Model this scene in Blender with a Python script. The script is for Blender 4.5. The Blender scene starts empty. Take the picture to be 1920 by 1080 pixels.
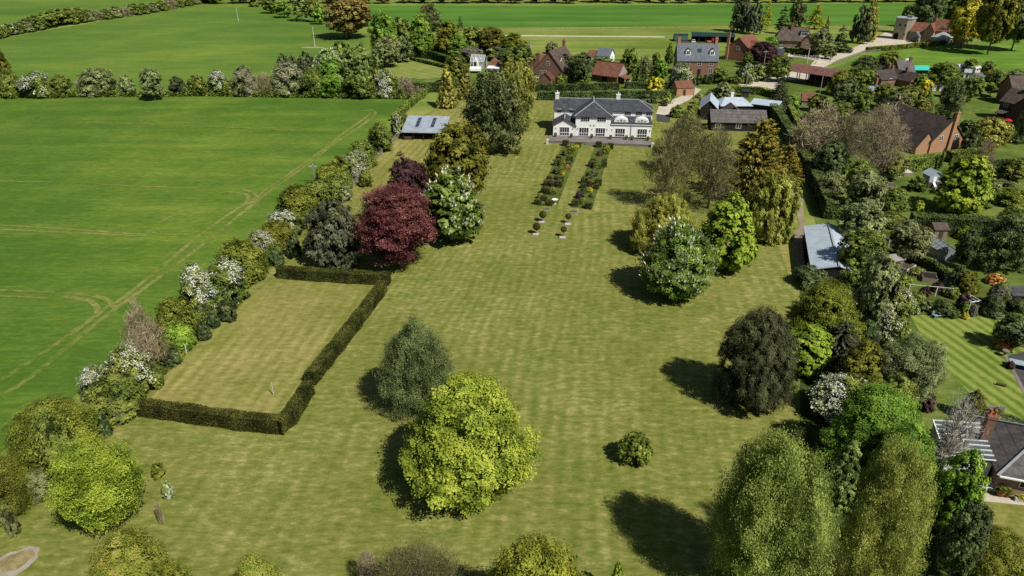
import bpy, math, random
import numpy as np
from mathutils import Vector, Matrix

# ------------------------------------------------------------------ scene
scene = bpy.context.scene
COL = scene.collection
R = math.radians

# ------------------------------------------------------------------ node helpers
class NT:
    def __init__(s, name):
        s.m = bpy.data.materials.new(name); s.m.use_nodes = True
        s.t = s.m.node_tree; s.t.nodes.clear()
        s.out = s.t.nodes.new('ShaderNodeOutputMaterial')
    def n(s, kind, **kw):
        x = s.t.nodes.new(kind)
        for k, v in kw.items(): setattr(x, k, v)
        return x
    def l(s, a, b): s.t.links.new(a, b)
    def put(s, sock, v):
        if isinstance(v, bpy.types.NodeSocket): s.l(v, sock)
        elif isinstance(v, (tuple, list)) and len(v) == 3 and sock.type == 'RGBA': sock.default_value = (*v, 1)
        else: sock.default_value = v
    def pos(s): return s.n('ShaderNodeNewGeometry').outputs['Position']
    def obj(s): return s.n('ShaderNodeTexCoord').outputs['Object']
    def mapping(s, vec, scale=(1,1,1), rot=(0,0,0)):
        x = s.n('ShaderNodeMapping'); s.l(vec, x.inputs[0])
        x.inputs['Scale'].default_value = scale; x.inputs['Rotation'].default_value = rot
        return x.outputs[0]
    def noise(s, vec, scale, detail=4, rough=.55, stretch=None, rot=0):
        if stretch: vec = s.mapping(vec, stretch, (0,0,rot))
        x = s.n('ShaderNodeTexNoise'); s.l(vec, x.inputs['Vector'])
        x.inputs['Scale'].default_value = scale; x.inputs['Detail'].default_value = detail
        x.inputs['Roughness'].default_value = rough
        return x.outputs['Fac']
    def math(s, op, a, b=0.0, c=None):
        x = s.n('ShaderNodeMath', operation=op); s.put(x.inputs[0], a); s.put(x.inputs[1], b)
        if c is not None: s.put(x.inputs[2], c)
        return x.outputs[0]
    def rng(s, v, a, b, c=0.0, d=1.0):
        x = s.n('ShaderNodeMapRange'); s.put(x.inputs[0], v)
        for i, q in enumerate((a, b, c, d)): x.inputs[1+i].default_value = q
        return x.outputs[0]
    def ramp(s, v, stops, interp='LINEAR'):
        x = s.n('ShaderNodeValToRGB'); s.put(x.inputs[0], v); e = x.color_ramp.elements
        x.color_ramp.interpolation = interp
        while len(e) < len(stops): e.new(.5)
        for q, (p, c) in zip(e, stops): q.position = p; q.color = (*c, 1)
        return x.outputs[0]
    def mix(s, f, a, b, blend='MIX'):
        x = s.n('ShaderNodeMix', data_type='RGBA', blend_type=blend)
        s.put(x.inputs[0], f); s.put(x.inputs[6], a); s.put(x.inputs[7], b)
        return x.outputs[2]
    def bsdf(s, col, rough=.8, spec=.2, metal=0.0, bump=None, bstr=.3, bdist=.05):
        x = s.n('ShaderNodeBsdfPrincipled'); s.put(x.inputs['Base Color'], col)
        s.put(x.inputs['Roughness'], rough); x.inputs['Specular IOR Level'].default_value = spec
        x.inputs['Metallic'].default_value = metal
        if bump is not None:
            b = s.n('ShaderNodeBump'); s.l(bump, b.inputs['Height'])
            b.inputs['Strength'].default_value = bstr; b.inputs['Distance'].default_value = bdist
            s.l(b.outputs[0], x.inputs['Normal'])
        s.l(x.outputs[0], s.out.inputs[0]); return x

def plain(name, col, rough=.7, spec=.25, metal=0.0, var=.18, scale=1.5):
    t = NT(name); v = t.noise(t.obj(), scale, 6, .65)
    d = tuple(c*(1-var) for c in col); h = tuple(min(1, c*(1+var)) for c in col)
    t.bsdf(t.ramp(v, [(.3, d), (.7, h)]), rough, spec, metal); return t.m

def tiled(name, cols, row=.3, rough=.75, spec=.2, bump=.25):
    """roof tiles or slates: courses across the slope, patchy weathering"""
    t = NT(name); o = t.obj()
    b = t.n('ShaderNodeTexBrick'); t.l(o, b.inputs['Vector'])
    xyz = t.n('ShaderNodeSeparateXYZ'); t.l(o, xyz.inputs[0])
    s = t.math('ADD', xyz.outputs[0], xyz.outputs[1])
    cx = t.n('ShaderNodeCombineXYZ'); t.l(s, cx.inputs[0]); t.l(xyz.outputs[2], cx.inputs[1])
    t.l(cx.outputs[0], b.inputs['Vector'])
    b.inputs['Scale'].default_value = 1; b.inputs['Row Height'].default_value = row*.7
    b.inputs['Brick Width'].default_value = row; b.inputs['Mortar Size'].default_value = row*.06
    b.inputs['Color1'].default_value = (.35,.35,.35,1); b.inputs['Color2'].default_value = (.75,.75,.75,1)
    b.inputs['Mortar'].default_value = (.1,.1,.1,1)
    n1 = t.noise(o, .8, 5, .6); n2 = t.noise(o, 5, 4, .7)
    f = t.math('ADD', t.math('MULTIPLY', n1, .75), t.math('MULTIPLY', n2, .55))
    f = t.math('ADD', f, t.math('MULTIPLY_ADD', b.outputs['Color'], .3, -.3))
    t.bsdf(t.ramp(f, [(.3, cols[0]), (.52, cols[1]), (.75, cols[2])]), rough, spec, 0, b.outputs['Color'], bump, .03)
    return t.m

def brick(name, cols, mortar, size=.22):
    t = NT(name); o = t.obj()
    xyz = t.n('ShaderNodeSeparateXYZ'); t.l(o, xyz.inputs[0])
    s = t.math('ADD', xyz.outputs[0], xyz.outputs[1])
    cx = t.n('ShaderNodeCombineXYZ'); t.l(s, cx.inputs[0]); t.l(xyz.outputs[2], cx.inputs[1])
    b = t.n('ShaderNodeTexBrick'); t.l(cx.outputs[0], b.inputs['Vector'])
    b.inputs['Scale'].default_value = 1; b.inputs['Brick Width'].default_value = size
    b.inputs['Row Height'].default_value = size*.36; b.inputs['Mortar Size'].default_value = size*.05
    t.put(b.inputs['Color1'], cols[0]); t.put(b.inputs['Color2'], cols[1]); t.put(b.inputs['Mortar'], mortar)
    n = t.noise(o, .9, 6, .65)
    c = t.mix(t.rng(n, .3, .7, 0, .55), b.outputs['Color'], cols[2])
    n2 = t.noise(o, 4, 3, .6)
    c = t.mix(t.rng(n2, .45, .75, 0, .35), c, cols[1])
    t.bsdf(c, .85, .15); return t.m

def sheet_metal(name, c0, c1, rough=.45):
    t = NT(name); o = t.obj()
    w = t.n('ShaderNodeTexWave', wave_type='BANDS', bands_direction='X'); t.l(o, w.inputs[0])
    w.inputs['Scale'].default_value = 2.2; w.inputs['Distortion'].default_value = 0
    n = t.noise(o, .7, 6, .65); n2 = t.noise(o, 3, 4, .6, (1,.15,1))
    c = t.ramp(t.math('ADD', t.math('MULTIPLY', n, .7), t.math('MULTIPLY', n2, .3)), [(.35, c0), (.65, c1)])
    t.bsdf(c, rough, .35, 0, w.outputs['Fac'], .25, .03); return t.m

def glass(name, col=(.02,.025,.03)):
    t = NT(name); n = t.noise(t.obj(), .9, 2)
    t.bsdf(t.ramp(n, [(.3, col), (.7, tuple(c*1.8 for c in col))]), .08, .6); return t.m

def boards(name, c0, c1, step=.15, axis='X'):
    t = NT(name); o = t.obj()
    w = t.n('ShaderNodeTexWave', wave_type='BANDS', bands_direction=axis); t.l(o, w.inputs[0])
    w.inputs['Scale'].default_value = .32/step; w.inputs['Distortion'].default_value = .3
    n = t.noise(o, 1.5, 5, .6)
    f = t.math('ADD', t.math('MULTIPLY', w.outputs['Fac'], .35), t.math('MULTIPLY', n, .65))
    t.bsdf(t.ramp(f, [(.3, c0), (.65, c1)]), .85, .15); return t.m

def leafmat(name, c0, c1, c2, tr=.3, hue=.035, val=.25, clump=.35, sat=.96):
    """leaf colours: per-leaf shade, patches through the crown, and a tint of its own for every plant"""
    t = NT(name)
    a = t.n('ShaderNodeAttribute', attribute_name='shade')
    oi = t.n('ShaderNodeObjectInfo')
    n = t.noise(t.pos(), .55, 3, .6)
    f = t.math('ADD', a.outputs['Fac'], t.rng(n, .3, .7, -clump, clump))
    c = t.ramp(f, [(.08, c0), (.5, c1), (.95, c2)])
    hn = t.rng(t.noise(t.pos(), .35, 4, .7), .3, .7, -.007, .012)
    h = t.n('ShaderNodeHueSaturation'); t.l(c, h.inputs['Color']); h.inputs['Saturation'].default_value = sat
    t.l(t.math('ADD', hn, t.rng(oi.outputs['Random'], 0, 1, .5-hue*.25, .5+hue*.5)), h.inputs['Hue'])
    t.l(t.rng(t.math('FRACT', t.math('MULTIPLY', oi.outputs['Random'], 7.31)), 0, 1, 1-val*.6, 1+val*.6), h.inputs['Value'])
    p = t.n('ShaderNodeBsdfPrincipled'); t.l(h.outputs[0], p.inputs['Base Color'])
    p.inputs['Roughness'].default_value = .55; p.inputs['Specular IOR Level'].default_value = .08
    if tr > 0:
        q = t.n('ShaderNodeBsdfTranslucent'); t.l(h.outputs[0], q.inputs[0])
        m = t.n('ShaderNodeMixShader'); m.inputs[0].default_value = tr
        t.l(p.outputs[0], m.inputs[1]); t.l(q.outputs[0], m.inputs[2]); t.l(m.outputs[0], t.out.inputs[0])
    else: t.l(p.outputs[0], t.out.inputs[0])
    return t.m

def turf(name, stops, patch=.03, streak=((.05,.7,1),.25,.0), lines=None, fine=.35, flecks=0.0, patch_w=.5, contrast=3.0, mow=None):
    """grass or crop seen from the air: patches, mowing streaks, fine tufts, daisies"""
    t = NT(name); p = t.pos()
    f = t.math('MULTIPLY', t.noise(p, patch, 7, .62), patch_w)
    s = t.noise(p, 1.0, 4, .6, streak[0], streak[2])
    f = t.math('MULTIPLY_ADD', s, streak[1], f)
    tot = patch_w + streak[1]
    if lines:
        for st, wt, ro in lines:
            f = t.math('MULTIPLY_ADD', t.noise(p, 1.0, 3, .55, st, ro), wt, f); tot += wt
    f = t.math('MULTIPLY_ADD', t.noise(p, 1.0, 5, .62, (.4,1.0,1), .06), .22, f); tot += .22
    fn = t.noise(p, 1.0, 9, .74, (.75,1.7,1), .05)
    f = t.math('MULTIPLY_ADD', fn, fine, f); tot += fine
    f = t.math('MULTIPLY_ADD', t.math('MULTIPLY_ADD', f, 1/tot, -.5), contrast, .5)
    for per, ro, amt, seed in (mow or ()):        # mower lines: narrow bands that fade in and out
        wv = t.n('ShaderNodeTexWave', wave_type='BANDS', bands_direction='X'); t.l(t.mapping(p, (1,1,1), (0,0,ro)), wv.inputs[0])
        wv.inputs['Scale'].default_value = .314/per; wv.inputs['Distortion'].default_value = 3.5; wv.inputs['Detail'].default_value = 3; wv.inputs['Detail Scale'].default_value = .35
        mk = t.rng(t.noise(t.mapping(p, (1,1,1), (seed,0,0)), .025, 3, .5), .4, .62, 0, amt)
        f = t.math('ADD', f, t.math('MULTIPLY', t.math('ADD', wv.outputs['Fac'], -.5), mk))
    c = t.mix(t.rng(t.noise(p, .11, 6, .65), .42, .68, 0, .5), t.ramp(f, stops), t.ramp(f, [(q, tuple(v*m_ for v, m_ in zip(c_, (.7,.92,.62)))) for q, c_ in stops]))
    if flecks:
        v = t.n('ShaderNodeTexVoronoi'); t.l(p, v.inputs['Vector']); v.inputs['Scale'].default_value = 2.6
        d = t.rng(v.outputs['Distance'], .05, .17, 1, 0)
        k = t.rng(t.noise(p, .07, 5, .7), .5, .68, 0, flecks)
        c = t.mix(t.math('MULTIPLY', d, k), c, (.62,.64,.5))
    t.bsdf(c, .95, .05, 0, fn, .5, .15); return t.m

# ------------------------------------------------------------------ mesh helpers
class MB:
    def __init__(s): s.v, s.f, s.mi, s.cur = [], [], [], 0
    def add(s, vs, fs):
        o = len(s.v); s.v += [tuple(map(float, v)) for v in vs]
        s.f += [tuple(i+o for i in f) for f in fs]; s.mi += [s.cur]*len(fs); return s
    def box(s, x0, y0, z0, x1, y1, z1):
        return s.add([(x0,y0,z0),(x1,y0,z0),(x1,y1,z0),(x0,y1,z0),(x0,y0,z1),(x1,y0,z1),(x1,y1,z1),(x0,y1,z1)],
              [(3,2,1,0),(4,5,6,7),(0,1,5,4),(1,2,6,5),(2,3,7,6),(3,0,4,7)])
    def bar(s, a, b, w, h=None):
        """square bar from a to b"""
        a, b = Vector(a), Vector(b); h = h or w
        d = (b-a).normalized(); u = d.cross(Vector((0,0,1)))
        u = Vector((1,0,0)) if u.length < 1e-4 else u.normalized()
        v = u.cross(d).normalized()
        q = [a-u*w/2-v*h/2, a+u*w/2-v*h/2, a+u*w/2+v*h/2, a-u*w/2+v*h/2]
        return s.add(q+[p+(b-a) for p in q], [(3,2,1,0),(4,5,6,7),(0,1,5,4),(1,2,6,5),(2,3,7,6),(3,0,4,7)])
    def slab(s, poly, t):
        """flat polygon given thickness t straight down"""
        n = len(poly); lo = [(x,y,z-t) for x,y,z in poly]
        return s.add(list(poly)+lo, [tuple(range(n)), tuple(range(2*n-1, n-1, -1))]+[(i, i+n, (i+1)%n+n, (i+1)%n) for i in range(n)])
    def tube(s, pts, rad, k=6):
        pts = [Vector(p) for p in pts]; vs, fs = [], []
        for i, p in enumerate(pts):
            d = (pts[min(i+1, len(pts)-1)]-pts[max(i-1, 0)]).normalized()
            u = d.cross(Vector((.31,.95,.07))).normalized(); w = d.cross(u)
            vs += [p+(u*math.cos(2*math.pi*j/k)+w*math.sin(2*math.pi*j/k))*rad[i] for j in range(k)]
        for i in range(len(pts)-1):
            fs += [(i*k+j, i*k+(j+1)%k, (i+1)*k+(j+1)%k, (i+1)*k+j) for j in range(k)]
        fs += [tuple(range(k-1,-1,-1)), tuple(range((len(pts)-1)*k, len(pts)*k))]
        return s.add(vs, fs)
    def lathe(s, prof, k=12, c=(0,0,0)):
        vs = [(c[0]+r*math.cos(2*math.pi*j/k), c[1]+r*math.sin(2*math.pi*j/k), c[2]+z) for r, z in prof for j in range(k)]
        fs = [(i*k+j, i*k+(j+1)%k, (i+1)*k+(j+1)%k, (i+1)*k+j) for i in range(len(prof)-1) for j in range(k)]
        fs += [tuple(range(k-1,-1,-1)), tuple(range((len(prof)-1)*k, len(prof)*k))]
        return s.add(vs, fs)
    def mesh(s, name, *mats):
        m = bpy.data.meshes.new(name); m.from_pydata(s.v, [], s.f)
        for q in mats: m.materials.append(q)
        if len(mats) > 1: m.polygons.foreach_set('material_index', s.mi)
        m.update(); return m
    def obj(s, name, mats, parent=None, smooth=False):
        mats = mats if isinstance(mats, (list, tuple)) else [mats]
        o = bpy.data.objects.new(name, s.mesh(name, *mats)); COL.objects.link(o)
        if parent: o.parent = parent
        if smooth: o.data.polygons.foreach_set('use_smooth', [True]*len(s.f))
        return o

def tag(o, label=None, cat=None, group=None, kind=None):
    if label: o['label'] = label
    if cat: o['category'] = cat
    if group: o['group'] = group
    if kind: o['kind'] = kind
    return o
def empty(name, loc=(0,0,0), rz=0.0):
    o = bpy.data.objects.new(name, None); COL.objects.link(o); o.empty_display_size = .5
    o.location = loc if len(loc) == 3 else (*loc, 0); o.rotation_euler.z = rz; return o
def copy_tree(o, parent=None):
    c = o.copy(); COL.objects.link(c); c.parent = parent
    for ch in o.children: copy_tree(ch, c)
    return c
def ground_sheet(name, pts, z, mat, label=None):
    m = MB(); m.add([(x, y, z) for x, y in pts], [tuple(range(len(pts)))])
    o = m.obj(name, mat); o['kind'] = 'structure'
    if label: o['label'] = label
    if o.data.polygons[0].normal.z < 0: o.data.flip_normals()
    return o
def ribbon(name, pts, width, z, mat):
    """a strip of constant width along a smoothed line"""
    P = [Vector(p) for p in pts]; S = []
    for i in range(len(P)-1):
        a, b, c, d = P[max(i-1,0)], P[i], P[i+1], P[min(i+2,len(P)-1)]
        for k in range(8):
            t = k/8; S.append(.5*((2*b)+(c-a)*t+(2*a-5*b+4*c-d)*t*t+(3*b-a-3*c+d)*t**3))
    S.append(P[-1]); vs = []
    for i, p in enumerate(S):
        d = (S[min(i+1,len(S)-1)]-S[max(i-1,0)]).normalized(); n = Vector((-d.y, d.x))
        vs += [(*(p+n*width/2), z), (*(p-n*width/2), z)]
    m = MB(); m.add(vs, [(2*i, 2*i+1, 2*i+3, 2*i+2) for i in range(len(S)-1)])
    o = m.obj(name, mat); o['kind'] = 'structure'; return o

# ------------------------------------------------------------------ foliage geometry
def leaf_mesh(name, c, t, b, sh, mat):
    """diamond leaves: centres c, half-axes t and b, shade sh"""
    n = len(c); v = np.empty((n, 4, 3), np.float32)
    v[:,0] = c-t; v[:,1] = c+b; v[:,2] = c+t; v[:,3] = c-b
    m = bpy.data.meshes.new(name); m.vertices.add(4*n); m.vertices.foreach_set('co', v.ravel())
    m.loops.add(4*n); m.loops.foreach_set('vertex_index', np.arange(4*n, dtype=np.int32))
    m.polygons.add(n); m.polygons.foreach_set('loop_start', np.arange(0, 4*n, 4, dtype=np.int32))
    m.polygons.foreach_set('loop_total', np.full(n, 4, np.int32))
    a = m.attributes.new('shade', 'FLOAT', 'FACE'); a.data.foreach_set('value', sh.astype(np.float32))
    m.materials.append(mat); m.update(calc_edges=True); return m
def unit(a): return a/np.maximum(np.linalg.norm(a, axis=1, keepdims=True), 1e-6)

PROF = {
 'round': lambda t: np.sqrt(np.clip(1-np.abs(2*t**.9-1)**2.1, 0, 1)),
 'dome':  lambda t: np.sqrt(np.clip(1-np.clip(t*1.12-.12, 0, 1)**2.2, 0, 1))*np.clip(.8+2*t, 0, 1),
 'egg':   lambda t: np.clip(1-np.clip(t,0,1)**1.7, 0, 1)**.56*np.clip(.5+2.2*t, 0, 1),
 'ovoid': lambda t: np.sqrt(np.clip(1-np.abs(2*np.clip(t,0,1)**.72-1)**2.3, 0, 1))*.75+.25*np.clip(1-t**2,0,1),
 'drop':  lambda t: np.clip(1-t, 0, 1)**.62*np.clip(.42+2.6*t, 0, 1)*1.12,
 'cone':  lambda t: np.clip(1-t, 0, 1)**.8*np.clip(.7+4*t, 0, 1),
 'column':lambda t: np.clip(1-t**3, 0, 1)**.7*np.clip(.45+2.2*t, 0, 1),
}
# profile, height/width, crown bottom, style, lobes, lobe depth, clump radius, inner share, long axis, leaf factor, limbs
KIND = {
 'broad': ('egg', 1.2, .06, 'leaf', 60, .32, .046, .12, 1.0, 1.0, 24),
 'round': ('round', 1.15, .12, 'leaf', 30, .36, .052, .14, 1.0, 1.0, 20),
 'chestnut': ('egg', 1.1, .05, 'leaf', 44, .28, .042, .14, 1.0, 1.35, 16),
 'layered': ('round', 1.1, .10, 'layer', 34, .42, .07, .12, 1.3, 1.1, 22),
 'bigbirch': ('egg', 1.45, .04, 'hang', 15, .52, .05, .12, 1.5, .72, 46),
 'birch': ('egg', 1.45, .05, 'hang', 30, .42, .05, .12, 1.5, .75, 36),
 'willow': ('dome', 1.0, .03, 'weep', 26, .34, .05, .10, 2.6, .75, 18),
 'yew': ('ovoid', 1.3, .02, 'up', 48, .26, .042, .2, 1.6, .85, 8),
 'cone': ('cone', 2.0, .01, 'up', 60, .22, .04, .2, 1.5, .9, 4),
 'spray': ('drop', 1.3, .03, 'spray', 40, .40, .03, .12, 2.6, .75, 14),
 'spruce': ('cone', 1.9, .04, 'spray', 40, .30, .026, .14, 2.4, .75, 8),
 'poplar': ('column', 2.2, .08, 'leaf', 40, .26, .05, .15, 1.2, .9, 10),
 'bush': ('dome', .85, .0, 'leaf', 26, .26, .066, .15, 1.1, 1.0, 0),
 'twiggy': ('egg', 1.15, .14, 'twig', 26, .35, .05, .1, 6.0, 1.25, 60),
 'sparse': ('dome', 1.0, .1, 'twig', 22, .45, .07, .05, 6.0, 1.2, 120),
 'twigbush': ('dome', .95, .0, 'twig', 22, .3, .06, .12, 5.0, 1.2, 16),
}
LODN = [(820, 130, .0083), (300, 52, .0215), (110, 34, .043)]
BARK = plain('bark_brown', (.09,.07,.05), .95, .1, 0, .4, 6)
_geo = {}
def geometry(kind, lod, var):
    """crown and trunk meshes, one unit wide, shared by every plant of this habit"""
    key = (kind, lod, var)
    if key in _geo: return _geo[key]
    prof, asp, cf, style, nl, ld, rc, inner, lng, lf, limbs = KIND[kind]
    rng = np.random.default_rng(1000*list(KIND).index(kind)+10*lod+var)
    M, nlf, ls = LODN[lod]; ls = ls*lf; nlf = int(nlf/lf**1.5*({'sparse': .035, 'twiggy': .3}.get(kind, .42) if style == 'twig' else .74 if style == 'hang' else 1))
    P = PROF[prof]; z0, z1 = cf*asp, asp
    L = unit(rng.normal(size=(nl, 3))*(1,1,1.1)+(0,0,.15))
    la = rng.uniform(.55, 1, nl)
    def place(m, ulo, uhi):
        t = rng.random(6*m); w = P(t)+.12; t = t[rng.random(6*m) < w/w.max()][:m]; m = len(t)
        th = rng.uniform(0, 2*math.pi, m); r = P(t)
        d = unit(np.c_[np.cos(th)*r, np.sin(th)*r, (2*t-1)*1.1])
        q = np.max(np.exp(-((d[:,None]-L[None])**2).sum(2)/(1.25/nl**.5))*la[None], axis=1)
        u = rng.uniform(ulo, uhi, m)*(1-ld+ld*q)
        c = np.c_[np.cos(th)*r*u*.5, np.sin(th)*r*u*.5, z0+(z1-z0)*(.5+(t-.5)*(.6+.4*u))]
        e = .04; g = (P(np.clip(t+e,0,1))-P(np.clip(t-e,0,1)))/(2*e)*.5/(z1-z0)
        o = unit(np.c_[np.cos(th), np.sin(th), -g*1.0])
        o = unit(np.where(np.isfinite(o), o, 0)+(0,0,.05))
        return c, o, q
    def plumes(m, ulo, uhi):
        k = 15; cs, os_, qs = [], [], []
        for i in range(k):
            a = i*2.4+rng.uniform(-.4,.4); rho = .31*(i/k)**.55; w = rng.uniform(.3,.46)*(1 if i else 1.25)
            top = asp*(1-(.24 if kind == 'bigbirch' else .3)*(rho/.31)**1.8)*rng.uniform(.84,1); bot = max(z0, asp*(.05+rng.uniform(0,.22)))
            mm = int(m*w*(top-bot)/asp/3.1)+3; t = rng.random(mm)**.8; th = rng.uniform(0,2*math.pi,mm); r = P(t)*w*.5*rng.uniform(ulo,uhi,mm)*(1+.14*np.sin(3*th+9*t+i))
            cs.append(np.c_[rho*math.cos(a)+r*np.cos(th), rho*math.sin(a)+r*np.sin(th), bot+(top-bot)*t]); os_.append(unit(np.c_[np.cos(th), np.sin(th), .15+1.1*t**2])); qs.append(np.full(mm, .35+.5*rng.random()))
        return np.vstack(cs), np.vstack(os_), np.concatenate(qs)
    if kind in ('bigbirch', 'birch', 'twiggy'): place = plumes
    c1, o1, q1 = place(int(M*1.12), .7, 1.08)
    if style in ('leaf', 'layer', 'up') and kind != 'cone':      # holes and ragged patches
        kp = (q1 > np.quantile(q1, .13)) & (rng.random(len(q1)) > .03); c1, o1, q1 = c1[kp], o1[kp], q1[kp]
    c2, o2, q2 = place(int(M*inner*2.2), .35, .8)
    C = np.r_[c1, c2]; O = np.r_[o1, o2]; deep = np.r_[np.zeros(len(c1)), np.ones(len(c2))]
    csz = np.clip(np.exp(rng.normal(0, .28, len(C))), .5, 1.5); csh = rng.normal(0, .19, len(C))+.18*(np.r_[q1, q2]-.6)
    idx = np.repeat(np.arange(len(C)), nlf); n = len(idx)
    c, o = C[idx], O[idx]; g = np.clip(rng.normal(size=(n, 3)), -1.6, 1.6)*csz[idx][:,None]
    up = np.array([0,0,1.0]); rnd = unit(rng.normal(size=(n, 3)))
    size = ls*np.exp(rng.normal(-.05, .34, n))
    if style in ('leaf', 'layer', 'up'):
        fl = {'leaf': (1,1,.72), 'layer': (1.25,1.25,.30), 'up': (.8,.8,1.15)}[style]
        p = c+g*rc*np.array(fl)*.62
        k = unit(g*np.array(fl)); nn = unit(o*.8+up*.55+k*.35+rnd*.5)
        ax = rnd if style != 'up' else unit(o*.5+up+rnd*.5)
        if style == 'layer': nn = unit(up*1.1+o*.3+rnd*.5)
    elif style == 'hang':
        s = rng.random(n)**1.3; p = c+g*rc*np.array([.55,.55,.35])-up*(s*rc*1.9)[:,None]+o*((.4-s)*rc*.5)[:,None]
        nn = unit(o+up*.3+rnd*.8); ax = unit(-up*.9+o*.3+rnd*.8)
    elif style == 'weep':
        s = rng.random(n); ln = rng.uniform(.06, .19, len(C))[idx]
        p = c+g*rc*np.array([.32,.32,.2])-up*(s*ln)[:,None]+o*((.5-s)*.03)[:,None]
        p[:,2] = np.maximum(p[:,2], .01+.03*rng.random(n)); nn = unit(o*.7+rnd*.5+up*.75); ax = unit(-up*1.2+o*.4+rnd*.5)
    elif style == 'spray':
        s = rng.uniform(-.6, .6, n); ln = rng.uniform(.1, .22, len(C))[idx]
        tip = unit(o*np.array([1,1,.1])+up*({'spray': .28, 'spruce': -.2}.get(kind, .1)))
        p = c+tip*(s*ln)[:,None]+g*rc*np.array([.45,.45,.35])*(1-np.abs(s))[:,None]
        nn = unit(up+rnd*.6+o*.2); ax = unit(tip+rnd*.45)
    else:
        p = c+g*rc*.75; ax = unit(o*.7+up*.45+rnd*.9); nn = unit(rng.normal(size=(n,3)))
    ax = ax-nn*(ax*nn).sum(1, keepdims=True); ax = unit(ax)
    b = np.cross(nn, ax); tl = size*lng**.5; bl = size*.68/lng**.5
    if style == 'twig': bl = size*.12; tl = size*2.0
    sh = .5+csh[idx]+rng.normal(0, .1, n)-.25*deep[idx]+.10*(p[:,2]/asp-.5)  # inner leaves and hollows darker, tops lighter: crown shade painted into the tone
    lo, hi = np.percentile(p, .4, 0), np.percentile(p, 99.6, 0)
    f = 1/max(hi[0]-lo[0], hi[1]-lo[1]); fz = asp/hi[2]
    S = np.array([f, f, fz]); p = p*S; C = C*S
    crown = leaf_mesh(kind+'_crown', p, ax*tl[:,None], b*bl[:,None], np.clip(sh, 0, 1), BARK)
    # flowers: upright candles, or a white froth over the outside
    cand = None
    if kind == 'chestnut':
        ex = ((p/S-c)*o).sum(1); pick = np.flatnonzero((ex > rc*.5) & (o[:,2] > -.1) & (deep[idx] == 0))
        s = pick[rng.permutation(len(pick))[:[1150, 720, 130][lod]]]; h = [.027,.032,.036][lod]
        q = p[s]+o[s]*h*.8; ax_ = unit(o[s]*.5+up*.8+rng.normal(0,.15,(len(s),3))); w = unit(np.cross(ax_, o[s]+rng.normal(0,.2,(len(s),3)))); hh = h*rng.uniform(.6,1.3,len(s))
        cand = leaf_mesh('candles', q, ax_*hh[:,None], w*(hh*.5)[:,None], np.full(len(q), .6), BARK)
    if kind in ('bush', 'round'):
        pat = np.exp(-((O[:,None]-L[None, :8])**2).sum(2)/.5).max(1)*1.25+rng.normal(0,.28,len(C)); on = (pat > .62)[idx]
        k = on & (rng.random(n) < .92) & (deep[idx] == 0) | (rng.random(n) < .012)
        q = p[k]+o[k]*rc*.3; rr = unit(rng.normal(size=(len(q),3))); nb = unit(o[k]+up*.6+rr*.55); a2 = unit(np.cross(nb, rr))
        b2 = np.cross(nb, a2); z = size[k]*.55
        cand = leaf_mesh('blossom', q, a2*z[:,None], b2*z[:,None]*.8, np.clip(.5+rng.normal(0,.2,len(q)),0,1), BARK)
    tm = MB(); nlb = [limbs, limbs//2, limbs//6][lod] if limbs else 0; sides = [7,6,5][lod]
    if limbs:
        r0 = .018 if kind not in ('yew','cone','spruce') else .022
        top = .72*asp; pts = [(0,0,-.02)]; x = y = 0
        for i in range(1, 6):
            x += rng.normal(0,.012); y += rng.normal(0,.012); pts.append((x, y, top*i/5))
        tm.tube(pts, [r0*1.35, r0, r0*.85, r0*.65, r0*.42, r0*.15], sides)
        for s in rng.permutation(len(c1))[:nlb]:
            e = C[s]*np.array([.94,.94,.97] if style != 'hang' else [1.03,1.03,1.0]); h = min(max(cf*asp*.8+.08, e[2]*rng.uniform(.35,.75)), top*.9)
            k = h/top*5; i = int(k); a = np.array(pts[i])+(np.array(pts[min(i+1,5)])-np.array(pts[i]))*(k-i)
            mid = a*.45+e*.55+np.array([0,0,.05*rng.uniform(-.3,1)])+rng.normal(0,.015,3)
            rr = r0*(.5 if kind in ('sparse', 'bigbirch') else .38)*rng.uniform(.7,1.2); tm.tube([a, (a+mid)/2+rng.normal(0,.006,3), mid, e], [rr, rr*.75, rr*.5, rr*.15], max(4, sides-2))
            if style == 'twig':
                for j in range(7 if lod == 0 else 3):
                    e2 = C[rng.integers(len(c1))]
                    near = c1[np.argsort(((c1*S-mid)**2).sum(1))[rng.integers(1, 26)]]*S
                    tm.tube([mid, (mid+near)/2+rng.normal(0,.012,3), near], [rr*.45, rr*.3, rr*.1], 4)
    trunk = tm.mesh(kind+'_trunk', BARK) if tm.v else None
    if trunk: trunk.polygons.foreach_set('use_smooth', [True]*len(tm.f))
    _geo[key] = (crown, trunk, cand, asp); return _geo[key]

def set_mat(o, m):
    o.material_slots[0].link = 'OBJECT'; o.material_slots[0].material = m

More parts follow.
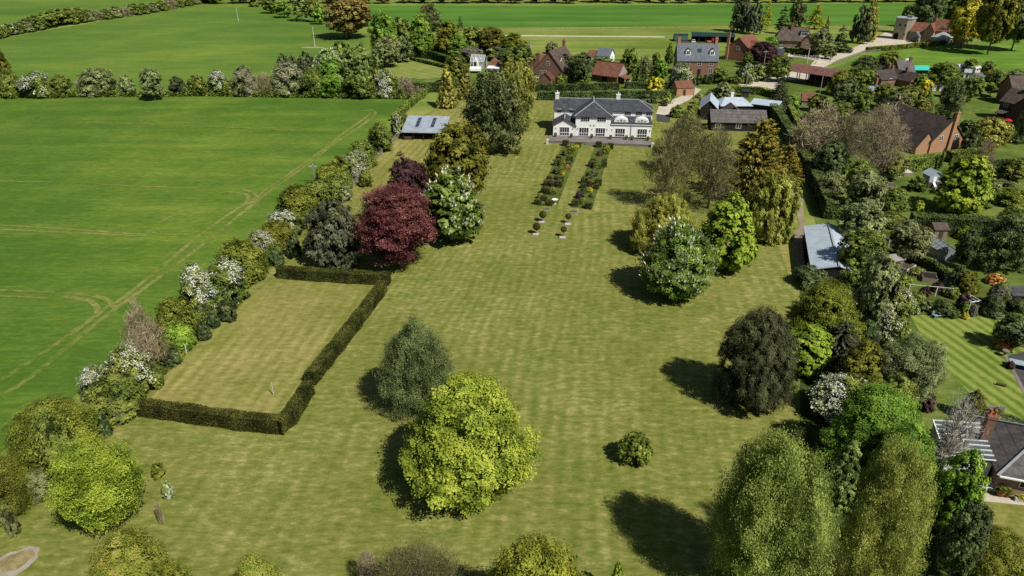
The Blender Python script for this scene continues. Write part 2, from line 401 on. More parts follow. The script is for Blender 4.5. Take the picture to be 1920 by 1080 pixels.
def plant(sp, X, Y, W, Hh, px, label, group=None, flowers=None):
    """one tree (an empty with crown, trunk and blossom) or one shrub (its foliage, with blossom as a child)"""
    name, cat, kind, leaf, bark, flo = SPECIES[sp]
    lod = 0 if px > 125 else (1 if px > 44 or kind in ('cone', 'spray') else 2)
    rg = random.Random(f'{sp}{px}'); var = rg.randrange(3 if lod else 2)
    crown, trunk, cand, asp = geometry(kind, lod, var)
    rz = rg.uniform(0, 2*math.pi); sc = (W, W, Hh/asp)
    if trunk is None:
        o = bpy.data.objects.new(name, crown); COL.objects.link(o); set_mat(o, MATS[leaf]); root = o
    else:
        root = empty(name)
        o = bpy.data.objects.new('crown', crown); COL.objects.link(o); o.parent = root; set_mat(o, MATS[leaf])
        o = bpy.data.objects.new('trunk', trunk); COL.objects.link(o); o.parent = root; set_mat(o, MATS[bark])
    if flo and cand:
        o = bpy.data.objects.new('blossom', cand); COL.objects.link(o); o.parent = root; set_mat(o, MATS[flo])
    root.location = (X, Y, 0); root.rotation_euler.z = rz; root.scale = sc
    return tag(root, label, cat, group)

def clipped_hedge(name, pts, w, h, mat, s, label, group=None, z=0.0, cover=1.5, rough=.06, name_cat='hedge'):
    """a clipped hedge along a line: leaves over its top, sides and ends, inner shade painted as a solid dark core"""
    rng = np.random.default_rng(int(abs(pts[0][0]*77+pts[0][1]*13))+3); cs, ns = [], []
    core = MB()
    for i in range(len(pts)-1):
        a, b = np.array(pts[i], float), np.array(pts[i+1], float); d = b-a; l = np.linalg.norm(d); d /= l; q = np.array([-d[1], d[0]])
        e0 = w*.42 if i > 0 else 0; a = a-d*e0; l += e0
        den = cover/(1.3*s*s)
        for face in ('top', 'l', 'r', 'e0', 'e1'):
            if face == 'e0' and i > 0 or face == 'e1' and i < len(pts)-2: continue
            area = {'top': l*w, 'l': l*h, 'r': l*h, 'e0': w*h, 'e1': w*h}[face]; n = int(min(area*den, 30000)); u, v = rng.random(n), rng.random(n)
            if face == 'top': P = np.c_[a+u[:,None]*l*d+((v-.5)*w)[:,None]*q, np.full(n, h)]; N = np.tile([0,0,1.0], (n,1))
            elif face in 'lr':
                sg = 1 if face == 'l' else -1
                bat = .5-.05*v
                P = np.c_[a+u[:,None]*l*d+(sg*w*bat)[:,None]*q, v*h]; N = np.tile([*(sg*q), .1], (n,1))
            else:
                sg = -1 if face == 'e0' else 1; st = a if face == 'e0' else b
                P = np.c_[st+((u-.5)*w)[:,None]*q, v*h]; N = np.tile([*(sg*d), .1], (n,1))
            bump = np.sin(P[:,0]*1.7+P[:,1]*1.1)*.8+np.sin(P[:,0]*.6-P[:,1]*2.3+P[:,2]*2)*.7+rng.normal(0,.6,n)
            cs.append(P+N*(bump*rough)[:,None]); ns.append(N)
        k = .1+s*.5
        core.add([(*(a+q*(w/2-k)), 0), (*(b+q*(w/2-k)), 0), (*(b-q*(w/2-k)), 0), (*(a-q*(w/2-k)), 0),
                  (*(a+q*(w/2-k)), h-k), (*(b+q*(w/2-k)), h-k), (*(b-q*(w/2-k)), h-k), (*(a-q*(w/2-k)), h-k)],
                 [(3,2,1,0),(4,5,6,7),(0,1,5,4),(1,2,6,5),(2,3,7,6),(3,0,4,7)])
    c, nn = np.vstack(cs), np.vstack(ns); n = len(c); rnd = unit(rng.normal(size=(n,3)))
    top = nn[:,2] > .8
    nn = unit(nn+rnd*.7+(0,0,.25)); ax = unit(np.cross(nn, unit(rng.normal(size=(n,3))))); b = np.cross(nn, ax)
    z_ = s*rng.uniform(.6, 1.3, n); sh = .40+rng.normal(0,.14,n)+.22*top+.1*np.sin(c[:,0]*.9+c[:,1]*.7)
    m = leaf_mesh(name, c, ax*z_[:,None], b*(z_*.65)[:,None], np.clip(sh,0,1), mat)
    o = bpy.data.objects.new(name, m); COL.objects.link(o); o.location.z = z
    core.obj('twigs', MATS['core_shade'], o)  # solid near-black box, painted shade behind the leaves; no separate twigs
    return tag(o, label, 'hedge', group)

# ------------------------------------------------------------------ camera, sky, sun
cam = bpy.data.objects.new('camera', bpy.data.cameras.new('camera')); COL.objects.link(cam)
cam.location = (0, 0, 47); cam.rotation_euler = (R(62.5), 0, 0)
cam.data.lens = 24.375; cam.data.sensor_width = 36; cam.data.clip_end = 9000; cam.data.clip_start = .5
scene.camera = cam
SUN_AZ, SUN_EL = R(138), R(50)        # clockwise from +Y, the way the camera looks
w = bpy.data.worlds.new('World'); scene.world = w; w.use_nodes = True
nt = w.node_tree; nt.nodes.clear()
sky = nt.nodes.new('ShaderNodeTexSky'); sky.sky_type = 'NISHITA'; sky.sun_disc = False
sky.sun_elevation = SUN_EL; sky.sun_rotation = SUN_AZ; sky.air_density = 1.0; sky.dust_density = .6
bg = nt.nodes.new('ShaderNodeBackground'); bg.inputs[1].default_value = .05
wo = nt.nodes.new('ShaderNodeOutputWorld'); nt.links.new(sky.outputs[0], bg.inputs[0]); nt.links.new(bg.outputs[0], wo.inputs[0])
sl = bpy.data.lights.new('sun', 'SUN'); sl.energy = 5.0; sl.angle = R(.55); sl.color = (1, .96, .87)
sun = bpy.data.objects.new('sun', sl); COL.objects.link(sun)
sd = Vector((math.sin(SUN_AZ)*math.cos(SUN_EL), math.cos(SUN_AZ)*math.cos(SUN_EL), math.sin(SUN_EL)))
sun.rotation_euler = sd.to_track_quat('Z', 'Y').to_euler(); sun.location = (60, -40, 90)
scene.view_settings.view_transform = 'Standard'; scene.view_settings.look = 'None'
scene.view_settings.exposure = 0; scene.view_settings.gamma = 1
scene.cycles.max_bounces = 6; scene.cycles.diffuse_bounces = 2; scene.cycles.transmission_bounces = 3
scene.cycles.glossy_bounces = 2; scene.cycles.use_denoising = False

# ------------------------------------------------------------------ materials
MATS = {
 'olivedark': leafmat('leaf_dull_olive', (.045,.045,.006), (.15,.145,.016), (.3,.27,.035), .25),
 # foliage: shade, body, tips
 'lime': leafmat('leaf_lime', (.07,.10,.008), (.31,.365,.028), (.54,.58,.07), .3),
 'maple': leafmat('leaf_maple', (.065,.075,.006), (.22,.23,.02), (.40,.40,.045), .28),
 'mapletint': leafmat('leaf_maple_bronze', (.09,.11,.01), (.25,.31,.03), (.46,.42,.08), .25),
 'fresh': leafmat('leaf_fresh', (0.041,0.083,0.009), (0.183,0.316,0.027), (0.394,0.569,0.065), .3),
 'chestnut': leafmat('leaf_chestnut', (.04,.075,.008), (.15,.235,.024), (.29,.40,.055), .25),
 'chestnutlime': leafmat('leaf_chestnut_bright', (.07,.115,.008), (.27,.37,.024), (.48,.56,.055), .28),
 'beech': leafmat('leaf_copper_beech', (.03,.01,.013), (.165,.045,.048), (.34,.115,.11), .22, .012),
 'beechdark': leafmat('leaf_purple_beech', (.018,.01,.013), (.07,.03,.036), (.14,.065,.07), .15, .012),
 'birch': leafmat('leaf_birch', (.04,.055,.016), (.16,.19,.06), (.32,.35,.13), .25),
 'birchgold': leafmat('leaf_birch_gold', (.075,.09,.014), (.26,.295,.05), (.45,.47,.1), .28),
 'yew': leafmat('leaf_yew', (0.013,0.016,0.006), (0.054,0.061,0.023), (0.131,0.138,0.053), .05),
 'yewgreen': leafmat('leaf_yew_green', (0.027,0.041,0.007), (0.143,0.192,0.023), (0.350,0.416,0.055), .15),
 'pinegrey': leafmat('leaf_pine_grey', (0.022,0.027,0.015), (0.087,0.097,0.051), (0.188,0.194,0.112), .08),
 'goldcone': leafmat('leaf_gold_cypress', (0.055,0.049,0.009), (0.288,0.250,0.038), (0.634,0.525,0.110), .12),
 'goldcedar': leafmat('leaf_gold_cedar', (.05,.042,.006), (.25,.185,.025), (.48,.34,.05), .15),
 'willow': leafmat('leaf_willow', (.13,.135,.016), (.42,.42,.06), (.66,.64,.14), .3),
 'budding': leafmat('leaf_budding', (.07,.06,.024), (.2,.18,.07), (.34,.31,.13), .2),
 'twigbrown': leafmat('twig_brown', (.10,.075,.045), (.31,.23,.145), (.48,.38,.26), 0, .02),
 'twigpale': leafmat('twig_pale', (.24,.23,.2), (.5,.48,.43), (.7,.68,.62), 0, .01),
 'twigrust': leafmat('twig_rust', (0.112,0.081,0.025), (0.307,0.211,0.077), (0.450,0.350,0.125), 0, .02),
 'oakbronze': leafmat('leaf_oak_bronze', (0.056,0.044,0.010), (0.205,0.154,0.033), (0.400,0.294,0.075), .2, .02),
 'hedge': leafmat('leaf_hawthorn', (0.037,0.053,0.009), (0.173,0.211,0.031), (0.350,0.388,0.069), .2),
 'hedgeolive': leafmat('leaf_field_maple', (.055,.065,.006), (.185,.2,.02), (.34,.35,.045), .22),
 'hedgedark': leafmat('leaf_holly', (0.022,0.033,0.010), (0.079,0.109,0.033), (0.188,0.225,0.075), .08),
 'greyolive': leafmat('leaf_grey_olive', (0.045,0.056,0.018), (0.186,0.211,0.070), (0.362,0.388,0.156), .15),
 'poplar': leafmat('leaf_poplar', (0.049,0.083,0.016), (0.192,0.269,0.058), (0.394,0.481,0.131), .25),
 'yellow': leafmat('leaf_yellow', (0.138,0.117,0.009), (0.634,0.518,0.023), (0.850,0.850,0.065), .25, .015),
 'orange': leafmat('leaf_orange', (0.165,0.069,0.014), (0.653,0.269,0.058), (0.850,0.569,0.175), .2, .015),
 'maroon': leafmat('leaf_maroon', (.03,.018,.016), (.09,.05,.045), (.2,.12,.1), .1, .01),
 'boxgreen': leafmat('leaf_box', (0.016,0.022,0.007), (0.069,0.081,0.023), (0.164,0.175,0.048), .05, .01),
 'yewhedge': leafmat('leaf_yew_hedge', (.017,.02,.004), (.055,.062,.011), (.12,.12,.022), .05, .01, .1),
 'beechhedge': leafmat('leaf_green_hedge', (0.035,0.049,0.009), (0.164,0.211,0.031), (0.372,0.438,0.065), .15, .02),
 'darkhedge': leafmat('leaf_dark_hedge', (0.016,0.027,0.009), (0.068,0.106,0.027), (0.175,0.219,0.055), .08, .02),
 'flow_white': leafmat('petal_white', (.6,.6,.53), (.8,.8,.75), (.88,.88,.85), .15, .01, .1, .1),
 'flow_cream': leafmat('petal_cream', (.38,.38,.28), (.6,.59,.48), (.78,.77,.68), .15, .01, .15, .1),
 'flow_pink': leafmat('petal_pinkish', (.24,.19,.16), (.36,.3,.25), (.5,.43,.37), .15, .01, .15, .1),
 'flow_lilac': leafmat('petal_lilac', (.18,.13,.24), (.3,.22,.38), (.45,.36,.52), .15, .01, .1, .1),
 'flow_candle': leafmat('petal_candle', (.75,.7,.45), (.86,.82,.6), (.9,.88,.74), .1, .01, .1, .1),
 'bark': BARK,
 'bark_white': plain('bark_birch', (.42,.40,.36), .8, .1, 0, .45, 9),
 'bark_grey': plain('bark_grey', (.2,.18,.15), .9, .1, 0, .35, 6),
 'bark_pale': plain('bark_pale', (.5,.47,.41), .9, .1, 0, .25, 6),
 'core_shade': plain('hedge_core_shade', (.016,.018,.008), .95, 0, 0, .4, 3),  # near-black colour paints the shade inside clipped foliage
 # building
 'render': plain('white_render', (.87,.87,.85), .85, .1, 0, .03, 1),
 'white': plain('white_paint', (.84,.84,.82), .5, .3, 0, .06, 2),
 'offwhite': plain('off_white', (.55,.54,.5), .7, .2, 0, .15, 2),
 'slate': tiled('slate_roof', ((.035,.038,.044), (.06,.064,.072), (.1,.104,.114)), .45),
 'slatelight': tiled('blue_slate_roof', ((.09,.105,.125), (.13,.15,.175), (.18,.2,.225)), .45),
 'tilebrown': tiled('brown_tile_roof', ((.055,.04,.032), (.105,.078,.062), (.17,.135,.11)), .35),
 'tiledark': tiled('dark_tile_roof', ((.04,.03,.027), (.07,.054,.047), (.11,.09,.08)), .35),
 'tilemix': tiled('lichen_tile_roof', ((.05,.042,.036), (.13,.11,.1), (.27,.24,.21)), .4),
 'tilered': tiled('red_tile_roof', ((.12,.05,.032), (.2,.085,.055), (.29,.14,.095)), .35),
 'tilerust': tiled('rust_tile_roof', ((.08,.035,.025), (.14,.062,.045), (.2,.1,.075)), .35),
 'slabslate': tiled('grey_slab_roof', ((.075,.068,.066), (.125,.115,.11), (.19,.18,.17)), .8, .8, .15, .5),
 'brickred': brick('red_brick', ((.22,.085,.055), (.15,.055,.04), (.27,.13,.09)), (.3,.25,.2)),
 'brickorange': brick('orange_brick', ((.42,.19,.09), (.3,.13,.065), (.46,.26,.14)), (.42,.34,.25)),
 'brickbright': brick('new_red_brick', ((.3,.1,.055), (.24,.08,.045), (.34,.14,.08)), (.32,.22,.16)),
 'brickdark': brick('dark_brick', ((.07,.035,.03), (.05,.025,.022), (.09,.05,.04)), (.1,.08,.07)),
 'brickpink': brick('pink_brick', ((.33,.15,.13), (.25,.1,.09), (.4,.24,.2)), (.5,.42,.38), .5),
 'stone': brick('ragstone', ((.32,.27,.19), (.24,.2,.14), (.4,.36,.27)), (.3,.27,.2), .5),
 'stonewall': brick('terrace_stone', ((.2,.17,.15), (.14,.12,.11), (.24,.21,.19)), (.1,.09,.08), .6),
 'blackboard': boards('black_boards', (.012,.011,.011), (.035,.032,.03), .2),
 'wood': boards('weathered_boards', (.16,.12,.085), (.3,.24,.18), .15),
 'woodgrey': boards('grey_boards', (.19,.175,.16), (.34,.315,.29), .15),
 'woodred': boards('red_brown_boards', (.11,.045,.025), (.2,.085,.045), .18),
 'wooddark': boards('dark_boards', (.05,.035,.025), (.1,.075,.055), .18),
 'galv': sheet_metal('galvanised_sheet', (.24,.28,.33), (.4,.45,.5)),
 'bluemetal': sheet_metal('pale_blue_sheet', (.36,.43,.5), (.5,.57,.64), .5),
 'rustmetal': sheet_metal('rusty_sheet', (.12,.05,.04), (.22,.105,.085), .7),
 'greenmetal': sheet_metal('green_sheet', (.01,.03,.028), (.022,.055,.05), .5),
 'lead': plain('lead_sheet', (.36,.38,.4), .5, .3, 0, .15, 1.5),
 'glass': glass('dark_glass'), 'glassblue': glass('sky_glass', (.07,.085,.1)),
 'glasspale': glass('pale_glass', (.17,.19,.2)), 'panel': glass('rooflight_panel', (.03,.035,.05)),
 'black': plain('black_paint', (.02,.02,.02), .6), 'opening_shade': plain('painted_opening_shade', (.012,.011,.01), .95, 0),  # second colour is near-black, painted shade of open doorways
 'terracotta': plain('terracotta', (.36,.12,.055), .8), 'pot': plain('brown_pot', (.13,.07,.05), .85),
 'redcloth': plain('red_cloth', (.5,.02,.03), .8), 'tarp': plain('turquoise_tarpaulin', (.06,.55,.42), .5),
 'greenplastic': plain('green_plastic', (.02,.16,.12), .5), 'bluegrey': plain('blue_grey_paint', (.34,.4,.46), .6),
 'pole': plain('grey_pole', (.23,.21,.19), .85), 'polewhite': plain('pale_pole', (.5,.48,.44), .8),
 'carred': plain('red_car_paint', (.3,.03,.025), .25, .5, 0, .03), 'cardark': plain('dark_car_paint', (.02,.022,.028), .2, .5, 0, .03),
 'carsilver': plain('silver_car_paint', (.42,.43,.44), .25, .5, .3, .03), 'carwhite': plain('white_car_paint', (.7,.7,.7), .25, .5, 0, .03),
 'tyre': plain('rubber', (.02,.02,.02), .9), 'orangepaint': plain('orange_paint', (.6,.12,.03), .5),
 'cream': plain('cream_caravan', (.6,.57,.48), .5), 'chimney': plain('white_chimney', (.75,.75,.72), .8, .1, 0, .06),
}
SPECIES = {   # name, category, habit, leaf, bark, blossom
 'lime': ('lime_tree', 'tree', 'broad', 'lime', 'bark', None),
 'maple': ('maple_tree', 'tree', 'broad', 'maple', 'bark', None),
 'mapletint': ('maple_tree', 'tree', 'broad', 'mapletint', 'bark', None),
 'olive': ('maple_tree', 'tree', 'round', 'olivedark', 'bark', None),
 'yellowmaple': ('maple_tree', 'tree', 'broad', 'maple', 'bark', None),
 'fresh': ('broadleaf_tree', 'tree', 'broad', 'fresh', 'bark', None),
 'chestnut': ('chestnut_tree', 'tree', 'chestnut', 'chestnut', 'bark_grey', 'flow_candle'),
 'chestnutlime': ('chestnut_tree', 'tree', 'chestnut', 'chestnutlime', 'bark_grey', None),
 'chestnutlayer': ('chestnut_tree', 'tree', 'layered', 'chestnutlime', 'bark_grey', None),
 'beech': ('copper_beech', 'tree', 'layered', 'beech', 'bark_grey', None),
 'beechdark': ('purple_beech', 'tree', 'round', 'beechdark', 'bark_grey', None),
 'birch': ('birch_tree', 'tree', 'birch', 'birch', 'bark_white', None),
 'birchgold': ('birch_tree', 'tree', 'birch', 'birchgold', 'bark_white', None),
 'birchbig': ('birch_tree', 'tree', 'bigbirch', 'birchgold', 'bark_white', None),
 'yew': ('yew_tree', 'tree', 'yew', 'yew', 'bark', None),
 'yewgreen': ('yew_bush', 'bush', 'yew', 'yewgreen', 'bark', None),
 'pine': ('pine_tree', 'tree', 'yew', 'pinegrey', 'bark', None),
 'goldcone': ('golden_cypress', 'tree', 'cone', 'goldcone', 'bark', None),
 'goldcedar': ('golden_cedar', 'tree', 'spray', 'goldcedar', 'bark', None),
 'willow': ('willow_tree', 'tree', 'willow', 'willow', 'bark', None),
 'budding': ('budding_tree', 'tree', 'twiggy', 'budding', 'bark_grey', None),
 'bare': ('bare_tree', 'tree', 'twiggy', 'twigbrown', 'bark_grey', None),
 'barepale': ('bare_tree', 'tree', 'sparse', 'twigpale', 'bark_pale', None),
 'brush': ('bare_shrub', 'shrub', 'twigbush', 'twigbrown', 'bark_grey', None),
 'brushgreen': ('budding_shrub', 'shrub', 'twigbush', 'budding', 'bark_grey', None),
 'sapling': ('bare_sapling', 'tree', 'twigbush', 'twigbrown', 'bark_grey', None),
 'brushrust': ('bare_shrub', 'shrub', 'twigbush', 'twigrust', 'bark_grey', None),
 'brushpale': ('blackthorn_shrub', 'shrub', 'twigbush', 'twigpale', 'bark_grey', None),
 'oak': ('oak_tree', 'tree', 'round', 'oakbronze', 'bark', None),
 'poplar': ('poplar_tree', 'tree', 'poplar', 'poplar', 'bark_pale', None),
 'spruce': ('spruce_tree', 'tree', 'spruce', 'pinegrey', 'bark', None),
 'sprucegreen': ('spruce_tree', 'tree', 'cone', 'poplar', 'bark', None),
 'sprucegold': ('golden_conifer', 'tree', 'spruce', 'yellow', 'bark', None),
 'mayW': ('hawthorn_bush', 'shrub', 'bush', 'hedge', None, 'flow_white'),
 'mayC': ('hawthorn_bush', 'shrub', 'bush', 'hedge', None, 'flow_cream'),
 'mayP': ('hawthorn_bush', 'shrub', 'bush', 'greyolive', None, 'flow_pink'),
 'lilac': ('lilac_bush', 'shrub', 'bush', 'hedge', None, 'flow_lilac'),
 'shrub': ('shrub', 'shrub', 'bush', 'hedge', None, None),
 'shrubolive': ('shrub', 'shrub', 'bush', 'hedgeolive', None, None),
 'shrubdark': ('evergreen_shrub', 'shrub', 'bush', 'hedgedark', None, None),
 'shrubgrey': ('shrub', 'shrub', 'bush', 'greyolive', None, None),
 'shrubfresh': ('shrub', 'shrub', 'bush', 'fresh', None, None),
 'shrubyellow': ('golden_shrub', 'shrub', 'bush', 'yellow', None, None),
 'shrubgold': ('golden_shrub', 'shrub', 'bush', 'goldcone', None, None),
 'shruborange': ('orange_shrub', 'shrub', 'bush', 'orange', None, None),
 'shrubmaroon': ('maroon_shrub', 'shrub', 'bush', 'maroon', None, None),
 'shrublime': ('shrub', 'shrub', 'bush', 'lime', None, None),
 'tree': ('broadleaf_tree', 'tree', 'round', 'hedge', 'bark', None),
 'treedark': ('evergreen_tree', 'tree', 'round', 'hedgedark', 'bark', None),
 'treegrey': ('broadleaf_tree', 'tree', 'round', 'greyolive', 'bark_grey', None),
 'treefresh': ('broadleaf_tree', 'tree', 'round', 'fresh', 'bark', None),
 'treeyellow': ('golden_tree', 'tree', 'round', 'yellow', 'bark', None),
 'treebeech': ('copper_beech', 'tree', 'round', 'beechdark', 'bark_grey', None),
}

# ------------------------------------------------------------------ ground
G_LAWN = turf('mown_lawn', [(.06,(.08,.11,.018)), (.34,(.142,.164,.031)), (.56,(.212,.212,.056)), (.86,(.40,.35,.135))], .045,
              ((.1,.7,1), .13, .0), [((1.1,.05,1), .14, .12), ((.3,.34,1), .24, 0)], 1.15, .75, .5, 3.2, ((1.7, R(7), .15, 0), (2.6, R(88), .07, 1.3), (1.15, R(13), .10, 2.2)))
G_CLOSE = turf('dry_lawn', [(.1,(.115,.135,.022)), (.4,(.2,.195,.047)), (.62,(.29,.255,.083)), (.88,(.43,.36,.14))], .05,
              ((.1,.6,1), .12, .0), [((1.1,.05,1), .3, .12)], .9, .1, .5, 3.0, ((1.6, R(9), .18, .7),))
G_CROP = turf('young_wheat', [(.1,(.048,.10,.018)), (.42,(.08,.15,.02)), (.62,(.135,.2,.03)), (.92,(.27,.305,.045))], .022,
              ((.02,.16,1), .36, .05), [((.10,.02,1), .12, -.5), ((.25,1.6,1), .22, .03)], .5, 0, .6, 3.2)
G_CROP2 = turf('far_wheat', [(.2,(.065,.13,.025)), (.5,(.115,.19,.032)), (.8,(.21,.265,.045))], .012,
              ((.012,.05,1), .22, .25), [((.05,.3,1), .16, .1)], .35, 0, .6, 2.6)
G_FAR = turf('spring_barley', [(.2,(.06,.14,.022)), (.5,(.085,.19,.028)), (.8,(.14,.235,.036))], .01,
              ((.004,.06,1), .6, 0), None, .1)
G_MEADOW = turf('rough_meadow', [(.25,(.12,.17,.03)), (.5,(.19,.24,.05)), (.75,(.29,.3,.085))], .02, ((.02,.14,1), .4, .1), None, .2)
G_PADDOCK = turf('paddock_grass', [(.25,(.075,.16,.02)), (.5,(.125,.225,.03)), (.75,(.21,.28,.055))], .03, ((.03,.14,1), .4, .1), None, .2)
G_GARDEN = turf('garden_grass', [(.15,(.05,.085,.016)), (.5,(.11,.155,.03)), (.82,(.22,.235,.065))], .08, ((.3,.3,1), .2, 0), None, .35)
def striped(name, a, b, width, rot):
    t = NT(name); p = t.pos(); w_ = t.n('ShaderNodeTexWave', wave_type='BANDS', bands_direction='X')
    t.l(t.mapping(p, (1,1,1), (0,0,rot)), w_.inputs[0]); w_.inputs['Scale'].default_value = .157*2/width
    w_.inputs['Distortion'].default_value = .6; w_.inputs['Detail Scale'].default_value = .4
    n = t.noise(p, .9, 7, .7); f = t.math('ADD', t.math('MULTIPLY', w_.outputs['Fac'], .34), t.math('MULTIPLY', n, .66))
    n2 = t.noise(p, .12, 4, .6); f = t.math('ADD', f, t.rng(n2, .3, .7, -.1, .12))
    t.bsdf(t.ramp(f, [(.33, a), (.68, b)]), .95, .05, 0, n, .5, .12); return t.m
def earth(name, stops, scale=.6, bump=.4):
    t = NT(name); p = t.pos(); n = t.math('ADD', t.math('MULTIPLY', t.noise(p, scale, 8, .7), .7), t.math('MULTIPLY', t.noise(p, scale*7, 4, .7), .3))
    t.bsdf(t.ramp(n, stops), .95, .08, 0, n, bump, .08); return t.m
G_GRAVEL = earth('pale_gravel', [(.32,(.40,.345,.26)), (.5,(.52,.46,.37)), (.68,(.64,.59,.5))], .25, .2)
G_TRACK = earth('worn_track', [(.32,(.16,.13,.085)), (.5,(.27,.22,.155)), (.68,(.38,.32,.23))], .35, .2)
G_SOIL = earth('bed_soil', [(.3,(.035,.05,.012)), (.5,(.09,.11,.022)), (.7,(.16,.175,.045))], .8, .5)
G_UNDER = earth('dark_undergrowth', [(.3,(.022,.03,.007)), (.5,(.055,.072,.015)), (.7,(.11,.125,.03))], .6, .6)  # dark olive ground colour, mottled by noise
G_TARMAC = earth('tarmac', [(.3,(.05,.05,.05)), (.7,(.09,.09,.088))], .5, .1)
G_PAVE = earth('terrace_paving', [(.3,(.13,.11,.11)), (.5,(.2,.175,.17)), (.7,(.28,.25,.24))], .5, .1)
G_ASH = earth('bonfire_ash', [(.3,(.2,.19,.11)), (.5,(.33,.29,.22)), (.7,(.44,.40,.33))], .7, .5)
G_STRAW = earth('cut_straw', [(.3,(.13,.10,.045)), (.5,(.27,.215,.10)), (.7,(.4,.34,.18))], 1.2, .8)
def wheel_track():
    t = NT('wheel_track'); p = t.pos(); n = t.noise(p, .9, 7, .75); n2 = t.noise(p, .06, 3, .5)
    f = t.math('ADD', t.math('MULTIPLY', n, .62), t.math('MULTIPLY', n2, .38))
    t.bsdf(t.ramp(f, [(.38,(.055,.14,.012)), (.5,(.17,.19,.04)), (.64,(.31,.29,.11))]), .95, .05); return t.m
G_WHEEL = wheel_track()

def rough_disc(name, c, rx, ry, rz, z, mat, n=40, wob=.12, dome=0.0):
    rg = random.Random(f'{name}{c}'); m = MB(); ph = [rg.uniform(0, 6.3) for _ in range(4)]; vs = [(c[0], c[1], z+dome)]
    for ring in (.55, 1.0):
        for i in range(n):
            a = 2*math.pi*i/n; k = ring*(1+wob*(math.sin(3*a+ph[0])+.6*math.sin(5*a+ph[1])+.5*math.sin(9*a+ph[2]))*.6)
            x, y = rx*k*math.cos(a), ry*k*math.sin(a)
            vs.append((c[0]+x*math.cos(rz)-y*math.sin(rz), c[1]+x*math.sin(rz)+y*math.cos(rz), z+dome*(1-ring)**.7))
    fs = [(0, 1+i, 1+(i+1)%n) for i in range(n)]+[(1+i, 1+n+i, 1+n+(i+1)%n, 1+(i+1)%n) for i in range(n)]
    m.add(vs, fs); return m.obj(name, mat, smooth=True)

ground_sheet('ground', [(-4000,-600), (4000,-600), (4000,6000), (-4000,6000)], 0, G_MEADOW)
ground_sheet('crop_field', [(-60.21, 22.98), (-52.66, 46.34), (-50.91, 58.44), (-49.23, 64.62), (-46.90, 84.64), (-44.10, 110.18), (-40.70, 136.74), (-35.88, 170.29), (-32.39, 196.32), (-26.68, 219.94), (-53.53, 220.71), (-159.59, 219.17), (-301.64, 213.21)], .012, G_CROP)
ground_sheet('hill_field', [(-250.57, 227.07), (-165.83, 228.71), (-55.64, 230.37), (-66.04, 278.01), (-62.13, 325.76), (-114.40, 441.28), (-183.32, 535.28), (-213.88, 535.28), (-242.53, 345.79), (-269.80, 246.36)], .014, G_CROP2)
ground_sheet('distant_field', [(-279.55, 256.15), (-250.90, 358.58), (-224.76, 543.47), (-284.93, 608.25), (-662.69, 640.77)], .016, G_CROP2)
ground_sheet('barley_field', [(-115.55, 504.76), (14.35, 501.18), (274.70, 519.59), (560.23, 588.28), (425.83, 441.28), (206.51, 395.90), (126.20, 395.90), (-2.81, 386.99), (-90.80, 391.40)], .02, G_FAR)
ground_sheet('paddock', [(125.95, 275.67), (154.15, 307.78), (205.36, 333.84), (246.23, 347.57), (292.18, 351.17), (210.66, 246.36), (183.81, 256.15), (148.11, 268.87)], .02, G_PADDOCK)
ground_sheet('lawn', [(-46.89, 26.07), (-48.56, 42.67), (-47.81, 50.08), (-46.68, 62.13), (-44.59, 80.94), (-40.17, 103.53), (-36.91, 125.82), (-32.28, 157.51), (-28.51, 184.44), (-20.70, 208.92), (-10.36, 228.71), (8.21, 216.15), (54.18, 216.15), (73.35, 199.50), (67.74, 166.46), (50.53, 110.18), (41.07, 86.99), (29.98, 58.44), (23.96, 22.98)], .022, G_LAWN)
ground_sheet('hedged_lawn', [(-40.52, 60.62), (-40.38, 69.47), (-38.84, 80.94), (-35.58, 94.87), (-19.51, 92.71), (-21.83, 75.51), (-23.25, 66.39), (-24.21, 58.44)], .034, G_CLOSE)
ground_sheet('shelter_lawn', [(-32.50, 124.38), (-32.13, 156.66), (-28.13, 181.67), (-20.14, 206.15), (-9.44, 206.15), (-10.68, 171.27), (-19.41, 153.35), (-24.98, 141.92), (-27.42, 124.38)], .034, G_CLOSE)
ground_sheet('garden_ground', [(74.21, 202.11), (82.14, 237.24), (133.12, 280.39), (153.86, 272.23), (218.28, 256.15), (103.19, 97.49), (49.42, 29.58), (30.98, 29.58), (36.53, 45.07), (45.63, 86.99), (54.25, 115.02), (68.39, 166.46)], .026, G_GARDEN)
ground_sheet('village_ground', [(-56.19, 232.90), (-60.43, 303.57), (-25.15, 310.64), (65.25, 284.02), (116.39, 303.57), (128.85, 290.27), (74.21, 202.11), (55.82, 216.15), (6.57, 216.15), (-10.30, 227.07)], .03, G_GARDEN)
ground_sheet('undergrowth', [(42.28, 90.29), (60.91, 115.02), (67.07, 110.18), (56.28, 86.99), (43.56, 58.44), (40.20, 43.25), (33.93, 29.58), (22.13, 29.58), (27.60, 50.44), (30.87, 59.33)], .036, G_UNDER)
ground_sheet('striped_lawn', [(-49.21, 271.10), (-50.74, 282.80), (-42.22, 292.84), (-22.42, 268.87), (-23.70, 251.17), (-29.77, 248.27), (-40.29, 250.20)], .04, striped('striped_lawn', (.12,.17,.035), (.29,.31,.085), 2.6, R(62)))
ground_sheet('neighbour_lawn', [(54.24, 82.10), (58.33, 82.39), (69.76, 80.94), (70.95, 75.51), (56.71, 55.45), (52.33, 57.13), (52.01, 61.18), (51.93, 68.34), (52.87, 75.51)], .04, striped('neighbour_lawn', (.10,.165,.022), (.25,.285,.065), 1.5, R(168.5)))
ground_sheet('front_lawn', [(43.55, 47.66), (45.85, 47.79), (50.48, 46.67), (48.84, 38.33), (40.27, 38.33), (41.95, 43.85)], .04, G_CLOSE)
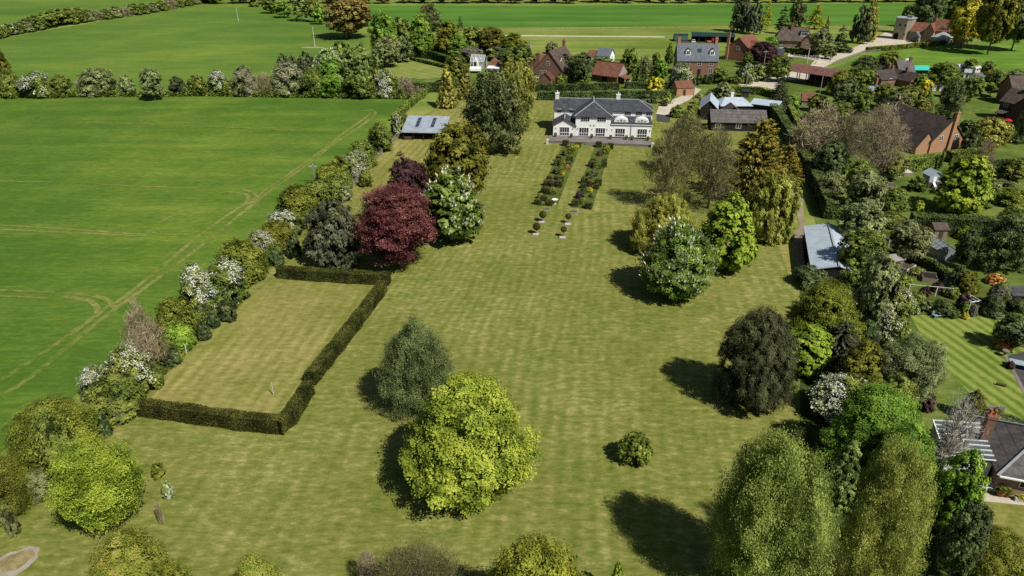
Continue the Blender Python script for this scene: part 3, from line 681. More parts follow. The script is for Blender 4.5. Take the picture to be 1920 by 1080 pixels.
ground_sheet('bed_border', [(46.66, 82.39), (56.49, 88.95), (63.58, 92.01), (75.39, 89.44), (70.26, 75.51), (69.76, 80.94), (58.33, 82.39), (54.24, 82.10), (49.12, 75.51)], .042, G_SOIL)
ground_sheet('patio', [(60.97, 72.03), (67.35, 74.24), (62.32, 59.33), (56.57, 58.44)], .046, G_TARMAC)
ground_sheet('patio_kerb', [(60.71, 72.03), (61.19, 72.27), (56.38, 58.00), (55.75, 57.73)], .06, G_PAVE)
ground_sheet('gravel_path', [(44.11, 48.74), (47.60, 47.46), (50.48, 46.67), (50.15, 46.21), (47.34, 47.06), (43.35, 47.66)], .05, G_GRAVEL)
# lane, drives and tracks
ground_sheet('lane', [(188.53, 370.26), (187.10, 351.17), (187.04, 337.17), (178.44, 328.94), (164.14, 324.18), (147.18, 306.36), (130.37, 287.74), (119.04, 272.23), (113.40, 273.37), (120.51, 286.49), (116.91, 292.84), (112.64, 295.46), (117.38, 306.36), (127.66, 298.12), (139.36, 304.96), (149.56, 318.03), (165.60, 338.87), (180.86, 358.58)], .05, G_GRAVEL)
ground_sheet('farm_track', [(99.69, 259.23), (113.80, 273.37), (119.04, 272.23), (105.33, 246.36), (93.92, 245.42), (84.99, 228.71), (82.11, 226.25), (82.48, 235.49), (73.44, 231.21), (75.97, 238.12), (86.85, 246.36)], .054, G_GRAVEL)
ground_sheet('house_drive', [(40.79, 196.95), (44.66, 194.45), (47.40, 204.79), (54.50, 215.41), (61.73, 230.37), (60.10, 234.62), (52.70, 219.94), (44.11, 208.92)], .05, G_GRAVEL)
ground_sheet('parking_bay', [(40.94, 196.95), (44.49, 195.07), (42.77, 187.29), (39.37, 188.45)], .054, G_TARMAC)
ground_sheet('side_track', [(61.88, 153.35), (60.40, 141.92), (56.76, 128.18), (50.27, 109.26), (47.56, 108.57), (48.67, 110.89), (50.94, 113.78)], .05, G_TRACK)
ground_sheet('barn_apron', [(47.83, 108.80), (50.27, 109.26), (46.57, 96.54), (44.19, 96.36)], .054, G_TRACK)
ground_sheet('worn_strip', [(44.40, 105.67), (47.75, 108.57), (44.19, 96.36), (41.95, 93.78)], .03, G_CLOSE)
ground_sheet('field_path', [(-4.19, 359.34), (73.84, 353.91), (73.13, 350.26), (-4.14, 355.21)], .04, G_GRAVEL)
ground_sheet('field_margin', [(-90.56, 390.29), (-2.80, 385.90), (125.86, 394.77), (205.96, 394.77), (202.67, 388.08), (124.19, 389.18), (-2.77, 381.61), (-89.36, 384.82)], .04, G_CLOSE)
tz = .03
for ln in ([(-59.29, 62.42), (-56.95, 65.97), (-56.05, 74.87), (-55.07, 83.58), (-52.59, 98.46), (-50.76, 113.29), (-48.65, 131.55), (-45.58, 151.33), (-42.90, 170.78), (-40.68, 181.12), (-38.84, 194.45), (-39.54, 200.15), (-42.17, 202.78)],
           [(-60.64, 64.41), (-59.79, 66.82), (-57.49, 76.68), (-56.49, 84.03), (-55.53, 87.47), (-54.37, 100.04), (-53.57, 111.60), (-51.71, 122.13), (-49.59, 132.50), (-45.88, 155.82), (-44.12, 167.40), (-43.67, 174.28), (-40.44, 195.07), (-40.95, 199.50), (-42.70, 201.45)],
           [(-64.81, 88.62), (-62.09, 88.29), (-59.04, 87.47), (-56.70, 85.88), (-55.23, 84.34)], [(-64.40, 87.64), (-61.60, 86.99), (-59.26, 85.88), (-57.44, 83.88), (-56.87, 82.39), (-56.80, 80.51), (-57.60, 77.62)],
           [(-57.07, 131.87), (-54.50, 131.24), (-52.38, 130.00), (-51.16, 126.70), (-51.61, 122.69)], [(-54.31, 133.14), (-51.95, 131.87), (-50.28, 129.70), (-49.91, 127.29), (-50.37, 124.66)]):
    ribbon('tyre_track', ln, .8, tz, G_WHEEL); tz += .003
for ln in ([(-94.05, 114.77), (-80.69, 113.04), (-69.39, 111.12), (-62.93, 110.18)], [(-92.72, 112.80), (-79.70, 111.36), (-68.91, 110.18), (-62.61, 109.49)], [(-63.48, 111.36), (-56.86, 109.95), (-53.76, 112.56)],
           [(-77.17, 89.78), (-71.40, 89.28), (-66.22, 88.78)], [(-76.05, 88.12), (-70.27, 87.47), (-65.78, 86.99)], [(-110.26, 138.77), (-92.78, 137.41), (-77.45, 135.41), (-61.01, 133.78)],
           [(-63.29, 115.02), (-62.37, 118.36), (-61.73, 119.15)], [(-139.46, 188.45), (-109.51, 186.71), (-75.95, 181.67), (-55.38, 178.43)]):
    ribbon('tyre_track', ln, .5, tz, G_WHEEL); tz += .003
rough_disc('bare_ground', (-87.79, 319.55), 5, 2.0, 0, .03, G_ASH)['kind'] = 'structure'
rough_disc('bonfire_patch', (-41.44, 40.70), 1.75, 1.5, .6, .05, G_ASH, wob=.13)['kind'] = 'structure'
st = rough_disc('straw_heap', (-41.41, 40.86), 1.25, 1.0, .6, .06, G_STRAW, 30, .14, .12)
tag(st, 'low heap of cut straw and twigs on the ash ring by the field hedge', 'straw heap')

# ------------------------------------------------------------------ buildings
def frame(name, p0, p1, label, cat, z=0.0, group=None):
    """an empty at the front left foot of a building; x runs along its front, y away from it"""
    d = Vector(p1)-Vector(p0); o = empty(name, (*p0, z), math.atan2(d.y, d.x))
    return tag(o, label, cat, group), d.length
def prism(m, prof, a0, a1, axis):
    """extrude a (u, z) outline from a0 to a1; axis x or y"""
    n = len(prof); f = (lambda a, u, z: (a, u, z)) if axis == 'x' else (lambda a, u, z: (u, a, z))
    vs = [f(a0, *p) for p in prof]+[f(a1, *p) for p in prof]
    fs = [tuple(range(n)), tuple(range(2*n-1, n-1, -1))]+[(i, i+n, (i+1)%n+n, (i+1)%n) for i in range(n)]
    return m.add(vs, fs)
def fixn(o):
    import bmesh
    b = bmesh.new(); b.from_mesh(o.data); bmesh.ops.recalc_face_normals(b, faces=b.faces); b.to_mesh(o.data); b.free(); return o
def block(root, x0, y0, L, D, eave, rise, wall, roof, ridge='x', hip=(0, 0), over=.35, z0=0.0, wallname='wall', roofname='roof', t=.16, wallobj=True, ridgemat=None):
    A, Bq = (L, D) if ridge == 'x' else (D, L)       # A along the ridge, Bq across it
    sl = rise/(Bq/2)
    W = MB(); ev = eave-t-.04
    h = Bq/2
    if max(hip) > 0:
        prof = [(0, z0), (Bq, z0), (Bq, ev), (0, ev)]
    else:
        prof = [(0, z0), (Bq, z0), (Bq, ev), (h, ev+rise), (0, ev)]
    prism(W, [(u+(y0 if ridge == 'x' else x0), z) for u, z in prof], (x0 if ridge == 'x' else y0), (x0 if ridge == 'x' else y0)+A, ridge)
    if wallobj: fixn(W.obj(wallname, wall, root))
    def pt(a, b, z): return (x0+a, y0+b, z) if ridge == 'x' else (x0+b, y0+a, z)
    o = over; lz = eave-o*sl; tz = eave+rise
    ra, rb = (hip[0]*h if hip[0] else -o), (A-hip[1]*h if hip[1] else A+o)
    Rf = MB()
    e0, e1 = -o, A+o
    polys = [[pt(e0,-o,lz), pt(e1,-o,lz), pt(rb,h,tz), pt(ra,h,tz)], [pt(e1,Bq+o,lz), pt(e0,Bq+o,lz), pt(ra,h,tz), pt(rb,h,tz)]]
    if hip[0]: polys.append([pt(e0,Bq+o,lz), pt(e0,-o,lz), pt(ra,h,tz)])
    if hip[1]: polys.append([pt(e1,-o,lz), pt(e1,Bq+o,lz), pt(rb,h,tz)])
    for p in polys: Rf.slab(p, t)
    r = fixn(Rf.obj(roofname, roof, root))
    if ridgemat:
        q = MB(); q.bar(pt(ra,h,tz+.03), pt(rb,h,tz+.03), .26, .14)
        if hip[0]: q.bar(pt(e0,-o,lz+.03), pt(ra,h,tz+.03), .2, .12); q.bar(pt(e0,Bq+o,lz+.03), pt(ra,h,tz+.03), .2, .12)
        if hip[1]: q.bar(pt(e1,-o,lz+.03), pt(rb,h,tz+.03), .2, .12); q.bar(pt(e1,Bq+o,lz+.03), pt(rb,h,tz+.03), .2, .12)
        q.obj('ridge_tiles', ridgemat, r)
    return r
def lean(root, x0, y0, L, D, zf, zb, wall, roof, over=.25, z0=0.0, wallname='wall', roofname='roof', t=.14, open_front=False):
    W = MB(); y1 = y0+D
    if open_front:
        W.box(x0, y1-.2, z0, x0+L, y1, zb-t-.06)
        prism(W, [(y0, z0), (y1-.21, z0), (y1-.21, zb-t-.1), (y0, zf-t-.06)], x0, x0+.2, 'x'); prism(W, [(y0, z0), (y1-.21, z0), (y1-.21, zb-t-.1), (y0, zf-t-.06)], x0+L-.2, x0+L, 'x')
    else: prism(W, [(y0, z0), (y1, z0), (y1, zb-t-.05), (y0, zf-t-.05)], x0, x0+L, 'x')
    fixn(W.obj(wallname, wall, root)); s = (zb-zf)/D; o = over
    q = MB(); q.slab([(x0-o, y0-o, zf-o*s), (x0+L+o, y0-o, zf-o*s), (x0+L+o, y1+o, zb+o*s), (x0-o, y1+o, zb+o*s)], t)
    return fixn(q.obj(roofname, roof, root))
ROT = {'f': 0, 'r': R(90), 'l': R(-90), 'b': R(180)}
def win(root, pos, face, w, h, nm=2, nt=1, frame_m='white', pane_m='glass', name='window', bar=.06, single=False, rot=None):
    m = MB(); m.box(-w/2-bar, -.07, -bar, -w/2, .05, h+bar); m.box(w/2, -.07, -bar, w/2+bar, .05, h+bar)
    m.box(-w/2, -.07, -bar, w/2, .05, 0); m.box(-w/2, -.07, h, w/2, .05, h+bar)
    for i in range(1, nm): m.box(-w/2+w*i/nm-bar*.4, -.06, 0, -w/2+w*i/nm+bar*.4, .04, h)
    for j in range(1, nt+1): m.box(-w/2, -.05, h*j/(nt+1)-bar*.3, w/2, .03, h*j/(nt+1)+bar*.3)
    mats = [MATS[frame_m]]
    if single: m.cur = 1; m.box(-w/2, -.025, 0, w/2, .025, h); m.cur = 0; mats.append(MATS[pane_m])
    o = m.obj(name, mats, root); o.location = pos; o.rotation_euler.z = ROT[face] if rot is None else rot
    if not single: q = MB(); q.box(-w/2, -.025, 0, w/2, .025, h); q.obj('pane', MATS[pane_m], o)
    return o
def chimney(root, x, y, z0, z1, w=.7, d=.7, mat='brickred', pots=1, potm='terracotta'):
    m = MB(); m.box(x-w/2, y-d/2, z0, x+w/2, y+d/2, z1-.3); m.box(x-w/2-.07, y-d/2-.07, z1-.3, x+w/2+.07, y+d/2+.07, z1)
    o = m.obj('chimney', MATS[mat], root)
    for i in range(pots):
        q = MB(); q.lathe([(.14,0), (.17,.05), (.12,.1), (.11,.45), (.15,.5), (.15,.55)], 10, (x+(i-(pots-1)/2)*.42, y, z1)); q.obj('chimney_pot', MATS[potm], o)
    return o
def dormer(root, x, y, z, w, h, depth, wall, roof, face='f', rot=None):
    """a gabled roof dormer: cheeks, little roof and window"""
    m = MB(); prism(m, [(-w/2, -1.0), (w/2, -1.0), (w/2, h), (0, h+w*.42), (-w/2, h)], 0, depth, 'y')
    m.cur = 1; o_ = .18
    for s in (-1, 1):
        m.slab([(s*(w/2+o_), -o_, h-o_*.7+.08), (0, -o_, h+w*.5+.1), (0, depth, h+w*.5+.1), (s*(w/2+o_), depth, h-o_*.7+.08)], .1)
    o = fixn(m.obj('dormer', [MATS[wall], MATS[roof]], root)); o.location = (x, y, z); o.rotation_euler.z = ROT[face] if rot is None else rot
    win(o, (0, -.02, .2), 'f', w*.62, h*.8, 2, 1, single=True); return o

# --- the long white house
wh, L = frame('white_house', (10.29, 172.77), (35.02, 170.29), 'long white rendered house with dark slate roofs facing the big lawn', 'house', .45)
k = L/24.9
W_, S_ = MATS['render'], MATS['slate']; RM = MATS['lead']
block(wh, 0, 6, L, 7, 5.3, 2.0, W_, S_, 'x', (0, 1), .35, 0, 'wall', 'roof', ridgemat=RM)
block(wh, 5.6*k, 0, 8.7*k, 9.6, 5.25, 2.45, W_, S_, 'y', (1, 0), .4, 0, 'wall', 'roof', ridgemat=RM)
block(wh, .05, .02, 5.5*k, 6.2, 2.75, 1.55, W_, S_, 'y', (0, 0), .35, 0, 'wall', 'roof', ridgemat=RM)
x0 = 14.3*k; m = MB(); m.box(x0, .05, 0, L-.5, 5.98, 3.2); m.obj('wall', W_, wh)
m = MB(); m.slab([(x0-.02, -.15, 3.42), (L-.35, -.15, 3.42), (L-.35, 5.97, 3.85), (x0-.02, 5.97, 3.85)], .2); fixn(m.obj('roof', S_, wh))
m = MB(); m.box(x0, -.22, 3.1, L-.3, -.1, 3.24); m.obj('gutter', MATS['white'], wh)
for ux in (16.9, 22.0):                       # two low white lunettes on the front roof strip
    m = MB(); q = [(ux*k+1.75*math.cos(a), 1.05*math.sin(a)) for a in [math.pi*i/14 for i in range(15)]]
    prism(m, [(u, z+3.52) for u, z in q], .9, 3.0, 'y'); lu = fixn(m.obj('lunette_window', MATS['white'], wh))
    for i in (-1, 0, 1):
        g = MB(); g.box(ux*k+i*.8-.28, .86, 3.72, ux*k+i*.8+.28, .93, 4.2 if i == 0 else 4.02); g.obj('pane', MATS['glasspale'], lu)
for u in (2.9, 7.75, 11.85, 16.75, 22.2):      # french windows
    d = win(wh, (u*k, 0 if u < 14 else .05, .12), 'f', 2.25, 2.0, 4, 0, name='french_window', bar=.1); m = MB()
    m.box(-1.12, -.055, .62, 1.12, .035, .74); m.obj('rail', MATS['white'], d)
for u, y_, w_, z_ in ((7.95, 0, 2.1, 3.75), (12.0, 0, 2.1, 3.75), (18.7, 6, 1.55, 4.1), (21.5, 6, 1.55, 4.1), (24.1*1.0, 6, 1.5, 4.1), (1.2, 6, .95, 4.3), (4.3, 6, .8, 4.3)):
    win(wh, (u*k, y_, z_), 'f', w_, .95 if z_ > 4 else 1.0, 4 if w_ > 2 else 3 if w_ > 1 else 2, 1)
for u in (9.35, 10.2):
    m = MB(); m.box(u*k-.14, -.09, 2.62, u*k+.14, 0.02, 2.95); m.obj('wall_vent', MATS['woodgrey'], wh)
for u in (.75, 5.0, 6.15, 9.8, 13.5, 14.75, 24.1):
    m = MB(); m.lathe([(.05,0), (.11,.06), (.11,.24), (.04,.3)], 8, (u*k, -.1, 1.75)); m.obj('wall_lamp', MATS['woodgrey'], wh)
m = MB(); m.tube([(19.35*k, -.02, .05), (19.35*k, -.02, 2.9)], [.06, .06], 6); m.obj('drainpipe', MATS['cardark'], wh)
chimney(wh, .5, 9.5, 5.5, 8.6, .95, .95, 'chimney', 1, 'white'); chimney(wh, 16.2*k, 9.8, 6.8, 8.5, 1.0, .9, 'chimney', 1, 'white')
# terrace, pots and piers
tr, Lt = frame('terrace', (8.77, 167.40), (33.51, 163.69), 'raised paved terrace with dark stone wall below the white house', 'terrace')
m = MB(); m.box(0, 0, -.05, Lt, .4, .5); m.obj('retaining_wall', MATS['stonewall'], tr)
m = MB(); m.box(-.2, .41, -.05, Lt, 5.6, .40); m.box(0, -.03, .505, Lt, .43, .58); m.obj('paving', G_PAVE, tr)
m = MB(); [m.box(9.2*k+i*0, -.35*(3-i)-.02, -.05, 11.6*k, -.03, .13*(i+1)) for i in range(3)]; m.obj('steps', MATS['stonewall'], tr)
for px_, lb in (((8.60, 166.46), 'white stone pier at the end of the terrace by the lawn corner'), ((33.62, 163.23), 'white stone pier at the end of the terrace by the budding tree')):
    m = MB(); m.box(-.28, -.28, 0, .28, .28, 1.0); m.lathe([(.36,0), (.36,.12), (.2,.2), (.1,.42)], 8, (0,0,1.0)); o = m.obj('garden_pier', MATS['offwhite'], None); o.location = (*px_, 0); tag(o, lb, 'pier')
pot = MB(); pot.lathe([(.2,0), (.33,.42), (.36,.45), (.36,.52), (.3,.52)], 12); potm = pot.mesh('plant_pot', MATS['pot'])
for (px_, lb) in (((10.90, 171.52), 'under the gable of the single storey wing'), ((14.79, 170.78), 'at the inner corner of the single storey wing'), ((19.78, 170.05), 'between two middle french windows'), ((24.40, 169.32), 'at the edge of the central block'), ((28.23, 168.84), 'beside the drainpipe'), ((29.64, 168.60), 'beyond the drainpipe'), ((33.40, 167.88), 'at the far corner near the budding tree')):
    r = empty('plant_pot', (*px_, .41)); o = bpy.data.objects.new('pot', potm); COL.objects.link(o); o.parent = r
    c = geometry('bush', 2, 0)[0]; q = bpy.data.objects.new('plant', c); COL.objects.link(q); q.parent = r; set_mat(q, MATS['hedge']); q.location.z = .5; q.scale = (.8, .8, .7)
    tag(r, 'brown terrace pot with green plant '+lb, 'plant pot', 'pots along the terrace')

# --- field shelter
b, L = frame('field_shelter', (-27.07, 170.05), (-16.92, 169.32), 'open fronted field shelter with pale galvanised roof and dark rooflights', 'shelter')
r = lean(b, 0, 0, L, 8.5, 2.15, 3.9, MATS['blackboard'], MATS['galv'], .35, open_front=True)
for u in (.30, .68):
    for j in range(3):
        y0 = 2.6+j*1.75; z_ = lambda y: 2.15+y*1.75/8.5+.03
        m = MB(); m.slab([(L*u-.45, y0, z_(y0)), (L*u+.45, y0, z_(y0)), (L*u+.45, y0+1.6, z_(y0+1.6)), (L*u-.45, y0+1.6, z_(y0+1.6))], .05); fixn(m.obj('rooflight', MATS['panel'], r))
for i in range(1, 4): m = MB(); m.box(L*i/4-.1, .1, 0, L*i/4+.1, .3, 1.9); m.obj('post', MATS['blackboard'], b)
m = MB(); m.box(-.9, 0, 0, .9, .9, .8); m.box(-.95, -.05, .805, .95, .95, .9); o = m.obj('feed_trough', MATS['wooddark']); o.location = (*(-25.88, 170.05), 0); tag(o, 'dark feed bin standing at the open front of the field shelter', 'feed bin')

# --- old red brick house
b, L = frame('brick_house', (7.62, 244.49), (17.14, 239.91), 'old red brick house with steep gable and two white roof dormers', 'house')
block(b, 0, 0, L, 14, 4.2, 6.0, MATS['brickred'], MATS['tilebrown'], 'y', over=.25)
block(b, -4.2, 4, 4.8, 9, 4.4, 2.6, MATS['brickred'], MATS['tilerust'], 'y', over=.2)
block(b, 3.4, -3.2, 4.2, 3.19, 1.9, 1.9, MATS['brickred'], MATS['tilerust'], 'y', over=.2)
for y_ in (3.6, 8.6):
    o = dormer(b, L-2.2, y_, 6.4, 1.5, 1.0, 2.6, 'white', 'tilebrown', 'r')
win(b, (5.0, 0, 5.6), 'f', 1.2, 1.2, 2, 1); win(b, (4.0, 0, 2.6), 'f', 1.2, 1.1, 2, 1); win(b, (2.5, 0, 2.6), 'f', .7, 1.1, 1, 1)
win(b, (L, 3, .6), 'r', 1.6, 1.2, 2, 1); win(b, (L, 9, .6), 'r', 1.6, 1.2, 2, 1)
chimney(b, 1.1, .5, 0, 9.2, 1.5, .96, 'brickred', 2); chimney(b, L/2, 13.3, 9.0, 12.0, .9, .9, 'brickred', 2)
# --- red tiled barn
b, L = frame('tiled_barn', (27.34, 244.49), (35.18, 238.57), 'red tiled timber barn with open gable next to the old brick house', 'barn')
block(b, 0, 0, L, 7.6, 2.7, 3.6, MATS['woodred'], MATS['tilered'], 'x', over=.35, ridgemat=MATS['tilerust'])
m = MB(); prism(m, [(0.3, 2.6), (7.3, 2.6), (3.8, 5.9)], L+.02, L+.14, 'x'); fixn(m.obj('gable_boarding', MATS['woodgrey'], b))
m = MB(); [m.box(L*u-.9, -.08, 0, L*u+.9, -.01, 2.1) for u in (.2,)]; m.obj('door', MATS['wooddark'], b)
m = MB(); m.box(L*.42, -.08, 0, L*.62, -.01, 2.1); m.obj('door', MATS['opening_shade'], b)  # flat dark panel paints the shade of an open doorway
m = MB(); m.slab([(L+.3, .6, 2.7), (L+2.9, .6, 2.0), (L+2.9, 5, 2.0), (L+.3, 5, 2.7)], .12); fixn(m.obj('porch_roof', MATS['tilered'], b))
m = MB(); [m.box(L+2.6, y_, 0, L+2.8, y_+.2, 1.88) for y_ in (.7, 4.7)]; m.box(L+2.55, .95, 0, L+2.7, 4.65, 1.0); m.obj('porch_frame', MATS['offwhite'], b)
# --- white gabled outbuilding
b, L = frame('outbuilding', (33.13, 282.80), (37.86, 280.39), 'small white outbuilding with grey slate roof on the meadow edge', 'outbuilding')
block(b, 0, 0, L, 6, 2.6, 2.4, MATS['render'], MATS['slatelight'], 'x', over=.3)
block(b, -4.2, .6, 4.1, 4.6, 2.2, 1.7, MATS['render'], MATS['tilered'], 'x', over=.2)
win(b, (L, 3, 1.2), 'r', .8, .9, 2, 1); win(b, (L*.5, 0, 1.0), 'f', 1.0, .9, 2, 1)
# --- slate roofed brick house with dormers
b, L = frame('brick_house', (58.76, 255.14), (72.71, 254.14), 'brick house with blue slate roof, two dormers and a middle rooflight', 'house')
block(b, 0, 0, L, 9, 5.3, 5.2, MATS['brickred'], MATS['slatelight'], 'x', over=.3, ridgemat=MATS['tilerust'])
for u in (.255, .855): dormer(b, L*u, 1.2, 6.85, 1.7, 1.35, 2.8, 'white', 'slate')
m = MB(); s_ = 5.2/4.5; m.slab([(L*.49, 1.9, 5.3+1.9*s_+.05), (L*.6, 1.9, 5.3+1.9*s_+.05), (L*.6, 2.9, 5.3+2.9*s_+.05), (L*.49, 2.9, 5.3+2.9*s_+.05)], .06); fixn(m.obj('rooflight', MATS['panel'], b))
for u in (.255, .55, .845): win(b, (L*u, 0, 3.5), 'f', 1.35, 1.3, 2, 1)
for u in (.255, .845): win(b, (L*u, 0, .9), 'f', 1.35, 1.4, 2, 1)
m = MB(); m.box(L*.52, -.08, 0, L*.6, .02, 2.2); m.obj('door', MATS['cardark'], b)
chimney(b, .45, 4.5, 9.4, 12.2, .9, 1.0, 'brickorange', 2); chimney(b, L-.45, 4.5, 9.4, 12.2, .9, 1.0, 'brickorange', 2)
# --- new red brick house
b, L = frame('brick_house', (85.13, 289.00), (92.67, 282.80), 'new bright red brick house with tall thin chimney and red tiles', 'house')
block(b, 0, 0, L, 13, 4.6, 4.2, MATS['brickbright'], MATS['tilered'], 'y', over=.25)
block(b, L-2.0, 3.0, 4.6, 5.2, 4.4, 2.9, MATS['brickbright'], MATS['tilered'], 'x', over=.25)
win(b, (L*.52, 0, 4.1), 'f', 1.3, 1.2, 2, 1); win(b, (L+2.6, 5.6, 3.6), 'r', 1.2, 1.1, 2, 1)
chimney(b, .9, -.3, 0, 10.2, .9, .58, 'brickorange', 1)
g_, Lg = frame('garage', (98.54, 282.80), (105.25, 280.39), 'low white gabled garage behind the purple tree', 'garage')
block(g_, 0, 0, Lg, 6, 2.4, 2.4, MATS['render'], MATS['slate'], 'x', over=.3); win(g_, (Lg, 3, 1.2), 'r', .9, .9, 2, 1); m = MB(); m.box(1, -.07, 0, 3.6, .02, 2.1); m.obj('door', MATS['woodgrey'], g_)
# --- dark green farm sheds
b, L = frame('tunnel_shed', (75.01, 337.17), (81.24, 336.33), 'dark green arched tunnel shed behind the slate roofed house', 'shed')
m = MB(); q = [(3.6+3.6*math.cos(a), .05+3.1*math.sin(a)) for a in [math.pi*i/12 for i in range(13)]]; prism(m, q, 0, L, 'x'); fixn(m.obj('cover', MATS['greenmetal'], b))
m = MB(); m.box(-.06, 2.2, 0, -.01, 5, 2.2); m.obj('door', MATS['opening_shade'], b)  # dark panel, painted shade of the tunnel's open end
m = MB(); m.box(L+.01, 2.0, 0, L+.08, 5.2, 2.3); m.obj('door', MATS['offwhite'], b)
b, L = frame('farm_shed', (82.77, 335.50), (101.23, 332.19), 'long low dark shed with green roof behind the brick houses', 'shed')
lean(b, 0, 0, L, 6.5, 2.8, 3.6, MATS['blackboard'], MATS['greenmetal'], .3, open_front=True)
for i in range(1, 6): m = MB(); m.box(L*i/6-.12, .1, 0, L*i/6+.12, .32, 2.5); m.obj('post', MATS['greenmetal'], b)
b, L = frame('tractor', (88.42, 330.56), (89.87, 330.56), 'small red tractor parked before the long dark shed', 'tractor')
m = MB(); m.box(0, -.45, .7, 2.0, .45, 1.35); m.box(2.0, -.6, .6, 3.2, .6, 1.1); m.obj('body', MATS['orangepaint'], b)
m = MB(); m.box(2.05, -.55, 1.11, 3.1, .55, 2.2); m.box(1.98, -.62, 2.205, 3.2, .62, 2.3); m.obj('cab', MATS['carred'], b)
for x_, r_ in ((.4, .42), (2.6, .72)):
    for s in (-1, 1): m = MB(); m.tube([(x_, s*.62, r_), (x_, s*.95, r_)], [r_, r_], 14); m.obj('wheel', MATS['tyre'], b)
# --- brown roofed bungalow
b, L = frame('bungalow', (116.52, 322.63), (131.10, 318.03), 'wide bungalow with brown hipped roof, red chimney and white box dormer', 'house')
block(b, 0, 0, L, 10.5, 3.2, 4.6, MATS['brickred'], MATS['tilebrown'], 'x', (.45, .45), .6)
block(b, L*.7, -3.2, 5.0, 6, 3.0, 2.6, MATS['brickred'], MATS['tilebrown'], 'y', (0, 0), .4)
m = MB(); m.box(L*.66, 1.5, 4.2, L*.86, 5, 6.4); m.cur = 1; m.box(L*.65, 1.3, 6.41, L*.87, 5.1, 6.6); dm = m.obj('dormer', [MATS['white'], MATS['slate']], b)
win(dm, (L*.76, 1.49, 4.95), 'f', 2.6, 1.1, 4, 0, single=True); chimney(b, L*.42, 4.2, 5.5, 9.2, 1.2, 1.0, 'brickred', 2)
for u in (.15, .4, .58): win(b, (L*u, 0, .9), 'f', 1.7, 1.2, 3, 0)
win(b, (L*.7+2.5, -3.2, .9), 'f', 1.6, 1.2, 3, 0)
# --- stone tower house
b, L = frame('tower_house', (179.12, 345.79), (184.31, 340.57), 'house with square stone tower, red tiled wings and glass conservatory', 'house')
m = MB(); q = [(1.6,0), (L-1.6,0), (L,1.8), (L,6.2), (L-1.6,8), (1.6,8), (0,6.2), (0,1.8)]
m.add([(x, y, 0) for x, y in q]+[(x, y, 9.2) for x, y in q], [tuple(range(7,-1,-1)), tuple(range(8,16))]+[(i, (i+1)%8, (i+1)%8+8, i+8) for i in range(8)]); fixn(m.obj('tower', MATS['stone'], b))
m = MB(); m.add([(x+(.3 if x > 3 else -.3), y+(.3 if y > 3 else -.3), 9.21) for x, y in q]+[(x+(.3 if x > 3 else -.3), y+(.3 if y > 3 else -.3), 9.6) for x, y in q], [tuple(range(7,-1,-1)), tuple(range(8,16))]+[(i, (i+1)%8, (i+1)%8+8, i+8) for i in range(8)]); tp = fixn(m.obj('tower_roof', MATS['lead'], b))
m = MB(); m.box(L*.55, 3, 9.61, L*.85, 5.4, 10.5); m.obj('roof_lantern', MATS['glasspale'], tp)
win(b, (L*.38, 0, 5.8), 'f', 1.1, 1.3, 2, 0, 'offwhite'); win(b, (L*.72, 0, 5.8), 'f', 1.0, 1.3, 2, 0, 'offwhite'); win(b, (L*.75, 0, 2.0), 'f', .9, 1.2, 2, 0, 'offwhite')
m = MB(); q = [(L*.3-1.0, .1), (L*.3+1.0, .1), (L*.3+1.0, 2.0)]+[(L*.3+math.cos(a), 2.0+math.sin(a)) for a in [math.pi*i/8 for i in range(1, 8)]]+[(L*.3-1.0, 2.0)]
prism(m, q, -.12, .02, 'y'); fixn(m.obj('door', MATS['opening_shade'], b))  # dark arched panel paints the shade inside the doorway
block(b, L+.05, 1.0, 7, 9, 4.2, 3.6, MATS['stone'], MATS['tilered'], 'x', (0, 0), .25)
block(b, L+6.5, 2.6, 16, 9, 5.4, 4.2, MATS['brickorange'], MATS['tilered'], 'x', (.5, .5), .4)
block(b, L+6.2, 0.2, 4.2, 8, 5.2, 3.0, MATS['brickorange'], MATS['tilered'], 'y', (0, 0), .25)
win(b, (L+8.3, .2, 3.4), 'f', 1.3, 1.3, 2, 1)
for u in (13, 15): dormer(b, L+u, 3.0, 5.2, 1.6, 1.3, 2.4, 'white', 'tilered')
chimney(b, L+8, 6.5, 8.6, 11.2, .9, .9, 'brickred', 2); chimney(b, L+20, 7, 9, 11.2, .9, .9, 'brickred', 2)
block(b, L+2.0, -2.6, 3.6, 3.6, 2.6, 2.0, MATS['stone'], MATS['slatelight'], 'y', (0, 0), .2)
m = MB(); m.box(L+10.6, -2.4, 0, L+18.2, 2.58, .7); m.obj('wall', MATS['brickorange'], b)
m = MB(); m.box(L+10.7, -2.3, .71, L+18.1, 2.56, 2.7); cs_ = m.obj('conservatory', MATS['glasspale'], b)
m = MB(); [m.box(L+10.6+i*1.07, -2.45, .71, L+10.75+i*1.07, -2.25, 2.75) for i in range(8)]; m.box(L+10.55, -2.46, 2.72, L+18.25, 2.57, 2.9); m.obj('frame', MATS['white'], cs_)
m = MB(); a_ = (L+14.4, .6, 5.2); c_ = [(L+10.3, -2.6, 2.95), (L+18.5, -2.6, 2.95), (L+18.5, 2.57, 2.95), (L+10.3, 2.57, 2.95)]
m.add([a_]+c_, [(0,1,2), (0,2,3), (0,3,4), (0,4,1), (4,3,2,1)]); fixn(m.obj('roof', MATS['lead'], cs_))
win(b, (L+20.5, 2.6, 3.4), 'f', 1.3, 1.3, 2, 1)
b, L = frame('wood_shed', (198.45, 335.50), (206.01, 338.87), 'low orange tiled lean-to shed beside the tower house garden', 'shed')
lean(b, 0, 0, L, 4, 1.5, 2.4, MATS['brickorange'], MATS['tilered'])
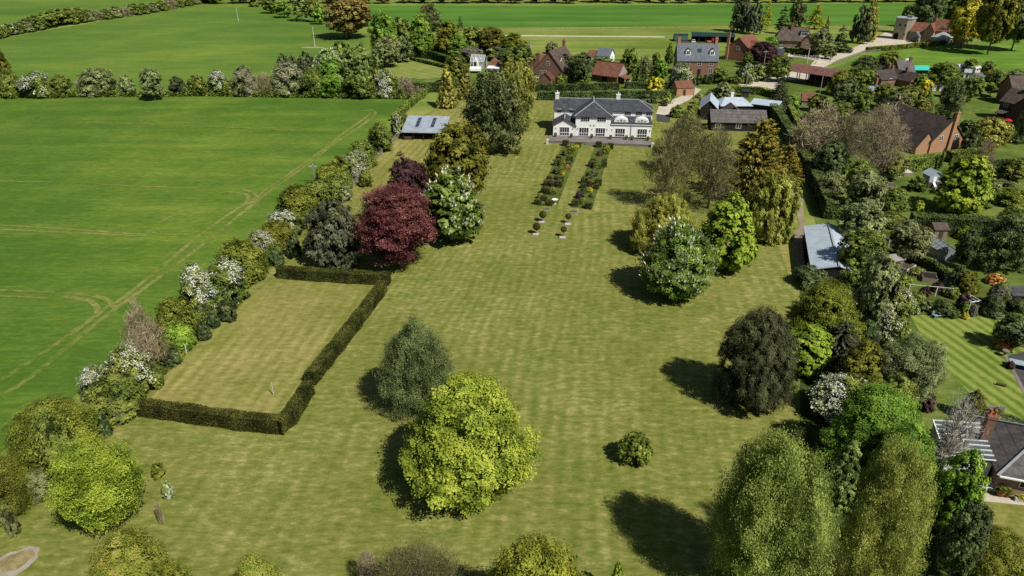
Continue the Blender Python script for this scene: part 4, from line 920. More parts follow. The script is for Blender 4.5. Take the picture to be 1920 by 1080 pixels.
# --- rusty barn
b, L = frame('dutch_barn', (93.68, 242.64), (104.67, 230.37), 'open sided barn with long rusty red curved roof beside the farm track', 'barn')
q = [(-.3+9.6*i/10, 3.9+1.7*math.sin(math.pi*i/10)) for i in range(11)]; m = MB(); prism(m, q+[(u, z-.12) for u, z in q[::-1]], -.4, L+.4, 'x'); fixn(m.obj('roof', MATS['rustmetal'], b))
m = MB(); m.box(3.5, 8.7, 0, L, 8.85, 3.6); m.box(L-.15, 3.2, 0, L, 8.69, 3.7); m.obj('wall', MATS['blackboard'], b)
for i in range(6):
    for y_ in (.1, 8.4): m = MB(); m.box(L*i/5*.985, y_, 0, L*i/5*.985+.22, y_+.22, 3.85); m.obj('post', MATS['wooddark'], b)
m = MB(); [m.box(5+i*2.4, 4, 0, 7+i*2.4, 6.5, 1.1+.4*(i % 2)) for i in range(4)]; o = m.obj('hay_stack', MATS['wooddark'], None); o.parent = None; o.matrix_world = b.matrix_basis.copy()
tag(o, 'row of dark stacked bales inside the rusty roofed barn', 'bale stack')
# --- sheds with pale blue roofs
b, L = frame('black_shed', (51.56, 190.81), (55.80, 189.62), 'black boarded shed with steep pale blue metal roof, gable to the drive', 'shed')
block(b, 0, 0, L, 10, 3.4, 2.0, MATS['blackboard'], MATS['bluemetal'], 'y', over=.3, t=.1)
b, L = frame('stone_roof_range', (51.77, 178.97), (65.45, 177.90), 'low range with speckled stone slab roof beside the golden cedar', 'outbuilding')
block(b, 0, 0, L, 6.0, 2.6, 2.3, MATS['blackboard'], MATS['slabslate'], 'x', over=.35)
for u in (.12, .5, .88): win(b, (L*u, 0, .8), 'f', 1.2, 1.2, 2, 0)
block(b, L*.23, 6.02, 6.6, 4.5, 2.7, 2.4, MATS['blackboard'], MATS['tilebrown'], 'y', (0, 0), .3)
b, L = frame('black_shed', (58.42, 195.07), (66.96, 195.07), 'wide shed with pale blue roof behind the stone slab range', 'shed')
block(b, 0, 0, L, 7, 2.9, 1.5, MATS['blackboard'], MATS['bluemetal'], 'x', (.5, .5), .3, t=.1); chimney(b, L*.52, 6, 3.5, 5.2, .8, .7, 'chimney', 0)
b, L = frame('black_shed', (67.42, 197.58), (73.58, 193.83), 'narrow lean-to shed with pale blue roof next to the tall track hedge', 'shed')
lean(b, 0, 0, L, 4, 2.9, 3.5, MATS['blackboard'], MATS['bluemetal'], .3, t=.1)
# --- orange brick bungalow
b, L = frame('bungalow', (97.43, 158.37), (106.42, 161.43), 'orange brick bungalow with big dark roof and tall gable chimney', 'house')
block(b, 0, 0, L, 17, 3.2, 4.6, MATS['brickorange'], MATS['tiledark'], 'y', over=.3)
lean_ = block(b, -3.8, .4, 5.4, 7, 2.1, 3.1, MATS['brickorange'], MATS['tiledark'], 'y', (0, 0), .25)
win(b, (L*.27, 0, 3.0), 'f', 1.1, .9, 2, 1); win(b, (L*.75, 0, 2.9), 'f', 1.1, .9, 2, 1)
chimney(b, L*.57, -.2, 0, 9.3, .9, .6, 'brickorange', 1, 'woodgrey'); chimney(b, L*.5, 16.2, 7, 9.0, .8, .8, 'brickdark', 1, 'white')
m = MB(); m.box(L*.52-.05, -.14, 0, L*.52+.05, -.02, 6.4); m.obj('drainpipe', MATS['wooddark'], b)  # thin dark upright strip on the gable face
# --- dark brick house
b, L = frame('brick_house', (133.45, 191.41), (137.83, 181.67), 'dark brick house with shaded gable, white windows and brown roof', 'house')
block(b, 0, 0, L, 6.4, 5.2, 3.0, MATS['brickdark'], MATS['tilebrown'], 'x', over=.3)
block(b, L*.5, -3.2, 6.5, 9, 5.2, 3.3, MATS['brickdark'], MATS['tiledark'], 'y', (0, 0), .3)
win(b, (0, 3.2, 3.6), 'l', 1.3, 1.3, 2, 1); win(b, (0, 3.0, .7), 'l', 2.6, 1.7, 4, 1); win(b, (1.6, 0, 3.7), 'f', 1.2, 1.1, 2, 1)
m = MB(); m.slab([(.6, -2.4, 2.3), (4.6, -2.4, 2.3), (4.6, -.01, 3.1), (.6, -.01, 3.1)], .12); fixn(m.obj('porch_roof', MATS['tilebrown'], b))
m = MB(); m.box(.8, -2.2, 0, 1.0, -2.0, 2.2); m.box(4.2, -2.2, 0, 4.5, -1.9, 2.2); m.obj('porch_post', MATS['brickorange'], b)
chimney(b, L*.44, 3.2, 7.4, 9.8, 1.0, .8, 'brickred', 2)
b, L = frame('brick_house', (147.21, 207.53), (157.35, 206.15), 'house with long brown roof behind the dark brick house', 'house')
block(b, 0, 0, L, 8, 4.8, 3.2, MATS['brickred'], MATS['tilebrown'], 'x', over=.3); win(b, (2, 0, 3), 'f', 1.2, 1.1, 2, 1)
# --- white glasshouse group
b, L = frame('glasshouse', (-15.67, 269.98), (-10.51, 268.87), 'white framed glasshouse with steep roof and arched porch', 'greenhouse')
m = MB(); prism(m, [(0,0), (4.4,0), (4.4,2.3), (2.2,4.4), (0,2.3)], .05, L-.05, 'x'); gl = fixn(m.obj('glazing', MATS['glassblue'], b))
m = MB()
for i in range(11):
    x_ = L*i/10; [m.bar((x_, y_, z_), (x_, y2, z2), .12) for y_, z_, y2, z2 in ((-.04,0,-.04,2.33), (-.04,2.33,2.2,4.46), (2.2,4.46,4.44,2.33), (4.44,2.33,4.44,0))]
for y_, z_ in ((-.04,.05), (-.04,1.1), (-.04,2.33), (1.05,3.4), (2.2,4.46), (3.3,3.4), (4.44,2.33)): m.bar((-.05,y_,z_), (L+.05,y_,z_), .12)
m.obj('glazing_bars', MATS['white'], b)
m = MB(); q = [(L*.42-.9,0), (L*.42+.9,0), (L*.42+.9,2.4), (L*.42,3.9), (L*.42-.9,2.4)]; prism(m, q, -1.2, .0, 'y'); po = fixn(m.obj('porch', MATS['white'], b)); m = MB(); m.box(L*.42-.5, -1.25, .05, L*.42+.5, -1.19, 2.4); m.obj('door', MATS['glass'], po)
b, L = frame('marquee', (-15.33, 258.19), (-11.19, 258.19), 'white flat topped garden tent in front of the white glasshouse', 'tent')
m = MB(); m.box(0, 0, 1.6, L, 4.5, 1.75); m.box(0, 0, .9, .08, 4.5, 1.59); m.box(L-.08, 0, .9, L, 4.5, 1.59); m.box(.09, 0, .9, L-.09, .08, 1.59); m.obj('canopy', MATS['render'], b)
for x_ in (.1, L-.2):
    for y_ in (.1, 4.3): m = MB(); m.box(x_, y_, 0, x_+.1, y_+.1, .89); m.obj('leg', MATS['white'], b)
b, L = frame('garden_pavilion', (-9.00, 262.37), (-4.48, 261.31), 'small pavilion with orange tiled roof and white awning', 'pavilion')
block(b, 0, 1.2, L*.85, 4, 2.2, 2.2, MATS['render'], MATS['tilered'], 'x', (.8, .8), .3); m = MB(); m.slab([(.1, -1.6, 1.5), (L, -1.6, 1.5), (L, 1.15, 2.0), (.1, 1.15, 2.0)], .1); fixn(m.obj('awning', MATS['white'], b))
for x_ in (.2, L*.5, L-.3): m = MB(); m.box(x_, -1.5, 0, x_+.1, -1.4, 1.4); m.obj('post', MATS['white'], b)
# --- blue roofed barn by the side track
pA, pB = Vector((48.72, 106.87, 2.90)), Vector((43.83, 90.94, 2.90))
b, L = frame('metal_barn', (pA.x, pA.y), (pB.x, pB.y), 'barn with smooth pale blue metal roof half hidden by trees', 'barn')
# front of this frame is the eaves beside the track
block(b, 0, 0, L, 6.8, 2.9, .95, MATS['blackboard'], MATS['bluemetal'], 'x', over=.25, t=.1)
m = MB(); m.bar((-.3, 3.4, 3.92), (L+.3, 3.4, 3.92), .3, .08); m.obj('ridge_cap', MATS['lead'], b)
m = MB(); m.box(L*.3, -.09, 0, L*.62, -.01, 2.3); m.obj('door', MATS['opening_shade'], b)  # dark panel on the wall, painted as the shade of an opening
# --- slate cottage with glass lean-to
b, L = frame('slate_cottage', (45.11, 49.16), (49.30, 47.79), 'cottage with slate roof, red chimney, pink brick wall and glass lean-to', 'house')
block(b, .3, 0, 11, 8.4, 2.35, 2.6, MATS['brickpink'], MATS['slabslate'], 'x', (.95, 0), .45, ridgemat=MATS['lead'])
m = MB(); m.box(.0, -.62, 2.02, 11.6, -.46, 2.16); m.obj('gutter', MATS['white'], b)
win(b, (3.2, 0, 1.0), 'f', 2.4, .75, 3, 0)
chimney(b, -.1, 5.0, 0, 5.1, .75, .9, 'brickred', 2)
wl = MB(); wl.box(-3.9, 1.6, 0, -.02, 1.75, 1.9); wl.box(-3.95, 1.76, 0, -3.8, 7.0, 1.5); gl = wl.obj('lean_to', MATS['render'], b)
m = MB(); m.slab([(-4.0, 1.4, 1.75), (.1, 1.4, 2.35), (.1, 7.2, 2.35), (-4.0, 7.2, 1.75)], .04); fixn(m.obj('glass_roof', MATS['glassblue'], gl))
m = MB(); [m.bar((-4.05, 1.4+i*.725, 1.80), (.1, 1.4+i*.725, 2.40), .1, .09) for i in range(9)]; m.bar((-4.02, 1.35, 1.80), (-4.02, 7.25, 1.80), .12); m.bar((-2.0, 1.35, 2.10), (-2.0, 7.25, 2.10), .06); m.obj('glazing_bars', MATS['white'], gl)
m = MB(); m.box(-1.2, -.3, 0, .6, 1.2, .12); m.obj('step', MATS['offwhite'], b)
for px_, lb, pm in (((45.40, 48.33), 'big terracotta pot against the pink brick wall of the slate cottage', 'terracotta'), ((45.85, 48.26), 'rounded dark pot beside the big terracotta pot', 'pot')):
    r = empty('plant_pot', (*px_, 0)); o = MB().lathe([(.2,0), (.38,.5), (.42,.52), (.42,.62), (.34,.62)], 14).obj('pot', MATS[pm], r)
    q = bpy.data.objects.new('plant', geometry('bush', 2, 1)[0]); COL.objects.link(q); q.parent = r; set_mat(q, MATS['hedgeolive']); q.location.z = .55; q.scale = (.9,.9,.6); tag(r, lb, 'plant pot')
b, L = frame('planter', (46.31, 47.59), (47.18, 47.26), 'pale stone trough planted with yellow flowers by the gravel path', 'planter')
m = MB(); m.box(0,0,.0,1.4,.5,.45); m.obj('trough', MATS['offwhite'], b); q = bpy.data.objects.new('flowers', geometry('bush', 2, 2)[0]); COL.objects.link(q); q.parent = b; set_mat(q, MATS['yellow']); q.location = (.7,.25,.4); q.scale = (1.3,.6,.5)
# --- old tiled roofs and sheds of the village
for p0, p1, D, e, r_, rd, rf, lb in (((121.98, 234.62), (129.28, 237.24), 7, 2.4, 2.4, 'x', 'tiledark', 'cottage with dark tiled roof lowest in the old roof cluster'), ((127.10, 239.01), (131.41, 240.81), 7, 2.6, 2.4, 'y', 'tilebrown', 'cottage wing with sandy brown roof in the old roof cluster'),
        ((132.86, 244.49), (138.00, 244.49), 8, 3.0, 3.2, 'x', 'slabslate', 'tall old house with lichened grey roof in the roof cluster'), ((130.22, 232.05), (134.26, 233.76), 8, 2.4, 2.4, 'y', 'tilebrown', 'brown gabled cottage beside the golden topped bush')):
    b, L = frame('old_cottage', p0, p1, lb, 'house', 0, 'old tiled cottages'); block(b, 0, 0, L, D, e, r_, MATS['brickred'], MATS[rf], rd, over=.25); win(b, (L*.5, 0, 1.4), 'f', 1.1, 1.0, 2, 1)
    chimney(b, L*.5 if rd == 'y' else L-.5, D*.5, e+r_*.8, e+r_+1.1, .8, .8, 'brickred', 1)
for p0, p1, D, e, r_, wm, rf, lb in (((138.92, 237.24), (143.44, 236.36), 5, 2.2, 1.0, 'render', 'slate', 'white walled shed with grey roof between birch and golden topped bush'), ((135.95, 228.71), (139.12, 227.88), 3.5, 2.0, .6, 'render', 'lead', 'white conservatory box behind the feathery birch'),
        ((156.41, 239.01), (158.74, 239.01), 5, 2.2, 1.2, 'render', 'slatelight', 'white shed with slate roof before the caravans'), ((158.55, 250.20), (160.23, 249.23), 4, 2.0, .8, 'render', 'lead', 'small white shed below the caravans'),
        ((108.03, 216.15), (112.11, 208.92), 6, 2.6, 1.6, 'render', 'lead', 'pale roofed cottage end with red chimney behind the leafless trees'), ((85.80, 207.53), (90.01, 206.15), 6, 1.6, 1.7, 'woodgrey', 'tilered', 'red and grey roofed shed above the leafless brown tree'),
        ((51.53, 220.71), (56.89, 221.49), 5, 2.6, 1.6, 'brickorange', 'tilered', 'small orange roofed lodge beside the house drive'), ((71.09, 218.41), (73.19, 217.66), 3, 2.0, .5, 'wooddark', 'greenmetal', 'dark green garden shed on the lawn above the blue roofs'),
        ((58.28, 96.17), (60.72, 97.11), 2.2, 1.6, .5, 'wood', 'woodgrey', 'weathered wooden hutch at the end of the vegetable plot'), ((69.75, 85.10), (71.47, 85.10), 2.2, 1.7, .7, 'blackboard', 'slate', 'small dark garden shed beside the lilac rhododendron'),
        ((102.67, 139.81), (104.91, 140.15), 2.6, 1.4, .8, 'render', 'white', 'small white hut against the long grey fence'), ((70.92, 107.44), (73.08, 107.44), 2.5, 2.2, .7, 'wood', 'tilebrown', 'brown roofed shed behind the glass greenhouse')):
    b, L = frame('garden_shed', p0, p1, lb, 'shed', 0, None); block(b, 0, 0, L, D, e, r_, MATS[wm], MATS[rf], 'x', over=.2, t=.1)
    m = MB(); m.box(L*.38, -.06, 0, L*.38+min(.9, L*.3), .02, min(1.9, e*.8)); m.obj('door', MATS['wooddark'], b)
    if 'chimney' in lb: chimney(b, 1, 3, 3.4, 6.2, .8, .8, 'brickred', 1)
# summer house
b, L = frame('summer_house', (84.18, 134.10), (86.95, 134.43), 'raised blue grey summer house in the shade of the walnut tree', 'summer house')
m = MB(); m.box(0,0,.0,L,2.4,1.2); m.obj('base', MATS['wooddark'], b); block(b, .1, .1, L-.2, 2.2, 2.7, .8, MATS['bluegrey'], MATS['bluegrey'], 'y', over=.25, z0=1.21, t=.08)
m = MB(); m.box(L*.3, .02, 1.3, L*.55, .09, 2.3); m.obj('door', MATS['white'], b)
m = MB(); m.bar((L*.4, -1.5, .05), (L*.4, .0, 1.2), .5, .06); m.obj('ladder', MATS['white'], b)
# glass greenhouse
b, L = frame('greenhouse', (67.38, 99.44), (70.31, 99.84), 'small aluminium glass greenhouse on the lawn in hedge shade', 'greenhouse')
m = MB(); prism(m, [(0,0), (L,0), (L,1.7), (L/2,2.6), (0,1.7)], .05, 3.4, 'y'); fixn(m.obj('glazing', MATS['glasspale'], b)); m = MB()
for y_ in (0, .87, 1.74, 2.6, 3.45): [m.bar((a, y_, z_), (c, y_, z2), .06) for a, z_, c, z2 in ((-.02,0,-.02,1.72), (-.02,1.72,L/2,2.64), (L/2,2.64,L+.02,1.72), (L+.02,1.72,L+.02,0))]
for a, z_ in ((-.02,1.72), (L/2,2.64), (L+.02,1.72), (L*.25,2.18), (L*.75,2.18)): m.bar((a,0,z_), (a,3.45,z_), .06)
m.obj('frame', MATS['lead'], b)
for p0, p1, lb, mt, top in (((61.13, 92.18), (63.06, 91.49), 'black lidded cold frame with pale wooden end', 'wood', 'black'), ((60.17, 94.87), (62.42, 96.54), 'pale open compost box beside the bean poles', 'offwhite', 'wooddark'), ((64.51, 89.44), (66.71, 90.29), 'grey glazed cold frame near the yellow green border shrub', 'woodgrey', 'glasspale'), ((83.15, 141.56), (85.37, 141.92), 'open wooden sand box beside the white screens', 'wood', 'offwhite'), ((75.35, 134.43), (78.49, 134.43), 'square grey edged sand pit with green cover half off', 'woodgrey', 'tilebrown')):
    b, L = frame('garden_box', p0, p1, lb, 'box'); h_ = .3 if 'pit' in lb else .75
    m = MB(); m.box(0,0,0,L,.08,h_); m.box(0,1.9,0,L,2.0,h_*1.3); m.box(0,.09,0,.08,1.89,h_); m.box(L-.08,.09,0,L,1.89,h_); m.obj('sides', MATS[mt], b); m = MB(); m.slab([(.09,.1,h_*.93), (L-.09,.1,h_*.93), (L-.09,1.88,h_*1.15), (.09,1.88,h_*1.15)], .05); fixn(m.obj('lid', MATS[top], b))
m = MB(); m.lathe([(.9,0), (1.0,.25), (.95,.32), (.5,.4)], 16); o = m.obj('sandpit_cover', MATS['greenplastic']); o.location = (*(75.96, 136.40), .0); tag(o, 'turquoise green plastic cover lying by the grey edged sand pit', 'cover')
# white screens, rails and fences
def fence(p, h, label, mat='woodgrey', name='fence', step=2.4, boards_=True, rails=3):
    r = empty(name, (*p[0], 0)); tag(r, label, 'fence'); O = Vector((*p[0], 0)); pn = MB(); n = 0
    for a, c in zip(p[:-1], p[1:]):
        a, c = Vector((*a, 0))-O, Vector((*c, 0))-O; l = (c-a).length; k_ = max(1, round(l/step)); d = (c-a)/l
        for i in range(k_+(1 if c == Vector((*p[-1], 0))-O else 0)):
            q = a+d*(l*i/k_); m = MB(); m.box(q.x-.07, q.y-.07, 0, q.x+.07, q.y+.07, h+.1); m.obj('post', MATS[mat], r)
        u = Vector((-d.y, d.x, 0))*.09
        if boards_: pn.bar(a+u+Vector((0,0,h/2)), c+u+Vector((0,0,h/2)), .04, h*.96)
        else: [pn.bar(a+u+Vector((0,0,h*(j+.6)/rails)), c+u+Vector((0,0,h*(j+.6)/rails)), .05, .12) for j in range(rails)]
    pn.obj('boards' if boards_ else 'rails', MATS[mat], r); return r
fence([(105.33, 147.06), (109.81, 148.59), (116.69, 150.94)], 1.8, 'long grey close boarded fence behind the cream flowering shrub')
fence([(78.46, 140.50), (80.31, 140.85)], 1.9, 'first white garden screen beside the thin grey willow', 'white', 'garden_screen', 1.2)
fence([(80.40, 140.68), (82.29, 141.21)], 1.9, 'second white garden screen beside the sand box', 'white', 'garden_screen', 1.2)
fence([(63.42, 137.75), (66.13, 137.07)], 1.6, 'white screen half hidden behind the tall track hedge shrubs', 'white', 'garden_screen', 1.5)
fence([(61.26, 108.34), (61.89, 104.37)], 1.6, 'pale weathered fence under the apple tree', 'offwhite', 'fence', 1.6)
fence([(-28.22, 176.34), (-29.46, 167.40), (-30.44, 158.37), (-31.31, 149.37), (-32.10, 141.21), (-32.69, 133.14)], 1.2, 'post and rail fence running down from the field shelter', 'woodgrey', 'rail_fence', 2.6, False)
fence([(82.44, 287.74), (85.25, 284.02), (89.09, 279.19)], 1.5, 'brown post and rail fence below the new red brick house', 'wooddark', 'rail_fence', 2.4, False)
fence([(114.78, 294.14), (120.26, 290.27), (122.42, 286.49), (117.64, 278.01)], 1.1, 'pale rail fence around the verge of the lane', 'offwhite', 'rail_fence', 2.6, False)
fence([(124.17, 276.84), (134.21, 287.74), (148.80, 304.96), (156.42, 307.78)], 1.1, 'grey rail fence along the paddock side of the lane', 'woodgrey', 'rail_fence', 3.0, False)
fence([(197.45, 324.18), (212.69, 333.84), (229.15, 340.57), (247.58, 345.79)], 1.2, 'thin rail fence below the golden tree and oaks', 'woodgrey', 'rail_fence', 3.5, False, 2)
fence([(64.03, 103.74), (64.89, 99.05), (65.71, 94.14)], 1.5, 'red brown panel fence behind the bean poles', 'woodred')
fence([(54.09, 232.90), (53.54, 223.85)], 1.4, 'grey field gate at the end of the house drive', 'woodgrey', 'gate', 1.8, False, 4)
for p, lb in (((-44.51, 50.95), 'under the olive maple beside the layered chestnut'), ((-42.59, 61.75), 'beside the end of the yew hedge'), ((-44.49, 44.46), 'beside the greyish bramble near the ash ring'), ((-41.43, 70.85), 'below the low bright green elder'), ((-40.37, 72.52), 'between dark hollies below the gold maple'), ((-43.88, 60.71), 'among dark hollies by the hedge corner')):
    m = MB(); m.tube([(0,0,0), (.06,.02,1.35)], [.09, .08], 7); o = m.obj('fence_post', MATS['polewhite']); o.location = (*p, 0); tag(o, 'grey leaning fence post '+lb, 'fence post', 'old posts of the field hedge')
# poles
for (p, h), lb, mt, arm in ((((-40.50, 136.40), 4.19), 'telegraph pole with crossarm standing in the slanting field hedge', 'pole', 1), (((-153.80, 414.93), 6.98), 'pale pole alone high in the far wheat field', 'polewhite', 0), (((-87.12, 321.08), 8.44), 'pale pole on the bare ground patch in the far wheat field', 'polewhite', 0),
        (((97.36, 223.06), 8.49), 'tall pole in front of the rusty barn end', 'pole', 1), (((76.41, 231.21), 7.91), 'dark pole at the farm track junction', 'pole', 0), (((89.48, 255.14), 8.40), 'dark pole beside the purple tree', 'pole', 1), (((114.58, 279.19), 5.54), 'white pole on the verge of the lane', 'polewhite', 0), (((125.45, 284.02), 8.00), 'dark pole beside the lane fence', 'pole', 0), (((56.34, 218.41), 5.17), 'grey pole by the small orange roofed lodge', 'pole', 0)):
    r = empty('telegraph_pole', (*p, 0)); m = MB(); m.tube([(0,0,0), (0,0,h)], [.17, .12], 8); m.obj('pole', MATS[mt], r)
    m = MB(); m.lathe([(.15,0), (.15,.08), (.02,.2)], 8, (0,0,h)); m.obj('cap', MATS['lead'], r)
    if arm: m = MB(); m.box(-.8, -.07, h-.5, .8, .07, h-.36); ca = m.obj('crossarm', MATS['pole'], r); [MB().lathe([(.05,0), (.07,.1), (.03,.18)], 6, (x_, 0, h-.36)).obj('insulator', MATS['white'], ca) for x_ in (-.7, -.3, .3, .7)]
    tag(r, lb, 'pole', 'telegraph poles')
m = MB(); m.tube([(0,0,0), (.02,0,1.7)], [.06, .05], 6); o = m.obj('marker_post', MATS['polewhite']); o.location = (*(-26.98, 64.01), 0); tag(o, 'thin pale post alone on the hedged dry lawn', 'post')
# benches and small garden things
def bench(p, rz, label, mat, w_=1.6):
    r = empty('garden_bench', (*p, 0), rz); m = MB(); [m.box(-w_/2, -.5+j*.15, .42, w_/2, -.38+j*.15, .46) for j in range(4)]; m.obj('seat', MATS[mat], r)
    m = MB(); [m.box(-w_/2, .14+j*.02, .52+j*.13, w_/2, .18+j*.02, .62+j*.13) for j in range(3)]; m.obj('backrest', MATS[mat], r)
    for sx in (-1, 1):
        for y_, h_ in ((-.46, .62), (.12, .95)): m = MB(); m.box(sx*w_/2-.04, y_, 0, sx*w_/2+.04, y_+.08, h_); m.obj('leg', MATS[mat], r)
    return tag(r, label, 'bench')
bench((57.94, 81.81), R(12), 'pale blue grey bench at the top edge of the striped neighbour lawn', 'bluegrey', 1.9)
bench((52.42, 60.99), R(175), 'weathered grey bench under the pale bare tree', 'woodgrey', 2.2)
bench((-25.95, 156.66), R(60), 'small dark wooden bench on the grass below the field shelter', 'wooddark', 1.5)
b = empty('patio_table', (*(60.89, 69.47), 0), R(-25)); tag(b, 'blue grey table on the dark patio at the frame edge', 'table'); m = MB(); m.box(-1.1,-.6,.7,1.1,.6,.76); m.obj('table_top', MATS['bluegrey'], b)
for sx in (-.95, .9):
    for sy in (-.5, .45): m = MB(); m.box(sx, sy, 0, sx+.06, sy+.06, .69); m.obj('leg', MATS['woodgrey'], b)
m = MB(); m.lathe([(.02,.30), (.2,.22), (.3,.1), (.3,.0)][::-1], 12); o = m.obj('garden_stone', MATS['flow_pink']); o.location = (*(54.56, 74.49), 0); tag(o, 'small pale pink object lying on the striped neighbour lawn', 'garden ornament')
m = MB(); m.box(-.5,-.15,.25,.5,.15,.32); m.box(-.45,-.1,0,-.38,.1,.24); m.box(.38,-.1,0,.45,.1,.24); o = m.obj('footstool', MATS['wooddark']); o.location = (*(56.39, 65.76), 0); o.rotation_euler.z = R(-30); tag(o, 'dark low plank stool alone on the striped neighbour lawn', 'stool')
b = empty('urn', (*(60.71, 72.03), 0)); MB().lathe([(.3,0), (.3,.1), (.12,.2), (.12,.35), (.35,.6), (.42,.85), (.36,.9)], 14).obj('bowl', MATS['flow_pink'], b); tag(b, 'pale pinkish garden urn at the patio corner under the orange acer', 'urn')
b = empty('bird_bath', (*(8.21, 124.95), 0)); MB().lathe([(.25,0), (.25,.08), (.1,.16), (.09,.7), (.2,.8)], 10).obj('pedestal', MATS['offwhite'], b); MB().lathe([(.2,.8), (.55,.9), (.6,1.0), (.5,.96), (.1,.9)], 14).obj('bowl', MATS['white'], b); tag(b, 'white bird bath at the end of the flower bed near the topiary', 'bird bath')
b = empty('pergola', (*(62.99, 83.88), 0), R(15)); tag(b, 'white wooden pergola hung with mauve wisteria', 'pergola'); b.scale = (.72, .72, .8); m = MB(); [m.box(-1.1, y_, 2.0, 1.3, y_+.1, 2.15) for y_ in (-1.2, .9)]; [m.box(x_, -1.4, 2.151, x_+.08, 1.2, 2.26) for x_ in (-.9, .1, 1.0)]; m.obj('beams', MATS['white'], b)
for x_ in (-1, 1.1):
    for y_ in (-1.19, .91): m = MB(); m.box(x_, y_, 0, x_+.09, y_+.09, 1.99); m.obj('post', MATS['white'], b)
b = empty('rose_rail', (*(56.93, 88.29), 0), 0); q0, q1 = Vector((56.93, 88.29)), Vector((62.67, 86.99)); dd = q1-q0; b.rotation_euler.z = math.atan2(dd.y, dd.x); tag(b, 'long white rail across the vegetable plot and border', 'rail')
m = MB(); m.box(0, -.035, 1.6, dd.length, .035, 1.67); m.obj('rail', MATS['offwhite'], b); [MB().box(x_, -.04, 0, x_+.08, .04, 1.59).obj('post', MATS['white'], b) for x_ in (.1, dd.length*.62, dd.length-.2)]
b = empty('bean_frame', (*(60.19, 93.78), 0), R(-30)); tag(b, 'row of bare bean poles in the vegetable plot', 'bean frame')
for i in range(9):
    m = MB(); m.bar((i*.38-1.5, -.35, 0), (i*.38-1.5+.05, .02, 1.9), .035); m.bar((i*.38-1.5, .35, 0), (i*.38-1.5, 0, 1.9), .035); m.obj('pole', MATS['wood'], b)
# parasol
b = empty('parasol', (*(130.93, 182.77), 0)); tag(b, 'bright red parasol beside the dark brick house', 'parasol'); b.scale = (.75, .75, .9); MB().tube([(0,0,0), (0,0,2.4)], [.04,.03], 6).obj('pole', MATS['white'], b); MB().lathe([(1.5,1.9), (1.5,1.95), (.8,2.25), (.05,2.5)], 8).obj('canopy', MATS['redcloth'], b)
# tarpaulin and yard things
b = empty('tarpaulin', (*(146.96, 258.19), 0), R(-8)); m = MB(); m.slab([(-3.6,-1.8,1.5), (3.0,-2.2,1.7), (3.6,2.2,2.6), (-2.8,2.6,2.4)], .1); fixn(m.obj('sheet', MATS['tarp'], b)); m = MB(); m.box(-2.8,-1.2,0,2.6,1.6,1.4); m.obj('stack', MATS['wooddark'], b); tag(b, 'turquoise tarpaulin over a stack at the paddock edge', 'tarpaulin')
b = empty('notice_board', (*(146.80, 266.67), 0), R(20)); m = MB(); m.box(-1.6,-.06,1.2,1.6,.06,4.0); m.obj('panel', MATS['carwhite'], b); [MB().box(x_,-.05,0,x_+.12,.05,1.19).obj('leg', MATS['pole'], b) for x_ in (-1.4, 1.2)]; tag(b, 'upright white panel beside the turquoise tarpaulin', 'panel')
m = MB(); m.box(-1.3,-.5,.05,1.3,.5,1.1); m.box(-1.35,-.55,1.105,1.35,.55,1.2); o = m.obj('garden_bin', MATS['greenplastic']); o.location = (*(136.63, 257.17), 0); tag(o, 'dark green box before the round tree at the paddock edge', 'box')
def caravan(p, rz, label, mat, l=5.2):
    r = empty('caravan', (*p, 0), rz); q = [(-1.1,.45), (1.1,.45), (1.1,2.2), (.8,2.55), (-.8,2.55), (-1.1,2.2)]; m = MB(); prism(m, q, -l/2, l/2, 'x'); fixn(m.obj('body', MATS[mat], r))
    m = MB(); m.box(-l*.3,-1.14,1.3,-l*.05,-1.09,2.0); m.box(l*.1,-1.14,1.3,l*.32,-1.09,2.0); m.obj('window', MATS['glass'], r)
    for s in (-1, 1): MB().tube([(0, s*.85, .33), (0, s*1.05, .33)], [.33,.33], 12).obj('wheel', MATS['tyre'], r)
    return tag(r, label, 'caravan')
caravan((165.57, 262.37), R(5), 'white caravan at the foot of the paddock', 'carwhite', 6); caravan((167.02, 258.19), R(35), 'pale greenish caravan beside the white caravan', 'cream', 4.4)
def car(p, rz, label, paint):
    r = empty('parked_car', (*p, 0), rz)
    q = [(-2.1,.35), (2.1,.35), (2.15,.75), (1.9,.95), (.95,1.0), (-1.6,1.05), (-2.1,.9)]; m = MB(); prism(m, [(u, z) for u, z in q], -.88, .88, 'y'); fixn(m.obj('body', MATS[paint], r))
    m = MB(); m.add([(x, s*yw, z) for s in (-1, 1) for x, yw, z in ((-1.75,.8,1.06), (1.0,.8,1.01), (.35,.66,1.46), (-1.35,.66,1.48))], [(0,1,2,3), (7,6,5,4), (0,4,5,1), (1,5,6,2), (2,6,7,3), (3,7,4,0)]); fixn(m.obj('windows', MATS['glass'], r))
    m = MB(); m.box(-1.3,-.64,1.485,.3,.64,1.52); m.obj('car_roof', MATS[paint], r)
    for x_ in (-1.3, 1.3):
        for s in (-1, 1): w_ = MB().tube([(x_, s*.7, .32), (x_, s*.9, .32)], [.32,.32], 14).obj('wheel', MATS['tyre'], r); MB().tube([(x_, s*.9, .32), (x_, s*.915, .32)], [.19,.19], 10).obj('rim', MATS['lead'], w_)
    for s in (-1, 1): MB().box(2.0, s*.62-.15, .68, 2.16, s*.62+.15, .82).obj('headlight', MATS['white'], r)
    return tag(r, label, 'car', 'parked cars')
car((184.45, 335.50), R(170), 'dark car parked behind the yellow green hedge of the tower house', 'cardark'); car((190.74, 337.17), R(175), 'silver grey car parked between dark car and conservatory', 'carsilver')
